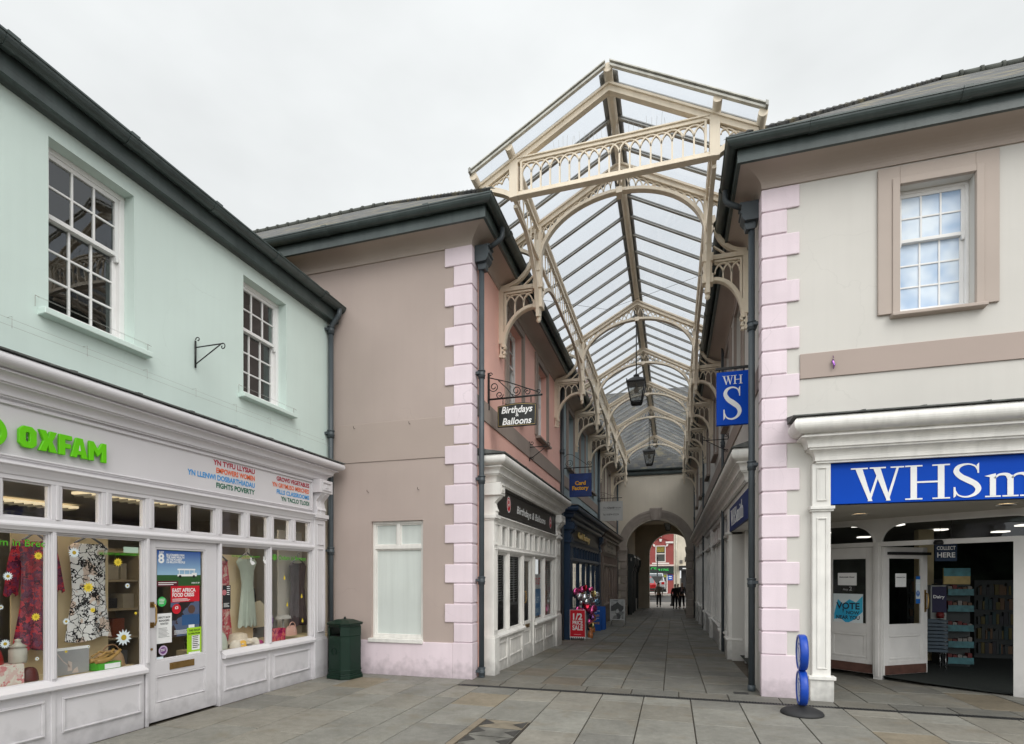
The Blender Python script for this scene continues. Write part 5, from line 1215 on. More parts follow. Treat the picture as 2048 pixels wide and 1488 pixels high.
def truss(y):
    F = FT(y); t = MB(F)
    # rafters and eave feet
    zE = zr(XC+XE)
    t.strip([(XC-XE, zE-.065), (XC-.03, 8.445), (XC, 8.46), (XC+.03, 8.445), (XC+XE, zE-.065)], .115, -.045, .045)
    t.strip([(XC-XE, zE-.035), (XC-.02, 8.483), (XC, 8.49), (XC+.02, 8.483), (XC+XE, zE-.035)], .03, -.07, .07)
    T = t.build('truss_rafters', STEEL, roof)
    for s, xw in ((-1, -2.97), (1, 1.15)):
        xp = XC+s*HS; p = MB(F)
        p.strip([(xp, 6.62), (xp, zr(xp)-.10)], .12, -.06, .06); p.strip([(xp, 6.9), (xp, zr(xp)-.12)], .07, -.075, .075)
        p.strip([(xp, 6.60), (xp, 6.73)], .17, -.085, .085); p.strip([(xp, 6.36), (xp, 6.60)], .13, -.065, .065); p.strip([(xp, 6.26), (xp, 6.40)], .17, -.085, .085)
        c = F(xp, 0, 6.02); p.lathe([(.012, 0), (.035, .02), (.042, .05), (.03, .085), (.045, .10), (.045, .22), (.055, .24), (.055, .27)], (c.x, c.y, c.z), 10)
        p.build('post', STEEL, T, .004)
        wall_bracket(F, y, xw, xp-s*.0+s*.06, STEEL, T)
        e = MB(F)       # spandrel out to the eaves
        xe = XC+s*(XE-.02); sw = [(xp+s*.02+s*(XE-HS-.04)*math.sin(R(k)), 7.05+.36*(1-math.cos(R(k)))*1.0) for k in range(0, 91, 9)]
        sw = [(xp+s*.03+s*(XE-HS-.06)*(1-math.cos(R(k))), 7.0+.36*math.sin(R(k))) for k in range(0, 91, 9)]
        e.strip(sw, .055, -.04, .04)
        a0, a1 = sorted((xp+s*.06, xp+s*.44)); fl = sorted(sw)
        lattice_line(e, F, lambda a: zr(a)-.14, lambda a: 7.34 if True else 0, a0, a1, 3, -.015, .015, .12, .018)
        e.build('eave_spandrel', STEEL, T)
    A = MB(F); zs, rz, rx = 7.06, .985, HS-.02
    ring = arc(XC, zs, rx, rz, 180, 0, 40)
    A.strip(ring, .062, -.042, .042); A.strip([(XC+(p[0]-XC)*.985, zs+(p[1]-zs)*.985) for p in ring], .024, -.056, .056)
    for s in (-1, 1): A.strip([(XC+s*rx, zs), (XC+s*(HS-.03), 6.72)], .05, -.038, .038)
    A.strip([(XC, 7.97), (XC, 8.07)], .10, -.09, .09)
    A.build('arch_rib', STEEL, T)
    Lm = MB(F)
    def fb(a): return zs+rz*math.sqrt(max(0, 1-((a-XC)/rx)**2))+.03
    for s in (-1, 1):
        a0, a1 = sorted((XC+s*.03, XC+s*(HS-.06))); lattice_line(Lm, F, lambda a: zr(a)-.135, fb, a0, a1, 11, -.016, .016, .19, .020)
    Lm.build('lattice', STEEL, T)
    return T
for y in TY: truss(y)
# front frame hung between the gutters
F = FT(7.72); t = MB(F)
zE = zr(XC+XE)
t.strip([(XC-XE, zE-.065), (XC-.03, 8.445), (XC, 8.46), (XC+.03, 8.445), (XC+XE, zE-.065)], .115, -.045, .045)
t.strip([(XC-XE, zE-.035), (XC-.02, 8.483), (XC, 8.49), (XC+.02, 8.483), (XC+XE, zE-.035)], .03, -.07, .07)
T = t.build('front_frame_rafters', STEEL, roof)
g = MB(F)
g.strip([(XC-HS, 7.70), (XC+HS, 7.70)], .055, -.035, .035); g.strip([(XC-HS, 7.73), (XC+HS, 7.73)], .022, -.055, .055)
g.strip([(XC-HS, 7.215), (XC+HS, 7.215)], .07, -.035, .035); g.strip([(XC-HS, 7.185), (XC+HS, 7.185)], .022, -.055, .055)
for s in (-1, 1): g.strip([(XC+s*HS, 7.17), (XC+s*HS, 7.74)], .13, -.051, .051); g.strip([(XC+s*(HS-.115), 7.25), (XC+s*(HS-.115), 7.69)], .03, -.04, .04)
g.build('box_girder', STEEL, T, .003)
lm = MB(F); lattice_line(lm, F, lambda a: 7.675, lambda a: 7.245, XC-HS+.12, XC+HS-.12, 18, -.018, .018, .17, .022); lm.build('lattice', STEEL, T)
for s in (-1, 1):
    xp = XC+s*HS; e = MB(F)
    sw = [(xp+s*.04+s*(XE-HS-.08)*(1-math.cos(R(k))), 7.20+.22*math.sin(R(k))) for k in range(0, 91, 9)]
    sw = [(xp+s*.05+s*(XE-HS-.06)*math.sin(R(k)), 7.22+.22*(1-math.cos(R(k)))*0+.20*math.sin(R(k))**.8) for k in range(0, 91, 9)]
    e.strip(sw, .07, -.05, .05)
    a0, a1 = sorted((xp+s*.08, xp+s*.42)); lattice_line(e, F, lambda a: zr(a)-.14, lambda a: 7.42, a0, a1, 3, -.015, .015, .11, .018)
    e.build('eave_spandrel', STEEL, T)
sp = MB(F)
for i in range(34):
    a = XC-HS+.3+i*.062; h = .13+.05*((i*7) % 5)/5
    if 7.74+h < zr(a)-.2: sp.tube([(a, .02*((i % 3)-1), 7.745), (a+.01*((i % 5)-2), .035*((i % 3)-1), 7.77+h)], .0022, 3)
sp.build('bird_spikes', BARM, T)
# lengthwise girders between the posts
ends = [7.72]+TY
for s in (-1, 1):
    xp = XC+s*HS; Fg = Frame((xp, 0), (0, 1), (1, 0))
    for i in range(len(ends)-1):
        y0, y1 = ends[i]+.06, ends[i+1]-.06; zt = zr(xp)-.16
        g = MB(Fg); g.strip([(y0, zt), (y1, zt)], .055, -.028, .028); g.strip([(y0, zt-.50), (y1, zt-.50)], .045, -.028, .028)
        n = max(4, round((y1-y0)/.23)); lattice_line(g, Fg, lambda a: zt-.03, lambda a: zt-.48, y0, y1, n, -.009, .009, .19, .014)
        rr = y1-y0 if i == 0 else min(1.35, (y1-y0)/2-.02)
        for (ye, sg) in ((y0, 1), (y1, -1)):
            if i == 0 and sg == 1: continue
            ht = .40 if i == 0 else .50; cv = [(ye+sg*rr*(1-math.cos(R(k))), zt-ht-((1.5-ht)*(1-math.sin(R(k))))) for k in range(0, 91, 6)]
            if i == 0: cv.append((y0-.10, zt-ht))
            g.strip(cv, .05, -.03, .03)
        g.build('side_girder', STEEL, roof)
# purlins
YF, YB = 7.50, 30.45
for dx_, dz_, r in ((0, .02, .062), (-1.42, .02, .058), (1.42, .02, .058), (-XE-.03, .0, .058), (XE+.03, .0, .058)):
    p = MB(W0); x = XC+dx_; z = zr(x)+dz_+.02; p.tube([(x, YF, z), (x, YB, z)], r, 14); p.build('purlin', STEEL, roof)
# glass slopes, bars, ridge and eaves trims
PR = .085   # lift of the glass over the purlins
def slope_pt(s, d, y, h=0): x = XC+s*d; return (x, y, zr(x)+PR+h)
for s in (-1, 1):
    gm = MB(W0); y0, y1 = YF+.02, YB
    gm.raw([slope_pt(s, .04, y0), slope_pt(s, XE+.06, y0), slope_pt(s, XE+.06, y1), slope_pt(s, .04, y1)], [(0,1,2,3)]); gm.build('glass_slope', GLR, roof)
    yb = YF+.30; k = 0; first = None
    while yb < YB:
        if first is None:
            b = MB(W0)
            n_ = Vector((s*.49, 0, .87)); 
            for (hw, h0, h1) in ((.028, -.030, -.004), (.036, .004, .020)):
                vs = [slope_pt(s, d, yb+e, h) for d in (.05, XE+.06) for (e, h) in ((-hw, h0), (hw, h0), (hw, h1), (-hw, h1))]
                b.raw(vs, [(0,1,2,3),(4,5,6,7),(0,1,5,4),(1,2,6,5),(2,3,7,6),(3,0,4,7)])
            first = b.build('glazing_bar', BARM, roof)
        else:
            c = first.copy(); COL.objects.link(c); c.location.y += yb-(YF+.30)
        k += 1; yb += .59
    # verge at the open end: white capped double edge
    v = MB(W0)
    for (h0, h1, e0, e1) in ((-.030, .0, .02, .07), (.018, .034, .0, .09)):
        vs = [slope_pt(s, d, YF-.05+e, h) for d in (.03, XE+.08) for (e, h) in ((e0, h0), (e1, h0), (e1, h1), (e0, h1))]
        v.raw(vs, [(0,1,2,3),(4,5,6,7),(0,1,5,4),(1,2,6,5),(2,3,7,6),(3,0,4,7)])
    v.build('verge_trim', mat('verge_white', (.55,.54,.49), .5, .15, 6, streak=.2), roof)
    e = MB(W0); vs = [slope_pt(s, d, y, h) for y in (YF-.08, YB) for (d, h) in ((XE+.05, -.03), (XE+.08, -.03), (XE+.08, .03), (XE+.05, .03))]
    e.raw(vs, [(0,1,2,3),(4,5,6,7),(0,1,5,4),(1,2,6,5),(2,3,7,6),(3,0,4,7)]); e.build('eaves_trim', BARM, roof)
r_ = MB(W0); r_.raw([(XC-.13, YF+.1, zr(XC-.13)+PR+.025), (XC, YF+.1, zr(XC)+PR+.035), (XC+.13, YF+.1, zr(XC+.13)+PR+.03), (XC-.13, YB, zr(XC-.13)+PR+.03), (XC, YB, zr(XC)+PR+.05), (XC+.13, YB, zr(XC+.13)+PR+.03)], [(0,1,4,3), (1,2,5,4)]); r_.build('ridge_cap', BARM, roof)
# thin tie wires
tw = MB(W0)
for y in (9.3, 16.95, 22.85): tw.tube([(XC-HS, y, 6.45), (XC-.3, y+.8, 6.5), (XC+HS, y, 6.48)], .003, 4)
tw.build('tie_wire', BLACK, roof)

# hanging lanterns
def lantern(x, y, ztop, zl, label, parent_kw=None):
    t = thing('hanging_lantern', (x, y, zl), label, 'lantern', 'lanterns hanging along the arcade')
    q = MB(W0)
    if ztop-zl > .8: q.tube([(x, y, zl+.74), (x, y, ztop)], .014, 6)
    else: q.tube([(x, y, zl+.70), (x, y, ztop)], .02, 6)
    q.build('rod', BLACK, t)
    q = MB(W0); ph = PI/4
    q.lathe([(.19, .52), (.33, .525), (.335, .545), (.20, .63), (.10, .67), (.085, .70), (.10, .72), (.05, .75), (.02, .78)], (x, y, zl), 4, sm=False, phase=ph); q.build('hood', BLACK, t)
    q = MB(W0); b, tp = .135, .245
    cs = [(1,1),(-1,1),(-1,-1),(1,-1)]
    for i in range(4):
        sx, sy = cs[i]; nx, ny = cs[(i+1) % 4]
        q.tube([(x+sx*b*.9, y+sy*b*.9, zl+.03), (x+sx*tp*.9, y+sy*tp*.9, zl+.525)], .014, 6)
        for (k_, zz) in ((b, .03), (tp, .52), (b*.96, .06)): q.tube([(x+sx*k_*.9, y+sy*k_*.9, zl+zz), (x+nx*k_*.9, y+ny*k_*.9, zl+zz)], .013, 6)
    for sx, sy in cs: q.lathe([(.012, 0), (.018, .03), (.01, .07)], (x+sx*.22, y+sy*.22, zl+.54), 6)
    q.box(x-.11, x+.11, y-.11, y+.11, zl-.0, zl+.025); q.build('frame', BLACK, t)
    for i in range(4):
        sx, sy = cs[i]; nx, ny = cs[(i+1) % 4]; k0, k1 = b*.88, tp*.88
        q = MB(W0); q.raw([(x+sx*k0, y+sy*k0, zl+.06), (x+nx*k0, y+ny*k0, zl+.06), (x+nx*k1, y+ny*k1, zl+.51), (x+sx*k1, y+sy*k1, zl+.51)], [(0,1,2,3)]); q.build('pane', glass('lantern_glass', (.75,.77,.76), .05, .10, 1.5, 0, .35), t)
    q = MB(W0); q.lathe([(.05, .30), (.06, .36), (.05, .42)], (x, y, zl), 10); q.tube([(x, y, zl+.42), (x, y, zl+.55)], .015, 6); q.build('lamp_holder', mat('dull_brass', (.2,.17,.11), .5), t)
lantern(-.87, 13.95, 8.0, 5.88, 'black four-sided lantern on a long rod, the nearest and largest under the glass roof')
lantern(-.91, 22.8, 8.0, 6.06, 'smaller black lantern further in, hanging in front of the dark slate roof')
lantern(-.29, 37.2, 5.0, 4.50, 'black lantern inside the far archway passage')
# ================================================================== HANGING SIGNS
# script style board: Birthdays & Balloons
sg = thing('hanging_sign', (-2.95, 8.60, 4.5), 'black hanging board with white script lettering and a gold line on a scrolled iron bracket', 'hanging sign')
FS = Frame((0, 8.60), (1, 0), (0, -1))
mb = MB(FS); mb.box(-2.965, -2.935, -.012, .012, 4.36, 4.98); mb.tube([(-2.95,0,4.535),(-2.03,0,4.535)], .016, 8)
mb.tube([(-2.94,0,4.90),(-2.62,0,4.80),(-2.28,0,4.66),(-2.10,0,4.59)], .009, 6); mb.tube([(-2.78,0,4.84),(-2.62,0,4.68),(-2.52,0,4.545)], .008, 6)
for (cx, cz, r, t0, tn, s_) in ((-2.86,4.74,.085,PI,1.5,1), (-2.76,4.60,.065,0,1.4,-1), (-2.47,4.64,.085,PI*1.2,1.5,1), (-2.28,4.605,.06,PI,1.4,-1), (-2.10,4.60,.04,-PI/2,1,1), (-2.92,4.95,.035,0,1,1)):
    mb.strip(scroll(cx, cz, r, t0, tn, 24, s_), .012, -.006, .006)
for a in (-2.70, -2.22): mb.tube([(a,0,4.53),(a,0,4.43)], .008, 6)
mb.build('bracket', BLACK, sg)
top = [(-2.79,4.40)]+[(-2.79+.66*i/10, 4.40+.035*math.sin(PI*i/10)) for i in range(1,10)]+[(-2.13,4.40)]
mb = MB(FS); mb.prism([(-2.79,4.05),(-2.13,4.05)]+top[::-1], -.02, .02); bd = mb.build('board', mat('black_board', (.013,.014,.013), .4, .1, 5), sg, .003)
mb = MB(FS); inn = [(-2.772,4.068),(-2.148,4.068)]+[(p[0]*.973-.0665, p[1]-.018) for p in top[::-1]]
mb.strip(inn, .007, .0205, .0215, closed=True); mb.build('gold_line', mat('gold_line', (.42,.30,.10), .4), bd)
mb = MB(FS)
for s, z, w in (('Birthdays', 4.275, .53), ('Balloons', 4.085, .50)): put_text(mb, s, -2.455, z, .155, .022, 'C', width=w, bold=.022, shear=.22)
put_text(mb, '&', -2.45, 4.212, .085, .0225, 'C', bold=.015); mb.build('lettering', WHITE, bd)
# navy square board
sg = thing('hanging_sign', (-2.96, 15.2, 4.6), 'square navy hanging sign with yellow lettering under a scrolled bracket', 'hanging sign')
FS = Frame((0, 15.2), (1, 0), (0, -1))
mb = MB(FS); mb.tube([(-2.97,0,4.63),(-2.16,0,4.63)], .014, 8); mb.box(-2.975,-2.955,-.012,.012,4.55,5.05)
mb.strip([(-2.95,4.95),(-2.86,5.02),(-2.72,5.0),(-2.5,4.85),(-2.28,4.68)], .012, -.006, .006)
for (cx, cz, r, t0, tn, s_) in ((-2.80,4.77,.12,PI,1.6,1), (-2.24,4.74,.07,-PI/2,1.5,1)): mb.strip(scroll(cx, cz, r, t0, tn, 24, s_), .012, -.006, .006)
for a in (-2.68, -2.25): mb.tube([(a,0,4.62),(a,0,4.46)], .007, 6)
mb.build('bracket', BLACK, sg)
mb = MB(FS); mb.box(-2.80,-2.17,-.02,.02,3.80,4.46); bd = mb.build('board', mat('navy_sign', (.004,.025,.13), .4, .3, 5), sg, .003)
mb = MB(FS); put_text(mb, 'Card', -2.485, 4.14, .15, .022, 'C', bold=.035); put_text(mb, 'Factory', -2.485, 4.00, .15, .022, 'C', bold=.035); mb.build('lettering', flat('sign_yellow', (.72,.36,.01)), bd)
# grey optician board
sg = thing('hanging_sign', (-2.96, 22.8, 4.7), 'pale grey hanging sign with thin dark lettering, furthest in along the left wall', 'hanging sign')
FS = Frame((0, 22.8), (1, 0), (0, -1))
mb = MB(FS); mb.tube([(-2.97,0,4.80),(-2.0,0,4.80)], .014, 8); mb.box(-2.975,-2.955,-.012,.012,4.7,5.2); mb.strip([(-2.95,5.05),(-2.7,5.02),(-2.4,4.88)], .012, -.006, .006)
for a in (-2.8, -2.15): mb.tube([(a,0,4.8),(a,0,4.66)], .007, 6)
mb.strip(scroll(-2.8,4.92,.09,PI,1.5,20,1), .012, -.006, .006); mb.build('bracket', BLACK, sg)
mb = MB(FS); mb.box(-2.95,-1.97,-.02,.02,3.85,4.66); mb.rim(-2.95,-1.97,3.85,4.66,.02,.028,.025); bd = mb.build('board', mat('grey_sign', (.46,.45,.43), .5, .06, 3), sg, .002)
mb = MB(FS); put_text(mb, 'First', -2.66, 4.36, .11, .0215, 'C', bold=0); put_text(mb, 'Optic', -2.46, 4.36, .11, .0215, 'C', bold=.03); put_text(mb, 'Brecon', -2.20, 4.36, .11, .0215, 'C', bold=0)
mb.box(-2.8,-2.1,.0205,.0212,4.30,4.306); put_text(mb, 'Tel: 01874 622226', -2.46, 4.08, .105, .0215, 'C', width=.66); mb.build('lettering', flat('dark_grey_print', (.05,.05,.05)), bd)
# blue board on the right
sg = thing('hanging_sign', (1.1, 9.0, 4.8), 'tall blue hanging sign with large white serif letters beside the right corner downpipe', 'hanging sign')
FS = Frame((0, 9.0), (1, 0), (0, -1))
mb = MB(FS); mb.box(.64, 1.16, -.016, .016, 4.78, 4.815); mb.tube([(.70,0,4.79),(.70,0,4.72)], .012, 6); mb.tube([(1.05,0,4.79),(1.05,0,4.72)], .012, 6); mb.build('bracket', BLACK, sg)
mb = MB(FS); mb.box(.655,1.12,-.035,.035,3.915,4.735); bd = mb.build('board', NAVYW, sg, .004)
mb = MB(FS); serif(mb, 'WH', .735, 4.535, .135, .036, sx=1.10, gap=-.06); serif(mb, 'S', .73, 3.985, .52, .036, sx=.93); mb.build('lettering', WHITE, bd)

# spare iron brackets on the arcade walls
def spare(F, y, z, label, L_=.42, flip=1):
    t = thing('wall_bracket', tuple(F(y, 0, z)), label, 'bracket')
    Fb = Frame(tuple(F(y, 0, 0))[:2], F.od, (0, 1)); q = MB(Fb)
    q.box(0, .02, -.012, .012, z-.30, z+.12); q.tube([(.02,0,z),(L_,0,z)], .009, 6); q.tube([(.02,0,z-.26),(L_-.03,0,z)], .008, 6)
    for (cx, cz, r, t0, s_) in ((L_,z+.045,.045,-PI/2,1),(.06,z+.09,.045,PI,1),(.06,z-.25,.045,PI,-1)): q.strip(scroll(cx,cz,r,t0,1.1,16,s_), .010, -.006, .006)
    q.build('bracket', BLACK, t)
spare(FL, 11.35, 4.36, 'small empty iron bracket on the taupe band of the salmon wall')
spare(FR, 12.4, 4.50, 'small empty iron bracket on the right arcade wall below the blue hanging sign', .5)

# ================================================================== STREET THINGS
# litter bin
bn = thing('litter_bin', (-4.93, 7.42, 0), 'dark green octagonal cast litter bin with a slotted hood in the corner', 'litter bin')
BG = mat('bin_green', (.0045,.020,.012), .38, .15, 5, .05, 60, spec=.3)
bx, by = -4.93, 7.42
def octo(hx, hy, c): return [(-hx+c,-hy),(hx-c,-hy),(hx,-hy+c),(hx,hy-c),(hx-c,hy),(-hx+c,hy),(-hx,hy-c),(-hx,-hy+c)]
FB = Frame((bx, by), (math.cos(R(-12)), math.sin(R(-12))), (-math.sin(R(-12)), math.cos(R(-12))))
mb = MB(FB); mb.prism(octo(.245,.235,.10), 0, .05, 'z'); mb.prism(octo(.235,.225,.10), .05, .08, 'z'); mb.build('foot', BG, bn, .006)
mb = MB(FB); mb.prism(octo(.225,.215,.10), .08, .655, 'z'); mb.prism(octo(.232,.222,.10), .12, .14, 'z'); bd = mb.build('body', BG, bn, .006)
mb = MB(FB); mb.prism([(-.115,.15),(.115,.15),(.115,.62),(-.115,.62)], -.222, -.2145); mb.build('front_plate', BG, bd, .006)
mb = MB(FB); mb.strip(arc(0,.43,.055,.055,0,345,24), .008, -.228, -.2215, closed=True); mb.strip(arc(0,.43,.040,.040,0,345,20), .004, -.226, -.2215, closed=True)
put_text(mb, 'BCC', 0, .415, .04, -.2235, 'C', bold=.02, flip=False); mb.build('cast_emblem', BG, bd)
mb = MB(FB)
for sx in (-1, 1):
    mb.prism([(sx*.125,-.222),(sx*.225,-.120),(sx*.225,.12),(sx*.125,.222),(sx*.11,.20),(sx*.20,.11),(sx*.20,-.11),(sx*.11,-.20)], .655, .80, 'z')
mb.prism(octo(.222,.212,.10), .795, .83, 'z'); mb.build('hood', BG, bn, .006)
mb = MB(FB); mb.prism(octo(.245,.235,.10), .83, .855, 'z'); n = 8; o_ = octo(.25,.24,.10); i_ = octo(.12,.11,.05)
mb.add([(*p,.855) for p in o_]+[(*p,.905) for p in i_]+[(0,0,.92)], [(k,(k+1)%8,8+(k+1)%8,8+k) for k in range(8)]+[(8+k,8+(k+1)%8,16) for k in range(8)]); mb.build('lid', BG, bn, .005)
mb = MB(FB); mb.tube([(0,0,.91),(0,0,.945)], .018, 8); mb.build('lid_knob', BLACK, bn)
mb = MB(FB); mb.prism(octo(.195,.185,.09), .60, .66, 'z'); mb.build('liner', BLACKP, bn)

# swivelling double disc sign on a rubber foot
ds = thing('swing_sign', (1.43, 6.94, 0), 'blue double-disc swing sign seen edge on, on a black rubber dome foot', 'pavement sign')
c = (1.43, 6.94)
mb = MB(W0); mb.lathe([(.225,0),(.228,.015),(.215,.035),(.17,.06),(.10,.082),(.055,.10),(.045,.12)], (c[0],c[1],0), 32); mb.build('rubber_foot', mat('black_rubber', (.022,.022,.023), .65, .2, 8, .1, 40), ds)
BL = mat('blue_plastic', (.008,.055,.37), .35, .06, 5)
yw = R(-4); FDs = Frame(c, (math.sin(yw)*-1+0.0, math.cos(yw)), (-math.cos(yw), -math.sin(yw)))
def disc(z0, z1, ra):
    zc, rz = (z0+z1)/2, (z1-z0)/2
    q = MB(FDs); n = 40; prof = [(1.0-.16, .036), (1.0-.05, .043), (1.0, .028), (1.0, -.028), (1.0-.05, -.043), (1.0-.16, -.036)]
    vs = []; fs = []
    for k in range(n):
        t = 2*PI*k/n
        for (f, o) in prof: vs.append((ra*f*math.cos(t), o, zc+rz*f*math.sin(t)))
    m = len(prof)
    for k in range(n):
        for j in range(m): fs.append((k*m+j, k*m+(j+1) % m, ((k+1) % n)*m+(j+1) % m, ((k+1) % n)*m+j))
    q.smooth = True; q.add(vs, fs); D = q.build('disc_rim', BL, ds)
    for sg_ in (-1, 1):
        q = MB(FDs); q.add([(ra*.85*math.cos(2*PI*k/n), sg_*.03, zc+rz*.85*math.sin(2*PI*k/n)) for k in range(n)], [list(range(n))]); q.build('disc_face', mat('pale_blue_face', (.55,.62,.72), .35, .1, 9), D)
        q = MB(FDs); q.strip(arc(0, zc, ra*.5, rz*.5, 20, 250, 14), .02, sg_*.0305, sg_*.032); q.strip([(-.03, zc-.06), (.04, zc+.05)], .018, sg_*.0305, sg_*.0325); q.build('disc_print', BL, D)
disc(.50, .915, .205); disc(.10, .505, .20)
mb = MB(W0); mb.tube([(c[0],c[1],.08),(c[0],c[1],.14)], .04, 10); mb.build('swivel', BLACKP, ds)

# sale board, blue card boards, A-board
def zg(y): return gz(y)
t = thing('sale_board', (-2.52, 14.9, zg(14.9)), 'red and white half price sale board standing in front of the navy shopfront', 'sale sign')
FS = Frame((0, 14.9), (1, 0), (0, -1)); g0 = zg(14.9)
mb = MB(FS); mb.box(-2.735,-2.30,-.012,.0,g0+.08,g0+.84); mb.tube([(-2.72,-.01,g0),(-2.72,-.01,g0+.84)],.010,6); mb.tube([(-2.315,-.01,g0),(-2.315,-.01,g0+.84)],.010,6); mb.box(-2.735,-2.30,-.012,.0,g0+.05,g0+.08); mb.tube([(-2.70,-.28,g0),(-2.70,-.02,g0+.7)],.010,6); mb.tube([(-2.33,-.28,g0),(-2.33,-.02,g0+.7)],.010,6); f = mb.build('stand', WHITE, t)
mb = MB(FS); mb.box(-2.725,-2.31,.0,.004,g0+.095,g0+.83); p = mb.build('poster', flat('sale_red', (.56,.008,.022)), t)
mb = MB(FS)
for s, z, w in (('1/2', .57, .26), ('PRICE', .435, .28), ('SALE', .28, .29)): put_text(mb, s, -2.515, g0+z, {'1/2':.24,'PRICE':.145,'SALE':.185}[s], .0055, 'C', width=w, bold=.03)
mb.box(-2.62,-2.42,.0045,.005,g0+.155,g0+.160); mb.build('lettering', WHITE, p)
mb = MB(FS)
for i in range(7): mb.box(-2.71+i*.058,-2.71+i*.058+.03,.001,.003,g0+.052,g0+.078)
mb.build('foot_slots', BLACKP, t)
def card_board(y, x0, x1, label, first):
    g0 = zg(y); t = thing('pavement_board', ((x0+x1)/2, y, g0), label, 'pavement sign', 'blue boards by the navy shop')
    F_ = Frame((0, y), (1, 0), (0, -1))
    mb = MB(F_); mb.prism([(0,g0),(.01,g0),(-.10,g0+.82),(-.11,g0+.82)], x0, x1, 'a'); mb.prism([(-.32,g0),(-.31,g0),(-.11,g0+.82),(-.12,g0+.82)], x0, x1, 'a'); b = mb.build('board', flat('card_board_blue', (.008,.085,.36)), t)
    if first:
        k = MB(F_); xm = (x0+x1)/2
        for s, z, c_ in (('COMPARE', .66, 0), ('the', .61, 1), ('QUALITY', .48, 2), ('Compare', .41, 1), ('the', .365, 1), ('PRICE', .23, 2)):
            k.mi = c_ and (1 if c_ == 2 else 0); put_text(k, s, xm, g0+z, .10 if c_ == 2 else .062, .013-(.11/.82)*z, 'C', width=.27 if c_ == 2 else None, bold=.025 if c_ == 2 else .01)
        k.build('lettering', [WHITE, flat('sign_yellow', None)], t)
card_board(18.7, -2.72, -2.36, 'bright blue advertising board with yellow lettering behind the balloon bunch', True)
card_board(19.3, -2.64, -2.28, 'second blue board, mostly hidden behind the lettered blue one', False)
t = thing('poster_board', (-2.05, 21.4, zg(21.4)), 'silver framed A-board with a grey printed poster in front of the brown shopfront', 'pavement sign')
g0 = zg(21.4); FS = Frame((0, 21.4), (1, 0), (0, -1))
mb = MB(FS); mb.rim(-2.34,-1.78,g0+.25,g0+1.05,-.01,.012,.035)
for x in (-2.33,-1.79): mb.tube([(x,0,g0),(x,0,g0+.3)],.013,6); mb.tube([(x,-.5,g0),(x,-.03,g0+1.03)],.013,6)
mb.build('frame', mat('alu_frame', (.55,.55,.54), .35, .05, 5, metal=.4), t)
mb = MB(FS); mb.box(-2.31,-1.81,-.008,.0,g0+.28,g0+1.02); mb.build('poster', pattern('grey_photo_print', (.10,.10,.10), (.34,.34,.33), (.48,.48,.47), scale=7, kind='x', rough=.4), t)

# balloon bunch
bt = [(-2.45, 15.35)]
FOIL = lambda n_, c: mat(n_, c, .16, .1, 6, metal=.9)
foils = {'silver': FOIL('foil_silver', (.62,.63,.65)), 'red': FOIL('foil_red', (.58,.03,.06)), 'pink': FOIL('foil_pink', (.70,.12,.32)), 'gold': FOIL('foil_gold', (.60,.50,.22)), 'blue': FOIL('foil_blue', (.22,.38,.55)), 'violet': FOIL('foil_violet', (.36,.16,.48))}
random.seed(21)
def balloon(x, y, z, r, kind, heart=False, label=''):
    n, m = 16, 8; vs = []; fs = []; tilt = random.uniform(-.5, .5); yaw = random.uniform(-.7, .7)
    for j in range(m+1):
        v = j/m*PI
        for i in range(n):
            u = 2*PI*i/n; rad = r*math.sin(v)*(1-.04*math.cos(8*u)*math.sin(v)**6)
            px_, pz_ = rad*math.cos(u), rad*math.sin(u)
            if heart: pz_ += abs(px_)*.45-.1*r; px_ *= .95
            py_ = r*.48*math.cos(v)
            a_, b_ = px_*math.cos(tilt)-pz_*math.sin(tilt), px_*math.sin(tilt)+pz_*math.cos(tilt)
            vs.append((x+a_*math.cos(yaw)-py_*math.sin(yaw), y+a_*math.sin(yaw)+py_*math.cos(yaw), z+b_))
    for j in range(m):
        for i in range(n): fs.append((j*n+i, j*n+(i+1) % n, (j+1)*n+(i+1) % n, (j+1)*n+i))
    q = MB(W0); q.smooth = True; q.raw(vs, fs); o = q.build('balloon', foils[kind]); tag(o, label, 'balloon', 'foil balloons in the bunch by the navy shop')
    return o
LBL = {'silver': 'shiny silver foil balloon in the bunch above the red sale board', 'red': 'red foil balloon in the bunch above the sale board', 'pink': 'pink foil balloon in the bunch outside the navy shop', 'gold': 'pale gold foil balloon in the bunch outside the navy shop', 'blue': 'pale blue foil balloon at the right edge of the bunch', 'violet': 'violet foil balloon low in the bunch by the sale board'}
tops = [(-2.55,1.02,'silver'),(-2.40,1.00,'silver'),(-2.25,1.0,'silver'),(-2.10,.98,'silver'),(-2.32,.88,'silver'),(-2.18,.86,'silver'),(-2.52,.86,'silver'),(-2.62,1.16,'pink'),(-2.48,1.22,'pink'),(-2.36,1.26,'red'),(-2.22,1.20,'pink'),(-2.52,1.10,'gold'),(-2.12,1.10,'gold'),(-2.66,1.06,'silver'),(-2.36,.78,'red'),(-2.02,.88,'blue'),(-2.05,1.06,'silver'),(-2.30,.70,'red'),(-2.56,.66,'pink'),(-2.46,.60,'pink'),(-2.20,.62,'pink'),(-2.14,.68,'pink'),(-2.66,.56,'violet'),(-2.22,.42,'violet'),(-2.26,.30,'pink'),(-2.20,.18,'gold')]
for i, (x, z, k) in enumerate(tops): balloon(x, 15.35+random.uniform(-.16,.2), z+gz(15.3)+.18, random.uniform(.085,.115), k, k in ('red',) or i % 5 == 0, LBL[k])
t = thing('balloon_stand', (-2.35, 15.45, zg(15.4)), 'thin pole stand with foil wrapped gifts holding the balloon bunch', 'stand')
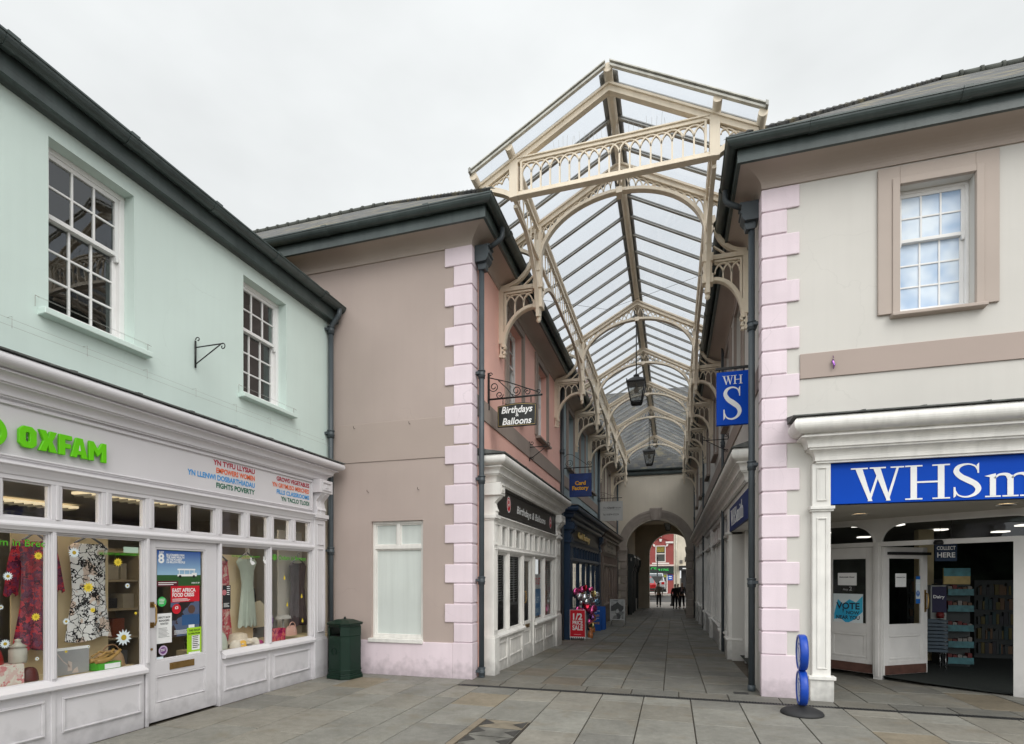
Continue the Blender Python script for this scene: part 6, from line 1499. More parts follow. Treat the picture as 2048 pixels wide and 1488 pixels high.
g0 = zg(15.4); mb = MB(W0); mb.tube([(-2.35,15.45,g0),(-2.35,15.45,g0+1.2)],.012,6); mb.lathe([(.16,0),(.15,.03),(.02,.05)],(-2.35,15.45,g0),16)
for (x, z, k) in tops[::2]: mb.tube([(-2.35,15.45,g0+.5),(x,15.4,z+g0+.1)],.002,3)
mb.build('pole', BARM, t)
mb = MB(W0)
for i in range(4): mb.lathe([(.07,0),(.085,.1),(.05,.2),(.02,.23),(.06,.30)], (-2.24+.05*(i%2),15.45+.05*i,g0+.02+.16*i), 10)
mb.build('wrapped_gift', mat('orange_wrap', (.45,.16,.06), .25, .3, 9), t)
q = MB(FM); q.smooth = True; q.tube([(1.965, .03, 4.35), (1.955, .05, 4.31), (1.972, .045, 4.27), (1.96, .05, 4.22)], [.008, .017, .015, .004], 6); q.tube([(1.965, .02, 4.40), (1.965, .05, 4.36)], .004, 4)
tag(q.build('balloon_scrap', foils['violet']), 'shrivelled violet foil scrap hanging on the mauve band of the cream building', 'scrap')
# ================================================================== GOODS IN THE GREEN-LETTERED SHOP
def garment(name, rows, o, m, label, cat, group=None, sleeves=None, folds=5, bulge=.05, hanger=True, neck=.11):
    """rows: (z, a_left, a_right) from neck to hem; soft sheet with folds growing toward the hem"""
    a_c = sum(r[1]+r[2] for r in rows)/len(rows)/2
    t = thing(name, tuple(FO(a_c, o, rows[-1][0])), label, cat, group)
    def sheet(q, rows, n=22):
        R_ = []
        for i in range(len(rows)-1):
            for k in range(4): f = k/4; R_.append([rows[i][j]+(rows[i+1][j]-rows[i][j])*f for j in range(3)])
        R_.append(list(rows[-1])); zt, zb = rows[0][0], rows[-1][0]
        for side in (1, -1):
            vs = []; fs = []
            for r in R_:
                d = (zt-r[0])/(zt-zb)
                for k in range(n+1):
                    u = k/n; b = bulge*math.sin(PI*u)**.6+.018*d*math.sin(folds*2*PI*u+d*1.3)*math.sin(PI*u)**.4
                    zz = r[0]-(.02*math.sin(folds*PI*u) if r is R_[-1] else 0)
                    if r is R_[0]: zz -= neck*math.sin(PI*u)**2*(1 if side > 0 else .3)
                    vs.append((r[1]+(r[2]-r[1])*u, o+side*b, zz))
            for i in range(len(R_)-1):
                for k in range(n): fs.append((i*(n+1)+k, i*(n+1)+k+1, (i+1)*(n+1)+k+1, (i+1)*(n+1)+k))
            q.add(vs, fs)
    q = MB(FO); q.smooth = True; sheet(q, rows)
    for s_ in (sleeves or []): sheet(q, s_, 8)
    q.build('cloth', m, t)
    if hanger:
        q = MB(FO); z = rows[0][0]+.03; q.tube([(rows[0][1]+.0, o, z-.04), (a_c, o, z+.045), (rows[0][2]-.0, o, z-.04)], .012, 6); q.tube([(a_c, o, z+.045), (a_c, o, z+.10), (a_c+.025, o, z+.125), (a_c+.045, o, z+.10)], .005, 5); q.build('hanger', mat('grey_hanger', (.16,.16,.17), .5, .1, 5), t)
    return t
RED_C = pattern('red_floral_cloth', (.07,.012,.03), (.52,.035,.045), (.13,.03,.07), 30, 'x')
BW_C = pattern('leaf_print_cloth', (.008,.008,.010), (.72,.71,.69), (.82,.66,.56), 15, 'leaf')
FLO_C = pattern('coral_floral_cloth', (.42,.03,.05), (.62,.45,.36), (.5,.06,.07), 26, 'x')
SAGE = mat('sage_pleats', (.40,.46,.38), .8, .05, 8, .2, 30); PLUM = mat('plum_chiffon', (.055,.036,.040), .7, .15, 9, .3, 26)
garment('dress', [(1.93,3.53,3.73),(1.86,3.49,3.77),(1.70,3.50,3.76),(1.42,3.52,3.75),(1.32,3.51,3.76),(.90,3.44,3.83)], -.32, RED_C, 'long red floral dress with wide sleeves on a grey hanger behind the left glass', 'dress', sleeves=[[(1.92,3.46,3.54),(1.70,3.41,3.51),(1.42,3.38,3.49)], [(1.92,3.72,3.80),(1.70,3.75,3.85),(1.44,3.77,3.89)]], folds=4)
garment('dress', [(1.93,3.97,4.25),(1.88,3.91,4.31),(1.74,3.93,4.28),(1.60,3.94,4.28),(1.42,3.95,4.28),(1.28,3.93,4.29),(.94,3.88,4.35)], -.30, BW_C, 'sleeveless black and white leaf print dress hanging on a plywood board', 'dress', folds=2, bulge=.04)
garment('dress', [(1.84,6.12,6.40),(1.78,6.07,6.46),(1.66,6.14,6.40),(1.48,6.17,6.38),(1.44,6.17,6.38),(.88,6.10,6.46)], -.30, SAGE, 'pale sage green cap sleeve dress with pleated skirt', 'dress', folds=9)
garment('dress', [(1.80,7.20,7.50),(1.74,7.15,7.56),(1.56,7.18,7.52),(1.40,7.20,7.50),(1.34,7.19,7.52),(.80,7.15,7.58)], -.30, PLUM, 'dark plum layered dress hanging nearest the drainpipe', 'dress', folds=3)
garment('dress', [(1.80,5.72,5.98),(1.50,5.70,6.02),(1.30,5.72,6.0),(.70,5.66,6.08)], -.36, FLO_C, 'coral and cream floral dress partly hidden behind the door frame', 'dress', folds=4, hanger=True)
def board(a0, a1, z0, z1, o, label):
    q = MB(FO); q.box(a0, a1, o-.018, o, z0, z1); tag(q.build('display_board', WOOD), label, 'board')
board(3.50, 3.86, .57, 2.0, -.42, 'plywood display board behind the long red floral dress')
board(3.90, 4.40, .57, 2.02, -.42, 'plywood display board behind the black and white leaf print dress')
board(5.66, 6.52, .57, 1.88, -.42, 'plywood display board behind the sage green dress')
q = MB(FO); q.box(7.06, 7.62, -.45, -.43, .57, 2.3); tag(q.build('display_board', mat('pale_screen', (.52,.47,.40), .8, .05, 2)), 'cream screen behind the dark plum dress', 'board')
# perforated shelving uprights and shelf units
random.seed(5)
def shelf_unit(a0, a1, o, label, rows=5, zt=1.95):
    t = thing('shelf_unit', tuple(FO((a0+a1)/2, o, .05)), label, 'shelves')
    q = MB(FO)
    for a in (a0, a1-.03): q.box(a, a+.03, o-.4, o, .05, zt)
    q.box(a0, a1, o-.42, o-.40, .05, zt)
    hs = (zt-.1)/rows
    for k in range(rows+1): q.box(a0+.031, a1-.031, o-.4, o-.01, .05+k*hs*.99, .075+k*hs*.99)
    q.build('frame', SHELF, t)
    g = MB(FO)
    for k in range(rows):
        a = a0+.05
        while a < a1-.12:
            w = random.uniform(.05, .20); h = random.uniform(.08, hs*.8); g.mi = random.randrange(5)
            g.box(a, min(a+w, a1-.04), o-.32, o-.06-random.uniform(0, .1), .076+k*hs*.99, .076+k*hs*.99+h); a += w+random.uniform(.005, .05)
    g.build('stock', [flat('stock_dark', (.03,.03,.035)), flat('stock_brown', (.10,.06,.035)), flat('stock_grey', (.16,.16,.16)), flat('stock_rust', (.22,.06,.03)), flat('stock_cream', (.36,.32,.25))], t)
    for k in (0,): pass
shelf_unit(2.55, 3.30, -.75, 'wooden shelf unit at the left edge, behind the glass with the pink vase')
shelf_unit(4.55, 5.45, -1.25, 'wooden shelf unit of dark bags seen beside the leaf print dress', 5)
shelf_unit(5.55, 6.6, -2.6, 'shelf unit against the back wall, seen over the shop door')
shelf_unit(6.7, 7.6, -1.9, 'shelf unit of dark clothes behind the sage and plum dresses', 4)
q = MB(FO)
for a in (3.42, 6.50):
    q.box(a-.018, a+.018, -.52, -.48, .56, 2.6)
tag(q.build('slotted_upright', mat('slotted_white', (.42,.41,.38), .6, .1, 30)), 'pair of pale slotted shelf uprights behind the dresses', 'upright')
# rail of clothes
t = thing('clothes_rail', tuple(FO(6.9, -1.3, .05)), 'rail of dark jackets with a red one, behind the right hand window', 'clothes rail')
q = MB(FO); q.tube([(6.5,-1.35,1.42),(7.5,-1.35,1.42)], .014, 8); q.tube([(6.5,-1.35,.05),(6.5,-1.35,1.42)], .014, 8); q.tube([(7.5,-1.35,.05),(7.5,-1.35,1.42)], .014, 8); q.build('rail', BARM, t)
for i in range(14):
    a = 6.55+.065*i; q = MB(FO); q.smooth = True
    q.prism([(a, .72), (a+.045, .70), (a+.05, 1.25), (a+.03, 1.38), (a+.012, 1.38), (a-.002, 1.25)], -1.52+.02*(i % 2), -1.18-.02*(i % 3)); q.build('jacket', [flat('jacket_ink', (.03,.035,.05)), flat('jacket_teal', (.035,.06,.065)), flat('jacket_red', (.33,.03,.035)), flat('jacket_char', (.05,.05,.05))][2 if i in (3, 4) else i % 4 if i % 4 != 2 else 0], t)
# daisy stickers
def flower(a, z, r, kind, label):
    n = 26 if kind == 'w' else 22; pts = []
    for i in range(n): ang = 2*PI*i/n; k = r if i % 2 else r*.62; pts.append((a+k*math.cos(ang), z+k*math.sin(ang)))
    o = .060; q = MB(FO); q.add([(a, o, z)]+[(p[0], o, p[1]) for p in pts], [(0, 1+i, 1+(i+1) % n) for i in range(n)])
    f = tag(q.build('flower_sticker', flat('daisy_white', (.66,.74,.76)) if kind == 'w' else flat('daisy_yellow', (.72,.55,.05))), label, 'flower sticker', 'flower stickers on the shop glass')
    q = MB(FO); q.add([(a+r*.33*math.cos(2*PI*i/14), o+.0015, z+r*.33*math.sin(2*PI*i/14)) for i in range(14)], [list(range(14))]); q.build('flower_eye', flat('daisy_eye', (.42,.30,.02)) if kind == 'w' else flat('daisy_eye2', (.5,.38,.02)), f)
for (a, z, r, k, l) in ((3.19,1.59,.040,'w','white daisy sticker left of the red dress sleeve'), (3.42,1.77,.038,'y','yellow flower sticker on the shoulder of the red dress'), (3.40,1.23,.038,'y','yellow flower sticker on the skirt of the red dress'), (3.17,1.02,.042,'w','white daisy sticker beside the pink vase'),
    (3.72,1.81,.055,'w','white daisy sticker at the shoulder of the leaf print dress'), (3.85,1.48,.055,'y','large yellow flower sticker in the middle of the leaf print dress'), (4.14,1.73,.048,'y','yellow flower sticker to the right of the plywood board'), (4.24,1.49,.030,'w','small white daisy sticker in front of the dark shelf'), (4.20,.96,.088,'w','largest white daisy sticker, low right in the window'),
    (3.89,1.26,.028,'y','small yellow flower sticker on the hip of the leaf print dress'), (3.65,1.17,.034,'w','white daisy sticker at the left hem of the leaf print dress'), (3.85,.91,.017,'w','tiny white daisy sticker below the leaf print dress'), (3.41,.86,.018,'w','tiny white daisy sticker below the red dress'), (3.65,.89,.014,'y','tiny yellow flower sticker below the leaf print dress'), (4.33,1.20,.018,'y','tiny yellow flower sticker above the largest daisy'), (3.14,1.33,.022,'w','small white daisy sticker at the left picture edge')):
    flower(a, z, r, k, l)
for (a, z, l) in ((6.60,1.55,'small yellow drop sticker, uppermost on the right window'), (6.66,1.16,'yellow drop sticker beside the plum dress sleeve'), (6.98,1.27,'yellow drop sticker on the waist of the plum dress'), (7.0,.90,'yellow drop sticker on the hem of the plum dress')):
    q = MB(FO); q.add([(a, .06, z+.05)]+[(a+.02*math.cos(R(t)), .06, z+.02*math.sin(R(t))) for t in range(30, -211, -24)], [list(range(12))]); tag(q.build('drop_sticker', flat('daisy_yellow', None)), l, 'sticker', 'yellow drop stickers')
for (a, z, l) in ((5.98,1.76,'white rabbit sticker on the sage dress neckline'), (6.22,1.78,'white rabbit sticker right of the sage dress')):
    q = MB(FO); o = .06
    for (cx, cz, rx, rz, k) in ((0,0,.035,.026,0), (-.032,.022,.018,.017,1), (-.040,.052,.006,.026,2), (-.022,.052,.006,.026,3), (.034,-.004,.010,.010,4)):
        q.add([(a+cx+rx*math.cos(2*PI*i/12), o+.0006*k, z+cz+rz*math.sin(2*PI*i/12)) for i in range(12)], [list(range(12))])
    tag(q.build('rabbit_sticker', WHITE), l, 'sticker')
# vinyl lettering on the glass
VG = flat('vinyl_green', (.10,.42,.03))
for (s, a, z, h, al, w) in (('Oxfam in Brecon', 2.95, 1.85, .085, 'L', .62), ('WE WON\'T LIVE WITH POVERTY', 3.95, 1.80, .035, 'L', .42), ('WE WON\'T LIVE WITH POVERTY', 5.62, 1.83, .036, 'L', .50), ('Oxfam in Brecon', 6.48, 1.82, .085, 'L', .60), ('WE WON\'T LIVE WITH POVERTY', 4.66, 1.876, .022, 'L', .45)):
    q = MB(FO); put_text(q, s, a, z, h, .058, al, width=w, bold=.01); q.build('window_lettering', VG, mint)
q = MB(FO); q.strip(arc(6.40,1.85,.035,.035,0,345,18), .014, .057, .058, closed=True); q.prism([(6.385,1.83),(6.415,1.83),(6.41,1.85),(6.42,1.868),(6.38,1.868),(6.39,1.85)], .057, .0585); q.build('window_emblem', VG, mint)
q = MB(FO); q.box(4.20, 4.36, .057, .0585, 1.83, 1.89); tag(q.build('notice', flat('pale_green_card', (.42,.55,.44))), 'small pale green card stuck at the top right of the leaf dress window', 'notice')
# posters on the door glass
OD = .0465
def sheet(a0, a1, z0, z1, m, label, o=OD, name='poster'):
    q = MB(FO); q.box(a0, a1, o, o+.001, z0, z1); return tag(q.build(name, m), label, 'poster')
def onto(p, items, o=OD+.0016):
    for kind, m, *r in items:
        q = MB(FO)
        if kind == 't': put_text(q, r[0], r[1], r[2], r[3], o, r[4] if len(r) > 4 else 'L', width=r[5] if len(r) > 5 else None, bold=.03); q.build('lettering', m, p)
        elif kind == 'b': q.box(r[0], r[1], o-.0008, o-.0003+r[4] if len(r) > 4 else o-.0003, r[2], r[3]); q.build('print', m, p)
        elif kind == 'c': q.add([(r[0]+r[2]*math.cos(2*PI*i/20), o-.0002, r[1]+r[2]*math.sin(2*PI*i/20)) for i in range(20)], [list(range(20))]); q.build('print', m, p)
        elif kind == 'l':
            a0, a1, z, n, st = r
            for i in range(n): q.box(a0, a1-(a1-a0)*random.uniform(0,.3), o, o+.0003, z-i*st, z-i*st+st*.4)
            q.build('small_print', m, p)
def sky_poster():
    m = bpy.data.materials.new('sky_poster'); m.use_nodes = True; nt = m.node_tree; N = nt.nodes; L = nt.links
    geo = N.new('ShaderNodeNewGeometry'); sp = N.new('ShaderNodeSeparateXYZ'); L.new(geo.outputs['Position'], sp.inputs[0])
    mr = N.new('ShaderNodeMapRange'); mr.inputs['From Min'].default_value = 1.58; mr.inputs['From Max'].default_value = 1.88; L.new(sp.outputs['Z'], mr.inputs['Value'])
    cr = N.new('ShaderNodeValToRGB'); L.new(mr.outputs[0], cr.inputs[0]); e = cr.color_ramp.elements; e[0].color = (.30,.48,.62,1); e[1].color = (.015,.07,.30,1)
    L.new(cr.outputs[0], N['Principled BSDF'].inputs['Base Color']); return m
P_ = sheet(4.585, 5.155, 1.475, 1.875, sky_poster(), 'blue sky poster with a white buggy on grass at the top of the shop door')
GRASS = flat('poster_grass', (.025,.085,.022))
onto(P_, [('b', GRASS, 4.585, 5.155, 1.475, 1.60), ('b', flat('poster_maroon', (.10,.012,.02)), 4.585, 4.85, 1.475, 1.535, .0005), ('t', WHITE, 'JUST', 4.61, 1.842, .028), ('t', WHITE, '8', 4.60, 1.735, .145), ('t', WHITE, 'BILLIONAIRES OWN', 4.70, 1.815, .032, 'L', .23), ('t', WHITE, 'THE SAME WEALTH', 4.70, 1.788, .032, 'L', .23), ('t', WHITE, 'AS THE POOREST', 4.70, 1.761, .032, 'L', .20), ('t', WHITE, '3.6 BILLION PEOPLE', 4.70, 1.734, .032, 'L', .24), ('l', WHITE, 4.60, 4.83, 1.51, 2, .02), ('t', WHITE, 'EVEN IT UP', 5.03, 1.50, .022)])
q = MB(FO); o = OD+.0015
for (a0, a1, z0, z1) in ((4.84,5.08,1.655,1.672),(4.84,5.10,1.585,1.61),(4.86,4.868,1.61,1.655),(4.93,4.936,1.61,1.655),(5.0,5.006,1.61,1.655),(5.06,5.068,1.61,1.655),(5.03,5.10,1.61,1.625)): q.box(a0, a1, o, o+.0004, z0, z1)
q.build('print_buggy', WHITE, P_)
q = MB(FO)
for a in (4.875, 5.06): q.add([(a+.018*math.cos(2*PI*i/14), o+.0008, 1.582+.018*math.sin(2*PI*i/14)) for i in range(14)], [list(range(14))])
q.build('print_wheel', BLACKP, P_)
P_ = sheet(4.755, 5.14, .90, 1.475, pattern('dim_photo_print', (.02,.018,.018), (.07,.045,.045), (.09,.12,.20), 9, 'x', .4), 'dark red and blue appeal poster in the middle of the shop door', o=OD-.0012)
onto(P_, [('b', REDP, 4.755, 5.14, 1.29, 1.475), ('t', WHITE, 'EAST AFRICA', 4.775, 1.405, .060, 'L', .31), ('t', WHITE, 'FOOD CRISIS', 4.775, 1.352, .060, 'L', .29), ('l', WHITE, 4.775, 5.03, 1.325, 3, .012), ('c', REDP, 4.83, 1.215, .058), ('t', WHITE, '£5', 4.83, 1.215, .045, 'C'), ('c', flat('poster_skin', (.10,.055,.04)), 5.03, 1.20, .05), ('b', flat('poster_blue', (.03,.09,.22)), 4.90, 5.14, 1.02, 1.14), ('b', WHITE, 4.99, 5.07, .975, 1.02, .0004), ('l', WHITE, 4.80, 5.0, .965, 4, .013)], o=OD+.0006)
P_ = sheet(4.575, 4.765, .845, 1.175, WHITE, 'white staff wanted notice at the left edge of the shop door', o=OD+.0025)
onto(P_, [('t', BLACKP, 'DEPUTY SHOP', 4.67, 1.12, .030, 'C', .15), ('t', BLACKP, 'MANAGERS', 4.67, 1.085, .030, 'C', .13), ('t', BLACKP, 'WANTED!', 4.67, 1.05, .030, 'C', .10), ('l', flat('grey_print', (.3,.3,.3)), 4.60, 4.74, 1.01, 8, .014)], o=OD+.0042)
P_ = sheet(4.965, 5.165, .65, .985, flat('lime_card', (.34,.60,.025)), 'lime green opening times card low on the right of the shop door', o=OD+.0025)
onto(P_, [('t', BLACKP, 'THIS SHOP', 5.065, .94, .032, 'C', .16), ('t', BLACKP, 'IS OPEN FROM:', 5.065, .905, .026, 'C', .16), ('b', WHITE, 5.03, 5.14, .72, .89), ('b', WHITE, 4.985, 5.145, .665, .70), ('l', BLACKP, 5.04, 5.135, .875, 7, .022)], o=OD+.0042)
q = MB(FO); q.add([(4.645+.055*math.cos(2*PI*i/20), OD+.0008, 1.305+.055*math.sin(2*PI*i/20)) for i in range(20)], [list(range(20))]); P_ = tag(q.build('round_sticker', flat('round_green', (.04,.42,.09))), 'round bright green sticker on the shop door glass', 'sticker'); onto(P_, [('l', WHITE, 4.61, 4.69, 1.33, 4, .016)], OD+.0014)
q = MB(FO); q.add([(4.66+.055*math.cos(2*PI*i/20), OD+.0008, .765+.055*math.sin(2*PI*i/20)) for i in range(20)], [list(range(20))]); P_ = tag(q.build('round_sticker', flat('round_lilac', (.50,.40,.55))), 'round lilac and white sticker low on the shop door glass', 'sticker'); onto(P_, [('c', flat('round_purple', (.16,.06,.20)), 4.66, .765, .038), ('l', WHITE, 4.63, 4.69, .775, 2, .016)], OD+.0014)
P_ = sheet(4.58, 4.66, .655, .70, flat('pale_blue_card', (.55,.66,.70)), 'tiny pale blue card in the bottom left corner of the door glass', name='notice')
P_ = sheet(5.475, 5.60, 1.17, 1.47, flat('film_black', (.02,.02,.022)), 'black and pink event poster inside the window right of the door', o=.060)
onto(P_, [('c', flat('poster_pink', (.5,.16,.18)), 5.50, 1.38, .035), ('l', WHITE, 5.54, 5.595, 1.45, 5, .025), ('l', WHITE, 5.49, 5.58, 1.24, 4, .014)], .0615)
q = MB(FO); q.box(4.425, 4.445, .094, .110, 1.24, 1.30); b_ = q.build('door_bell', mat('bell_brown', (.07,.03,.02), .5), mint)
# things lying in the window
FO_ = FO; FO = Frame(FO.org, FO.ad, FO.od, .082)
random.seed(11)
def cushion(q, a, o, z, ra, ro, h, wob=.15, n=16, m=7):
    vs = []; fs = []
    for j in range(m+1):
        v = j/m*PI*.5
        for i in range(n):
            u = 2*PI*i/n; k = 1+wob*math.sin(3*u+a*7)+wob*.5*math.sin(5*u+1)
            vs.append((a+ra*k*math.cos(u)*math.cos(v)**.6 if j < m else a, o+ro*k*math.sin(u)*math.cos(v)**.6 if j < m else o, z+h*math.sin(v)*(1+wob*.4*math.sin(2*u))))
    for j in range(m):
        for i in range(n): fs.append((j*n+i, j*n+(i+1) % n, (j+1)*n+(i+1) % n, (j+1)*n+i))
    q.smooth = True; q.add(vs, fs); q.smooth = False
def bag(a, o, z, ra, ro, h, m, label, handle=True, hm=None, cat='handbag', name='handbag'):
    t = thing(name, tuple(FO(a, o, z)), label, cat); q = MB(FO); cushion(q, a, o, z, ra, ro, h, .06); q.build('body', m, t)
    if handle: q = MB(FO); q.tube([(a+ra*.55*math.cos(R(k)), o+.02, z+h*.8+h*.55*math.sin(R(k))) for k in range(0, 181, 15)], .007, 6); q.build('handle', hm or m, t)
    return t
bag(4.22, -.16, .565, .16, .08, .17, mat('tan_suede', (.42,.27,.15), .8, .12, 9, .15), 'tan soft handbag at the foot of the shelf, right of the shoes', hm=mat('tan_strap', (.25,.14,.07)))
bag(3.12, -.16, .70, .17, .09, .24, mat('scarlet_leather', (.42,.015,.018), .35, .1, 6), 'scarlet handbag at the left edge on a floral box', hm=mat('rust_strap', (.42,.07,.02)))
bag(6.97, -.12, .60, .13, .05, .15, mat('blush_leather', (.52,.30,.24), .5, .06, 6), 'blush pink envelope clutch bag in the right hand window')
bag(5.60, -.14, .565, .13, .1, .22, mat('mint_straw', (.50,.55,.46), .8, .1, 8), 'pale mint straw hat lying left in the small window', False, cat='hat', name='hat')
t = thing('hat', tuple(FO(5.95, -.15, .565)), 'wide cream straw hat with ribbons below the sage dress', 'hat'); q = MB(FO); c_ = FO(5.95, -.15, .60); q.lathe([(.20,.0),(.19,.02),(.12,.04),(.11,.12),(.06,.14),(.0,.14)], c_, 20); q.build('straw', mat('cream_straw', (.52,.44,.33), .8, .1, 30, .3, 120), t)
q = MB(FO)
for i, (a, r) in enumerate(((5.80,.07),(5.9,.08),(6.02,.08),(6.12,.07))): cushion(q, a, -.04, .565, r, .05, .09, .3)
tag(q.build('scarf_heap', mat('cream_ribbon', (.58,.52,.43), .7, .1, 12)), 'heap of cream and white scarves in front of the straw hat', 'scarves')
q = MB(FO); cushion(q, 5.88, .0, .565, .06, .03, .08, .3); tag(q.build('scarf', flat('amber_cloth', (.65,.36,.03))), 'small amber yellow scarf among the cream ones', 'scarf')
q = MB(FO); cushion(q, 6.22, -.05, .565, .06, .05, .05, .2); tag(q.build('purse', flat('magenta_cloth', (.30,.02,.12))), 'magenta purse at the right end of the scarves', 'purse')
q = MB(FO); q.box(6.42, 6.72, -.14, -.02, .565, .74); tag(q.build('gift_box', pattern('magenta_print', (.22,.01,.06), (.40,.02,.09), (.55,.12,.10), 22, 'x')), 'magenta patterned gift box beside the blush clutch', 'box')
t = thing('bottle', tuple(FO(6.50, -.2, .74)), 'tall clear glass bottle with violet ribbon on the magenta box', 'bottle'); q = MB(FO); c_ = FO(6.52, -.14, .74); q.lathe([(.05,0),(.055,.05),(.05,.18),(.02,.24),(.018,.32),(.025,.34)], c_, 14); q.build('glass', mat('lilac_glass', (.35,.30,.40), .15, .1, 8), t); q = MB(FO); q.lathe([(.057,.08),(.06,.16)], c_, 14); q.build('ribbon', flat('violet_ribbon', (.14,.03,.18)), t)
t = thing('hat', tuple(FO(7.0, -.22, .80)), 'small grey felt hat on a stand above the clutch bag', 'hat'); q = MB(FO); cushion(q, 6.95, -.25, .85, .14, .10, .06, .08); q.build('felt', mat('grey_felt', (.33,.31,.28), .9), t); q = MB(FO); q.tube([(6.95,-.25,.565),(6.95,-.25,.86)], .015, 8); q.build('stand', BARM, t)
q = MB(FO); q.prism([(6.44,.75),(6.80,.75),(6.80,1.0),(6.62,1.14),(6.44,1.10)], -.40, -.38); tag(q.build('card_panel', mat('manila_card', (.46,.40,.27), .8)), 'leaning cream card panel behind the glass bottle', 'board')
q = MB(FO); q.prism([(3.62,.565),(3.96,.565),(3.96,.80),(3.62,.80)], -.10, -.085); P_ = tag(q.build('picture', mat('grey_print', (.075,.08,.085), .35, .1, 4)), 'dark grey print standing in the window left of the tan shoes', 'picture')
q = MB(FO); q.box(3.62, 3.96, -.10, -.084, .80, .825); q.build('mount', WHITE, P_)
q = MB(FO); q.strip([(3.66,.79),(3.72,.70),(3.78,.64)], .008, -.0848, -.084); q.prism([(3.76,.60),(3.80,.60),(3.80,.68),(3.765,.70)], -.0848, -.084); q.prism([(3.80,.575),(3.86,.575),(3.85,.63),(3.82,.61)], -.0848, -.0838); q.build('figure_print', flat('print_pale', (.5,.42,.38)), P_)
t = thing('shoes', tuple(FO(4.05,-.1,.63)), 'pair of tan leather sandals on a green and white box', 'shoes')
for k in (0, 1):
    q = MB(FO); q.smooth = True; q.tube([(3.98,-.02-.09*k,.66),(4.04,-.02-.09*k,.655),(4.12,-.02-.09*k,.67),(4.20,-.02-.09*k,.72),(4.23,-.02-.09*k,.75)], [.022,.028,.022,.018,.012], 8); q.tube([(4.0,-.02-.09*k,.70),(4.08,-.02-.09*k,.74),(4.19,-.02-.09*k,.71)], .010, 6); q.build('sandal', mat('sandal_tan', (.34,.20,.055), .5, .15, 9), t)
q = MB(FO); q.box(3.99, 4.22, -.15, .0, .565, .635); P_ = tag(q.build('shoe_box', flat('box_green', (.06,.35,.02))), 'bright green and white box under the tan sandals', 'box'); q = MB(FO); q.box(4.05, 4.21, .001, .003, .575, .625); q.build('box_label', WHITE, P_)
q = MB(FO); q.box(2.95, 3.36, -.22, -.02, .565, .74); tag(q.build('gift_box', pattern('rose_print', (.62,.58,.50), (.62,.58,.50), (.55,.22,.22), 30, 'x')), 'cream box with small rose print under the scarlet bag', 'box')
t = thing('jar', tuple(FO(3.40,-.18,.565)), 'lidded glass jar beside the cream rose print box', 'jar'); q = MB(FO); q.lathe([(.06,0),(.065,.02),(.065,.12),(.05,.14),(.07,.145),(.03,.17),(.02,.19),(.028,.205),(.0,.215)], FO(3.36,-.10,.74), 16); q.build('glass', mat('jar_glass', (.40,.38,.32), .12, .1, 8), t)
q = MB(FO); cushion(q, 3.06, -.12, 1.0, .09, .08, .25, .03); tag(q.build('vase', mat('rose_pink_glaze', (.55,.26,.25), .35, .05, 5)), 'rounded rose pink vase at the left picture edge', 'vase')
bag(3.46, -.12, .565, .07, .06, .12, mat('oxblood_leather', (.10,.015,.012), .35), 'small oxblood bag in the corner below the red dress', False)

FO = FO_
# ================================================================== BLUE-SIGN SHOP: posters and stock
P_ = None
def sheetF(F_, a0, a1, z0, z1, o, m, label, cat='poster', name='poster'):
    q = MB(F_); q.box(a0, a1, o, o+.0012, z0, z1); return tag(q.build(name, m), label, cat)
vt = sheetF(FD, .385, .845, .655, 1.29, -.016, flat('poster_pale', (.62,.68,.70)), 'pale poster with blue map shapes and the word vote on the fixed shop door')
q = MB(FD); q.prism([(.40,.95),(.46,1.20),(.54,1.12),(.64,1.20),(.74,1.15),(.84,1.26),(.84,1.0),(.70,.86),(.60,.80),(.50,.88),(.40,.86)], -.0147, -.0142); q.build('print', flat('map_blue', (.03,.36,.60)), vt)
q = MB(FD); q.prism([(.64,1.20),(.74,1.15),(.84,1.26),(.84,1.05),(.70,.95)], -.0141, -.0138); q.build('print', flat('map_teal', (.05,.42,.62)), vt)
q = MB(FD); put_text(q, 'VOTE', .615, 1.04, .145, -.013, 'C', width=.36, bold=.03); put_text(q, 'NOW', .69, .955, .075, -.013, 'C', bold=.03); put_text(q, 'NEAR YOU', .615, .87, .085, -.013, 'C', width=.36, bold=.03)
q.prism([(.53,1.04),(.555,1.04),(.542,.96)], -.0134, -.0130)
for i in range(4): q.box(.44, .79-.05*(i % 2), -.0134, -.0130, .80-.035*i, .812-.035*i)
q.build('lettering', flat('poster_ink', (.02,.03,.05)), vt)
pp = sheetF(FD, .46, .75, 1.43, 1.635, -.016, WHITE, 'plain white notice above the vote poster', 'notice', 'notice'); q = MB(FD); put_text(q, 'Automatic Door', .48, 1.555, .035, -.0145, 'L', bold=.03); q.build('lettering', BLACKP, pp)
q = MB(FD); q.box(.50,.72,-.03,-.029,1.33,1.42); pp = tag(q.build('notice', BLACKP), 'small black number card between the white notice and the vote poster', 'notice'); q = MB(FD); put_text(q, 'Any', .53, 1.345, .05, -.0285, 'L', bold=.02); put_text(q, '2', .63, 1.345, .09, -.0285, 'L', bold=.02); q.build('lettering', flat('pale_ink', (.4,.4,.4)), pp)
pp = sheetF(FE, .27, .50, 1.41, 1.625, -.016, WHITE, 'slightly crooked white notice on the open door glass', 'notice', 'notice'); q = MB(FE); put_text(q, 'Automatic Door', .29, 1.555, .028, -.0145, 'L', bold=.03); q.build('lettering', BLACKP, pp)
dd = DOORL
pp = sheetF(FE, dd-.235, dd-.14, 1.14, 1.58, -.016, flat('warn_white', (.60,.66,.70)), 'narrow blue and white door warning sticker strip beside the handle', 'sticker', 'door_sticker')
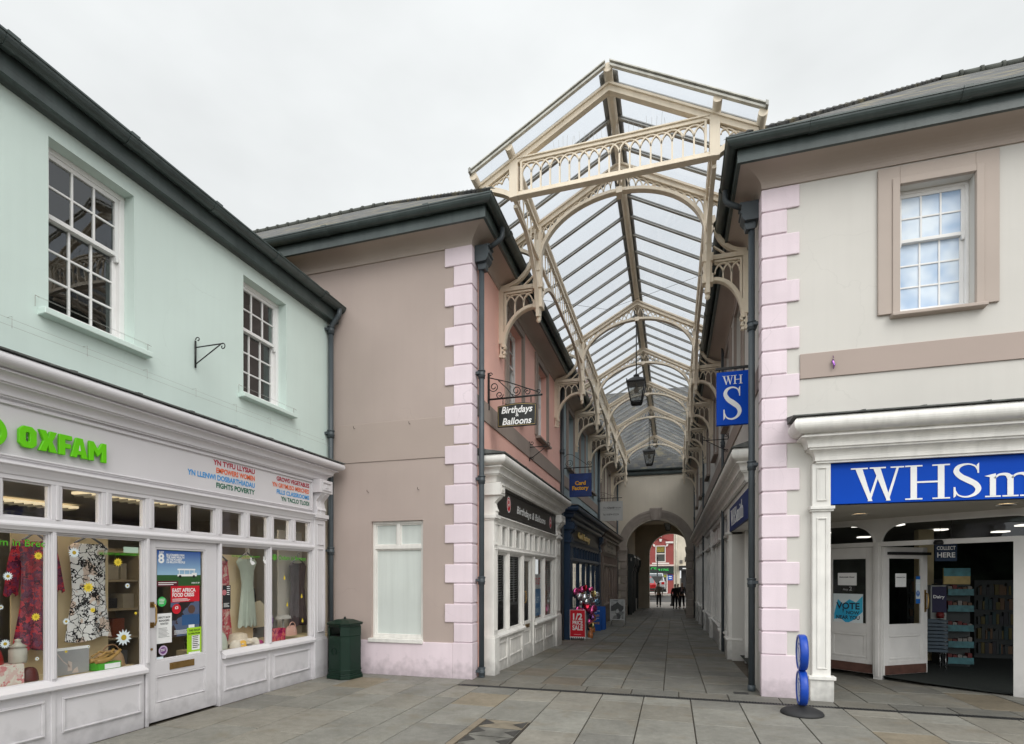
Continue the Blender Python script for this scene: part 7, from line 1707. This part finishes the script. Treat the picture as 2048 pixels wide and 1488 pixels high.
q = MB(FE); q.add([(dd-.19+.04*math.cos(2*PI*i/18), -.0145, 1.30+.05*math.sin(2*PI*i/18)) for i in range(18)], [list(range(18))]); q.box(dd-.235, dd-.14, -.0148, -.0143, 1.14, 1.215); q.box(dd-.235, dd-.14, -.0148, -.0143, 1.53, 1.58); q.build('print', flat('warn_blue', (.01,.12,.42)), pp)
q = MB(FE); q.prism([(dd-.197,1.335),(dd-.183,1.335),(dd-.186,1.29),(dd-.194,1.29)], -.0142, -.0138); q.box(dd-.195, dd-.185, -.0142, -.0138, 1.268, 1.28); put_text(q, 'AUTOMATIC', dd-.188, 1.46, .02, -.014, 'C', bold=.04); q.build('lettering', WHITE, pp)
sh = thing('display_stand', (4.75, 11.35, 0), 'tall display stand with turquoise and sandy header and stocked shelves inside the shop door', 'display stand')
q = MB(W0); q.box(4.55, 4.96, 11.3, 11.7, 0, 1.44); q.build('cabinet', mat('stand_dark', (.035,.04,.04), .7), sh)
q = MB(W0); q.box(4.56, 4.95, 11.27, 11.30, 1.44, 1.72); q.build('header_panel', mat('header_sand', (.38,.28,.10), .5, .25, 6), sh); q = MB(W0); q.box(4.56, 4.95, 11.266, 11.27, 1.58, 1.72); q.build('header_print', mat('header_teal', (.05,.20,.23), .5, .3, 8), sh)
random.seed(3)
for i, z in enumerate((.10, .38, .66, 1.0, 1.28)):
    q = MB(W0); q.box(4.56, 4.95, 11.14, 11.30, z-.03, z+.01); q.build('shelf', mat('stand_dark', None), sh)
    q = MB(W0); q.box(4.57, 4.94, 11.13, 11.14, z-.03, z+.08); q.build('shelf_label', mat('label_teal', (.035,.12,.135), .5, .3, 12), sh)
    q = MB(W0)
    for k in range(5): q.mi = random.randrange(3); q.box(4.58+.072*k, 4.64+.072*k, 11.16, 11.26, z+.011, z+.10+.06*random.random())
    q.build('packet', [flat('pk_red', (.09,.012,.012)), flat('pk_brown', (.09,.05,.03)), flat('pk_grey', (.16,.15,.14))], sh)
q = MB(W0); q.box(4.30, 4.53, 11.1, 11.4, .30, 1.42); cb = tag(q.build('display_cabinet', mat('cab_pale', (.22,.23,.22), .5, .1, 4)), 'narrow white and purple chocolate display behind the open door', 'display stand'); q = MB(W0); q.box(4.32, 4.53, 11.095, 11.1, .95, 1.40); q.build('print', flat('print_violet', (.012,.010,.045)), cb)
q = MB(W0); put_text(q, 'Dairy', 4.42, 1.20, .075, 11.093, 'C', bold=.02, F=Frame((0,0),(1,0),(0,1))); q.build('lettering', WHITE, cb)
q = MB(W0); q.lathe([(.05,0),(.06,.05),(.05,.1)], (4.42,11.05,.86), 12); q.build('round_print', flat('pk_red2', (.12,.012,.012)), cb)
bs = thing('basket_stack', (4.28, 10.95, 0), 'stack of dark blue wire shopping baskets on a metal stand inside the door', 'baskets')
for i in range(9):
    q = MB(W0); z = .30+.062*i; q.rim(4.13, 4.43, 0, 0, 0, 0, 0) if False else None
    for (u0, u1, v0, v1) in ((4.13,4.43,10.80,10.815),(4.13,4.43,11.085,11.10),(4.13,4.145,10.815,11.085),(4.415,4.43,10.815,11.085)): q.box(u0, u1, v0, v1, z, z+.045)
    q.box(4.145, 4.415, 10.815, 11.085, z, z+.006); q.build('basket', mat('basket_blue', (.035,.055,.075), .5, .1, 6), bs)
q = MB(W0); q.tube([(4.15,10.85,0),(4.15,10.85,.28),(4.42,10.85,.28),(4.42,10.85,0)], .012, 6); q.tube([(4.15,11.05,0),(4.15,11.05,.28),(4.42,11.05,.28),(4.42,11.05,0)], .012, 6); q.build('stand', mat('chrome_tube', (.35,.35,.35), .25, metal=.8), bs)
hs = thing('hanging_sign', (4.15, 10.2, 1.95), 'dark blue collection point board hanging inside the shop entrance', 'hanging sign')
FH = Frame((0, 10.2), (1, 0), (0, -1)); q = MB(FH); q.box(4.01, 4.30, -.012, .012, 1.82, 2.13); hb = q.build('board', flat('navy_card', (.012,.03,.07)), hs); q = MB(FH); put_text(q, 'COLLECT', 4.155, 2.0, .08, .0135, 'C', width=.25, bold=.02); put_text(q, 'HERE', 4.155, 1.88, .11, .0135, 'C', width=.24, bold=.02); q.build('lettering', WHITE, hb)
q = MB(FH); q.tube([(4.08,0,2.13),(4.08,0,2.48)], .004, 4); q.tube([(4.23,0,2.13),(4.23,0,2.48)], .004, 4); q.build('cord', BLACK, hs)
q = MB(W0); q.box(4.42, 4.66, 11.9, 12.1, 0, 2.45); q.build('shop_pillar', mat('cream_pillar', (.55,.46,.28), .7), whs)
for (x0, x1, y, lab, k) in ((5.6, 7.2, 12.6, 'dark shop gondola of magazines deep inside on the right', 0), (5.2, 6.4, 14.6, 'rear shop gondola behind the magazines', 1), (2.0, 3.2, 12.0, 'dark shelves behind the fixed door leaf', 2)):
    g_ = thing('shop_gondola', ((x0+x1)/2, y, 0), lab, 'shelves'); q = MB(W0); q.box(x0, x1, y, y+.5, 0, 1.5); q.build('cabinet', mat('stand_dark', None), g_)
    for j in range(5):
        q = MB(W0); a = x0+.03
        while a < x1-.15: q.mi = random.choice((0, 0, 1, 1, 2, 2, 3, 4)); w = random.uniform(.02,.07); q.box(a, a+w, y-.06-random.uniform(0,.02), y-.005, .1+.28*j, .1+.28*j+random.uniform(.14,.24)); a += w+.006
        q.build('stock', [flat('stock_dark', None), flat('stock_brown', None), flat('stk_slate', (.04,.045,.045)), flat('stk_ochre', (.08,.065,.02)), flat('stk_teal', (.02,.04,.045))], g_)
# blue letting poster inside the white arcade shop
lp = sheetF(FL, 11.16, 11.80, .72, 1.30, .150, flat('letting_blue', (.02,.13,.30)), 'blue letting board inside the white arcade shopfront', 'poster'); q = MB(FL); put_text(q, 'LET', 11.48, 1.0, .18, .152, 'C', bold=.03); put_text(q, '2485', 11.48, .78, .15, .152, 'C', bold=.02); q.build('lettering', flat('letting_pale', (.35,.45,.55)), lp)
lp = sheetF(FL, 11.16, 11.80, 1.30, 1.62, .150, flat('letting_white', (.46,.46,.46)), 'white letting board with red lettering above the blue one', 'poster'); q = MB(FL); put_text(q, 'TO LET', 11.48, 1.40, .2, .152, 'C', width=.5, bold=.03); q.build('lettering', REDP, lp)
# ================================================================== PEOPLE
def skin_obj(name, nodes, edges, m, parent, root=0, sub=1):
    me = bpy.data.meshes.new(name); off = OFF[parent.name]
    me.from_pydata([tuple(Vector(p[:3])-off) for p in nodes], edges, []); me.materials.append(m)
    o = bpy.data.objects.new(name, me); COL.objects.link(o); o.parent = parent; OFF[o.name] = off
    md = o.modifiers.new('skin', 'SKIN'); md.use_smooth_shade = True
    sv = me.skin_vertices[0].data
    for i, p in enumerate(nodes): sv[i].radius = p[3] if isinstance(p[3], (tuple, list)) else (p[3], p[3]); sv[i].use_root = i == root
    s_ = o.modifiers.new('sub', 'SUBSURF'); s_.levels = sub; s_.render_levels = sub
    return o
def person(x, y, z, h, yaw, label, top, bottom, hair, skin=(.42,.25,.18), stride=.0, arms=(0, 0), lean=0.0, longcoat=False, shirt=None):
    t = thing('person', (x, y, z), label, 'person'); k = h/1.75; cy, sy_ = math.cos(yaw), math.sin(yaw)
    def W(px, py, pz): return (x+(px*cy-py*sy_)*k, y+(px*sy_+py*cy)*k, z+pz*k)
    def N_(px, py, pz, r): return (*W(px, py+lean*max(0, pz-.9), pz), r*k if not isinstance(r, tuple) else tuple(q*k for q in r))
    SK = mat('skin_%02d' % int(skin[0]*100), skin, .55, .05, 9)
    nodes = []; edges = []
    def add(p, par=None):
        nodes.append(N_(*p)); i = len(nodes)-1
        if par is not None: edges.append((par, i))
        return i
    pel = add((0,0,.95,(.13,.10))); wst = add((0,0,1.10,(.115,.09)), pel); cst = add((0,0,1.30,(.15,.105)), wst); nk0 = add((0,0,1.45,(.075,.065)), cst); nk = add((0,.005,1.52,.052), nk0)
    hd = add((0,.015,1.60,(.070,.085)), nk); hd2 = add((0,.012,1.69,(.078,.095)), hd); add((0,.0,1.745,(.045,.055)), hd2)
    add((0,.105,1.625,.012), hd)     # nose
    sh = {}
    for s in (-1, 1):
        a = arms[0 if s < 0 else 1]
        s0 = add((s*.17,0,1.415,.062), cst); el = add((s*.235,-.02+a*.10,1.14,.042), s0); wr = add((s*.235,.05+a*.42,.90+abs(a)*.12,.027), el)
        pm = add((s*.232,.065+a*.5,.83+abs(a)*.14,(.020,.030)), wr); sh[s] = (s0, el, wr)
        for q, (dy, ln) in enumerate(((.028,.075),(.010,.085),(-.008,.08),(-.024,.065))):
            f1 = add((s*.230,.07+a*.5+dy,.83+abs(a)*.14-ln*.6,.0085), pm); add((s*.222,.075+a*.5+dy,.83+abs(a)*.14-ln,.0075), f1)
        add((s*.212,.10+a*.5,.82+abs(a)*.14,.009), pm)
        st = stride*s
        hp = add((s*.085,0,.90,.088), pel); kn = add((s*.095,.02+st*.5,.50+abs(st)*.02,.058), hp); an = add((s*.10,-.01+st*(1.0 if st > 0 else 1.2),.09+(.06 if st < 0 else 0),.036), kn); add((s*.105,.13+st,.035,(.036,.026)), an)
    skin_obj('body', nodes, edges, SK, t)
    g = 1.14
    nd = [N_(0,0,.90 if not longcoat else .80,(.155,.125)), N_(0,0,1.10,(.145,.115)), N_(0,0,1.30,(.17,.125)), N_(0,0,1.43,(.105,.085)), N_(0,0,1.475,(.065,.06))]; ed = [(0,1),(1,2),(2,3),(3,4)]
    for s in (-1, 1):
        a = arms[0 if s < 0 else 1]; b0 = len(nd)
        nd += [N_(s*.175,0,1.41,.075), N_(s*.238,-.02+a*.10,1.14,.060), N_(s*.236,.04+a*.36,.93+abs(a)*.10,.045)]; ed += [(2,b0),(b0,b0+1),(b0+1,b0+2)]
    skin_obj('jacket', nd, ed, top, t)
    nd = [N_(0,0,.97,(.14,.115))]; ed = []
    for s in (-1, 1):
        st = stride*s; b0 = len(nd)
        nd += [N_(s*.088,0,.87,.105), N_(s*.097,.02+st*.5,.50+abs(st)*.02,.078), N_(s*.10,-.01+st*(1.0 if st > 0 else 1.2),.11+(.06 if st < 0 else 0),.060)]; ed += [(0,b0),(b0,b0+1),(b0+1,b0+2)]
    skin_obj('trousers', nd, ed, bottom, t)
    for s in (-1, 1):
        st = stride*s; up = .06 if st < 0 else 0
        skin_obj('shoe', [N_(s*.10,-.05+st*1.05,.05+up,(.042,.045)), N_(s*.102,.05+st,.045+up*.6,(.045,.036)), N_(s*.105,.15+st,.035,(.038,.028))], [(0,1),(1,2)], BLACKP, t)
    skin_obj('hair', [N_(0,-.03,1.62,(.078,.07)), N_(0,-.018,1.70,(.086,.095)), N_(0,-.005,1.755,(.05,.06))], [(0,1),(1,2)], hair, t)
    if shirt: skin_obj('shirt_front', [N_(0,.085,1.15,(.06,.045)), N_(0,.095,1.30,(.055,.045)), N_(0,.06,1.46,(.035,.035))], [(0,1),(1,2)], shirt, t)
    return t
HB = mat('dark_hair', (.02,.016,.012), .6); HG = mat('white_hair', (.55,.52,.48), .7)
zf = -.655
person(-.91, 38.95, zf, 1.74, 0.0, 'man in a grey brown jacket and dark trousers walking away through the archway', mat('grey_brown_jacket', (.22,.185,.16), .8, .1, 9), mat('dark_trousers', (.012,.012,.014), .8), HB, stride=.12, arms=(.12,-.12))
person(.16, 37.4, zf-.005, 1.66, .15, 'person in a long black coat standing with their back to us by the right pier', mat('black_coat', (.02,.02,.023), .8), mat('black_coat', None), HB, stride=.05, longcoat=True)
person(.60, 37.6, zf, 1.75, PI*.93, 'white haired person in dark jacket and pink shirt facing us by the right pier', mat('ink_jacket', (.06,.06,.07), .8), mat('dark_trousers', None), HG, skin=(.50,.30,.22), stride=.1, shirt=mat('pale_pink_shirt', (.60,.42,.50), .7))
person(.36, 38.9, zf, 1.66, 2.6, 'person in dark clothes half hidden behind the other two by the right pier', mat('slate_jacket', (.022,.024,.028), .8), mat('dark_trousers', None), mat('grey_hair', (.25,.22,.20), .7), skin=(.50,.30,.22))
# bollard and finger post
t = MB(W0); t.lathe([(.14,0),(.14,.12),(.10,.16),(.085,.20),(.08,.62),(.10,.66),(.085,.70),(.10,.76),(.09,.84),(.04,.90),(.0,.91)], (-.03, 41.2, -.655), 12); tag(t.build('bollard', BLACK), 'black cast bollard on the far pavement left of the black coat', 'bollard')
t = thing('finger_post', (-1.14, 44, -.65), 'dark post with direction arms beyond the archway', 'signpost'); q = MB(W0); q.tube([(-1.14,44,-.65),(-1.14,44,2.9)], .04, 8); q.lathe([(.07,0),(.03,.1),(.0,.2)], (-1.14,44,2.9), 8); q.build('post', BLACK, t)
for (z, s, L_) in ((2.15, 1, .95), (1.98, -1, .9), (1.80, 1, .8)):
    q = MB(Frame((0, 44), (1, 0), (0, -1))); q.prism([(-1.14, z-.06), (-1.14+s*L_*.9, z-.06), (-1.14+s*L_, z), (-1.14+s*L_*.9, z+.06), (-1.14, z+.06)], .03, .05); q.build('arm', mat('sign_grey', (.10,.11,.11), .5), t)
q = MB(Frame((0, 44), (1, 0), (0, -1))); q.prism([(-1.62,1.50),(-.66,1.50),(-1.14,.85)], .045, .06); q.build('warning_plate', mat('plate_grey', (.16,.165,.17), .5), t)
# ================================================================== CARS
def car(x, y, z, L_, Wd, H, col, label, suv):
    t = thing('parked_car', (x, y, z), label, 'car'); F_ = Frame((x, y), (0, 1), (1, 0))    # a = length (away), o = width
    hb = H*.56; q = MB(F_); hw = Wd/2
    prof = [(.0,.28),(.04,.20),(L_-.05,.20),(L_,.30),(L_,hb*.72),(L_-.15,hb*.86),(L_*.70,hb),(.05,hb),(.0,hb*.9)]
    secs = []
    for (o, sc) in ((-hw,.94),(-hw*.92,1),(hw*.92,1),(hw,.94)):
        secs += [(L_/2+(p[0]-L_/2)*(1 if abs(o) < hw else .985), o, .24+(p[1]-.24)*sc) for p in prof]
    n = len(prof); fs = [list(range(n)), list(range(3*n, 4*n))]
    for k in range(3): fs += [(k*n+i, k*n+(i+1) % n, (k+1)*n+(i+1) % n, (k+1)*n+i) for i in range(n)]
    q.add(secs, fs); B = q.build('body', col, t, .03, 2)
    r0, r1, f1, f0 = (.04, .30, L_*.55, L_*.70) if suv else (.10, .62, L_*.55, L_*.72)
    q = MB(F_); iw = hw*.76
    q.add([(r0,-hw*.92,hb-.02),(f0,-hw*.92,hb-.02),(f0,hw*.92,hb-.02),(r0,hw*.92,hb-.02),(r1,-iw,H),(f1,-iw,H),(f1,iw,H),(r1,iw,H)], [(0,3,2,1),(4,5,6,7),(0,1,5,4),(1,2,6,5),(2,3,7,6),(3,0,4,7)]); q.build('cabin', col, t, .06, 3)
    G_ = mat('car_glass', (.10,.12,.13), .08, .1, 3, spec=.8)
    q = MB(F_); lerp = lambda u: (r0+(r1-r0)*u-.012, hw*.92+(iw-hw*.92)*u, hb-.02+(H-hb+.02)*u)
    a, b = lerp(.12), lerp(.88); q.add([(a[0],-a[1]*.9,a[2]),(a[0],a[1]*.9,a[2]),(b[0],b[1]*.9,b[2]),(b[0],-b[1]*.9,b[2])], [(0,1,2,3)]); q.build('rear_window', G_, t)
    for s in (-1, 1):
        q = MB(F_); P0_ = lambda u, v: ((r0+(r1-r0)*v+.15)*(1-u)+(f0+(f1-f0)*v-.2)*u, s*((hw*.92+(iw-hw*.92)*v)+.012), hb+(H-hb)*v)
        q.add([P0_(0,.1), P0_(1,.1), P0_(1,.85), P0_(0,.85)], [(0,1,2,3)]); q.build('side_window', G_, t)
        q = MB(F_); q.box(-.015, .04, s*hw*.70-.13*(1 if s > 0 else -1) if False else min(s*hw*.62, s*hw*.93), max(s*hw*.62, s*hw*.93), hb*.68, hb*.93); q.build('tail_light', mat('tail_red', (.35,.01,.012), .2), t)
        for a in (L_*.18, L_*.80):
            q = MB(F_); q.tube([(a, s*hw*.80, .31), (a, s*hw*1.0, .31)], .31, 18); w = q.build('wheel', mat('tyre', (.014,.014,.014), .8), t); q = MB(F_); q.tube([(a, s*hw*.99, .31), (a, s*hw*1.012, .31)], .19, 12); q.build('rim', mat('alloy', (.4,.4,.4), .35, metal=.7), w)
    q = MB(F_); q.box(-.02, .0, -.26, .26, hb*.60, hb*.60+.11); q.build('number_plate', flat('plate_yellow', (.60,.45,.05)), t)
    q = MB(F_); q.box(-.06, .05, -hw*.95, hw*.95, .26, .42); q.build('bumper', mat('bumper_dark', (.03,.03,.03), .6), t, .02)
car(-2.25, 50.0, -.64, 4.0, 1.72, 1.46, mat('car_red', (.42,.012,.016), .22, .04, 3, coat=.5), 'red hatchback parked in the street beyond the archway', False)
car(-1.62, 55.2, -.64, 4.5, 1.85, 1.78, mat('car_silver', (.42,.44,.45), .3, .04, 3, metal=.3, coat=.4), 'silver tall car parked beyond the red hatchback', True)
# ================================================================== FAR SIDE OF THE STREET
FF = Frame((0, 65), (1, 0), (0, -1))
rb = thing('brick_building', (-3, 65, -.55), 'red painted building with white trim and a green lettered shop across the street', 'building')
RB = mat('red_masonry', (.27,.062,.055), .8, .08, 1.5); WT = mat('white_trim', (.68,.64,.60), .6)
mb = MB(FF); mb.wall(-9, .14, -.7, 7.0, [(-1.82,-.82,3.15,5.0), (-5.2,-4.2,3.15,5.0), (-3.2,-.55,-.5,1.75)], -.4, 0); mb.build('wall', RB, rb)
mb = MB(FF); mb.box(-9.1, .2, -.5, .3, 7.0, 7.25); mb.box(-9.1, .2, -.4, .2, 6.85, 7.0); mb.build('cornice', WT, rb)
mb = MB(FF)
for i in range(14): x = -8.6+.62*i; mb.prism([(x, 6.35), (x+.18, 6.35), (x+.24, 6.6), (x-.06, 6.6)], 0, .12); mb.box(x+.22, x+.40, 0, .1, 6.6, 6.75)
mb.build('dentil', WT, rb)
for cx in (-1.32, -4.7):
    mb = MB(FF); mb.rim(cx-.56, cx+.56, 3.08, 5.0, -.12, .05, .09); mb.box(cx-.48, cx+.48, -.1, .0, 4.0, 4.1); w = mb.build('window', WT, rb)
    mb = MB(FF); mb.box(cx-.48, cx+.48, -.08, -.06, 3.1, 5.0); mb.build('pane', mat('far_glass', (.06,.065,.06), .1, .1, 3, spec=.8), w)
    mb = MB(FF); mb.box(cx-.42, cx+.42, -.055, -.05, 4.25, 4.95); mb.build('window_poster', mat('ochre_poster', (.22,.17,.03), .5, .4, 9), w)
    mb = MB(FF); mb.box(cx-.95, cx+.95, 0, .18, 2.86, 3.02); mb.build('sill', WT, w)
    for s in (-1, 1): mb = MB(FF); mb.prism([(cx+s*.62,4.85),(cx+s*.82,4.95),(cx+s*.86,5.2),(cx+s*.62,5.1)], 0, .14); mb.build('corbel', WT, w)
    mb = MB(FF); mb.prism([(cx-.10,5.45),(cx+.10,5.45),(cx+.17,5.75),(cx-.17,5.75)], 0, .15); mb.prism([(cx-.12,6.0),(cx+.12,6.0),(cx+.2,6.28),(cx-.2,6.28)], 0, .15); mb.build('keystone', WT, w)
    mb = MB(FF); mb.strip(arc(cx, 4.9, 1.25, .9, 170, 10, 20), .12, 0, .08); mb.build('brick_arch', mat('dark_red_brick', (.20,.03,.028), .8), w)
mb = MB(FF); mb.box(-.75, .1, 0, .12, 5.25, 5.45); mb.build('string_course', WT, rb)
mb = MB(FF); mb.box(-9, .14, 0, .35, 2.62, 2.80); mb.build('shop_cornice', mat('pinkish_white', (.62,.50,.46), .6), rb)
mb = MB(FF); mb.box(-9, .14, 0, .22, 1.75, 2.62); sf = mb.build('shop_fascia', mat('bottle_green', (.012,.030,.024), .5), rb)
mb = MB(FF); put_text(mb, 'CENTRE', -1.42, 2.12, .52, .225, 'C', width=2.0, bold=.03); put_text(mb, 'L', -2.75, 2.12, .52, .225, 'C', bold=.03); mb.build('fascia_lettering', flat('lettering_green', (.05,.55,.10)), sf)
mb = MB(FF); mb.box(-3.2, -.55, -.1, -.08, -.5, 1.75); mb.build('shop_glass', mat('far_glass', None), rb); mb = MB(FF); mb.rim(-3.2, -.55, -.5, 1.75, -.12, .03, .10); mb.build('shop_frame', WT, rb)
mb = MB(FF); mb.box(-2.2, -.7, -.07, -.05, 1.35, 1.62); mb.build('shop_sign', flat('lime_strip', (.40,.42,.05)), rb)
mb = MB(FF); mb.box(-.53, .02, .0, .04, 1.0, 1.62); bsn = mb.build('blue_plaque', flat('plaque_blue', (.02,.10,.42)), rb); mb = MB(FF); mb.box(-.42,-.08,.041,.045,1.38,1.48); mb.box(-.40,-.10,.041,.045,1.18,1.26); mb.build('plaque_print', WHITE, bsn)
cb = thing('far_building', (3, 65, -.55), 'cream rendered building with a black shopfront right of the red building', 'building')
CW = mat('far_cream', (.60,.54,.44), .8, .08, 1.0, streak=.15)
mb = MB(FF); mb.wall(.14, 9, -.7, 7.6, [(.8, 3.2, -.55, 2.1), (4.5, 5.5, 3.4, 5.2)], -.4, .05); mb.build('wall', CW, cb)
mb = MB(FF); mb.tube([(.42,.12,-.6),(.42,.12,7.4)], .09, 8); mb.build('downpipe', mat('cream_pipe', (.50,.46,.38), .6, .2, 4), cb)
mb = MB(FF); mb.box(.7, 4.5, .05, .35, 2.1, 2.65); mb.box(.95, 3.2, -.3, -.28, -.5, 2.1); sfb = mb.build('shopfront', mat('soot_black', (.018,.018,.020), .5), cb)
mb = MB(FF); mb.box(.7, 4.6, .05, .45, 2.65, 2.75); mb.build('cornice', CW, cb); mb = MB(FF); mb.box(1.1, 1.85, .351, .36, 2.28, 2.40); mb.build('fascia_lettering', WHITE, sfb)
mb = MB(FF); mb.box(.80, 1.10, .06, .2, 2.9, 3.3); mb.build('alarm_box', mat('alarm_grey', (.12,.11,.10), .6), cb); mb = MB(FF); mb.tube([(1.42,.1,3.1),(1.42,.15,3.65)], .06, 6); mb.build('lamp', BLACK, cb)
mb = MB(FF); mb.box(1.75,2.2,.05,.07,3.0,6.2); 
for i in range(9): mb.box(1.6+.07*(i%2), 2.3, .05, .10, 3.1+.34*i, 3.32+.34*i)
mb.build('quoin_strip', WT, cb)
mb = MB(W0); mb.raw([(-20,65.3,7.2),(20,65.3,7.2),(20,70,10.5),(-20,70,10.5)], [(0,1,2,3)]); mb.build('roof', SLX, rb)
# ================================================================== SKY, SUN, CAMERA
w = bpy.data.worlds.new('World'); SC.world = w; w.use_nodes = True
nt = w.node_tree; N = nt.nodes; L = nt.links; bg = N['Background']
SV = Vector((.50, -.62, .78)).normalized(); el = math.asin(SV.z); az = math.atan2(SV.x, SV.y)
sky = N.new('ShaderNodeTexSky'); sky.sky_type = 'NISHITA'; sky.sun_disc = False; sky.sun_elevation = el; sky.sun_rotation = az; sky.air_density = 1.0; sky.dust_density = 3
tc = N.new('ShaderNodeTexCoord'); sp = N.new('ShaderNodeSeparateXYZ'); L.new(tc.outputs['Generated'], sp.inputs[0])
def mrange(sock, a, b, c, d, smooth=True):
    m = N.new('ShaderNodeMapRange'); m.interpolation_type = 'SMOOTHSTEP' if smooth else 'LINEAR'
    m.inputs['From Min'].default_value = a; m.inputs['From Max'].default_value = b; m.inputs['To Min'].default_value = c; m.inputs['To Max'].default_value = d
    L.new(sock, m.inputs['Value']); return m.outputs[0]
def add_(a, b, op='ADD'):
    m = N.new('ShaderNodeMath'); m.operation = op; L.new(a, m.inputs[0]); L.new(b, m.inputs[1]); return m.outputs[0]
up = mrange(sp.outputs['Z'], .72, 1.0, 0, 9.0)
bk = N.new('ShaderNodeMath'); bk.operation = 'MULTIPLY'; bk.inputs[1].default_value = -1; L.new(sp.outputs['Y'], bk.inputs[0])
back = mrange(bk.outputs[0], -.25, .6, 0, 9.0)
mp = N.new('ShaderNodeMapping'); mp.inputs['Scale'].default_value = (1.6, 1.6, 3.4); L.new(tc.outputs['Generated'], mp.inputs['Vector'])
nz = N.new('ShaderNodeTexNoise'); nz.inputs['Scale'].default_value = 1.35; nz.inputs['Detail'].default_value = 5; nz.inputs['Roughness'].default_value = .5; L.new(mp.outputs[0], nz.inputs['Vector'])
cl = mrange(nz.outputs['Fac'], .33, .68, 8.35, 10.3, False)
tot = add_(add_(cl, up), back)
cmb = N.new('ShaderNodeCombineColor')
for ch, k in (('Red', .972), ('Green', 1.0), ('Blue', 1.002)):
    m = N.new('ShaderNodeMath'); m.operation = 'MULTIPLY'; m.inputs[1].default_value = k; L.new(tot, m.inputs[0]); L.new(m.outputs[0], cmb.inputs[ch])
mx = N.new('ShaderNodeMix'); mx.data_type = 'RGBA'; mx.inputs[0].default_value = .95; L.new(sky.outputs[0], mx.inputs[6]); L.new(cmb.outputs[0], mx.inputs[7])
L.new(mx.outputs[2], bg.inputs['Color']); bg.inputs['Strength'].default_value = .10
sun = bpy.data.lights.new('sun', 'SUN'); sun.energy = 1.35; sun.angle = R(35); sun.color = (1, .97, .92)
so = bpy.data.objects.new('sun', sun); COL.objects.link(so); so.rotation_euler = (-SV).to_track_quat('-Z', 'Y').to_euler(); so.location = (20, -25, 30)
cam = bpy.data.cameras.new('camera'); co = bpy.data.objects.new('camera', cam); COL.objects.link(co); SC.camera = co
co.location = (0, 0, 1.6); co.rotation_euler = (R(90), 0, math.atan(321/1085)); cam.sensor_width = 36; cam.lens = 36*1085/2048; cam.shift_y = (1150-744)/2048; cam.clip_start = .05; cam.clip_end = 2000
SC.view_settings.view_transform = 'Standard'; SC.view_settings.look = 'None'; SC.view_settings.exposure = 0; SC.view_settings.gamma = 1
SC.render.engine = 'CYCLES'; SC.cycles.max_bounces = 10; SC.cycles.transparent_max_bounces = 24; SC.cycles.use_denoising = True; SC.cycles.sample_clamp_indirect = 8; SC.cycles.caustics_reflective = False; SC.cycles.caustics_refractive = False
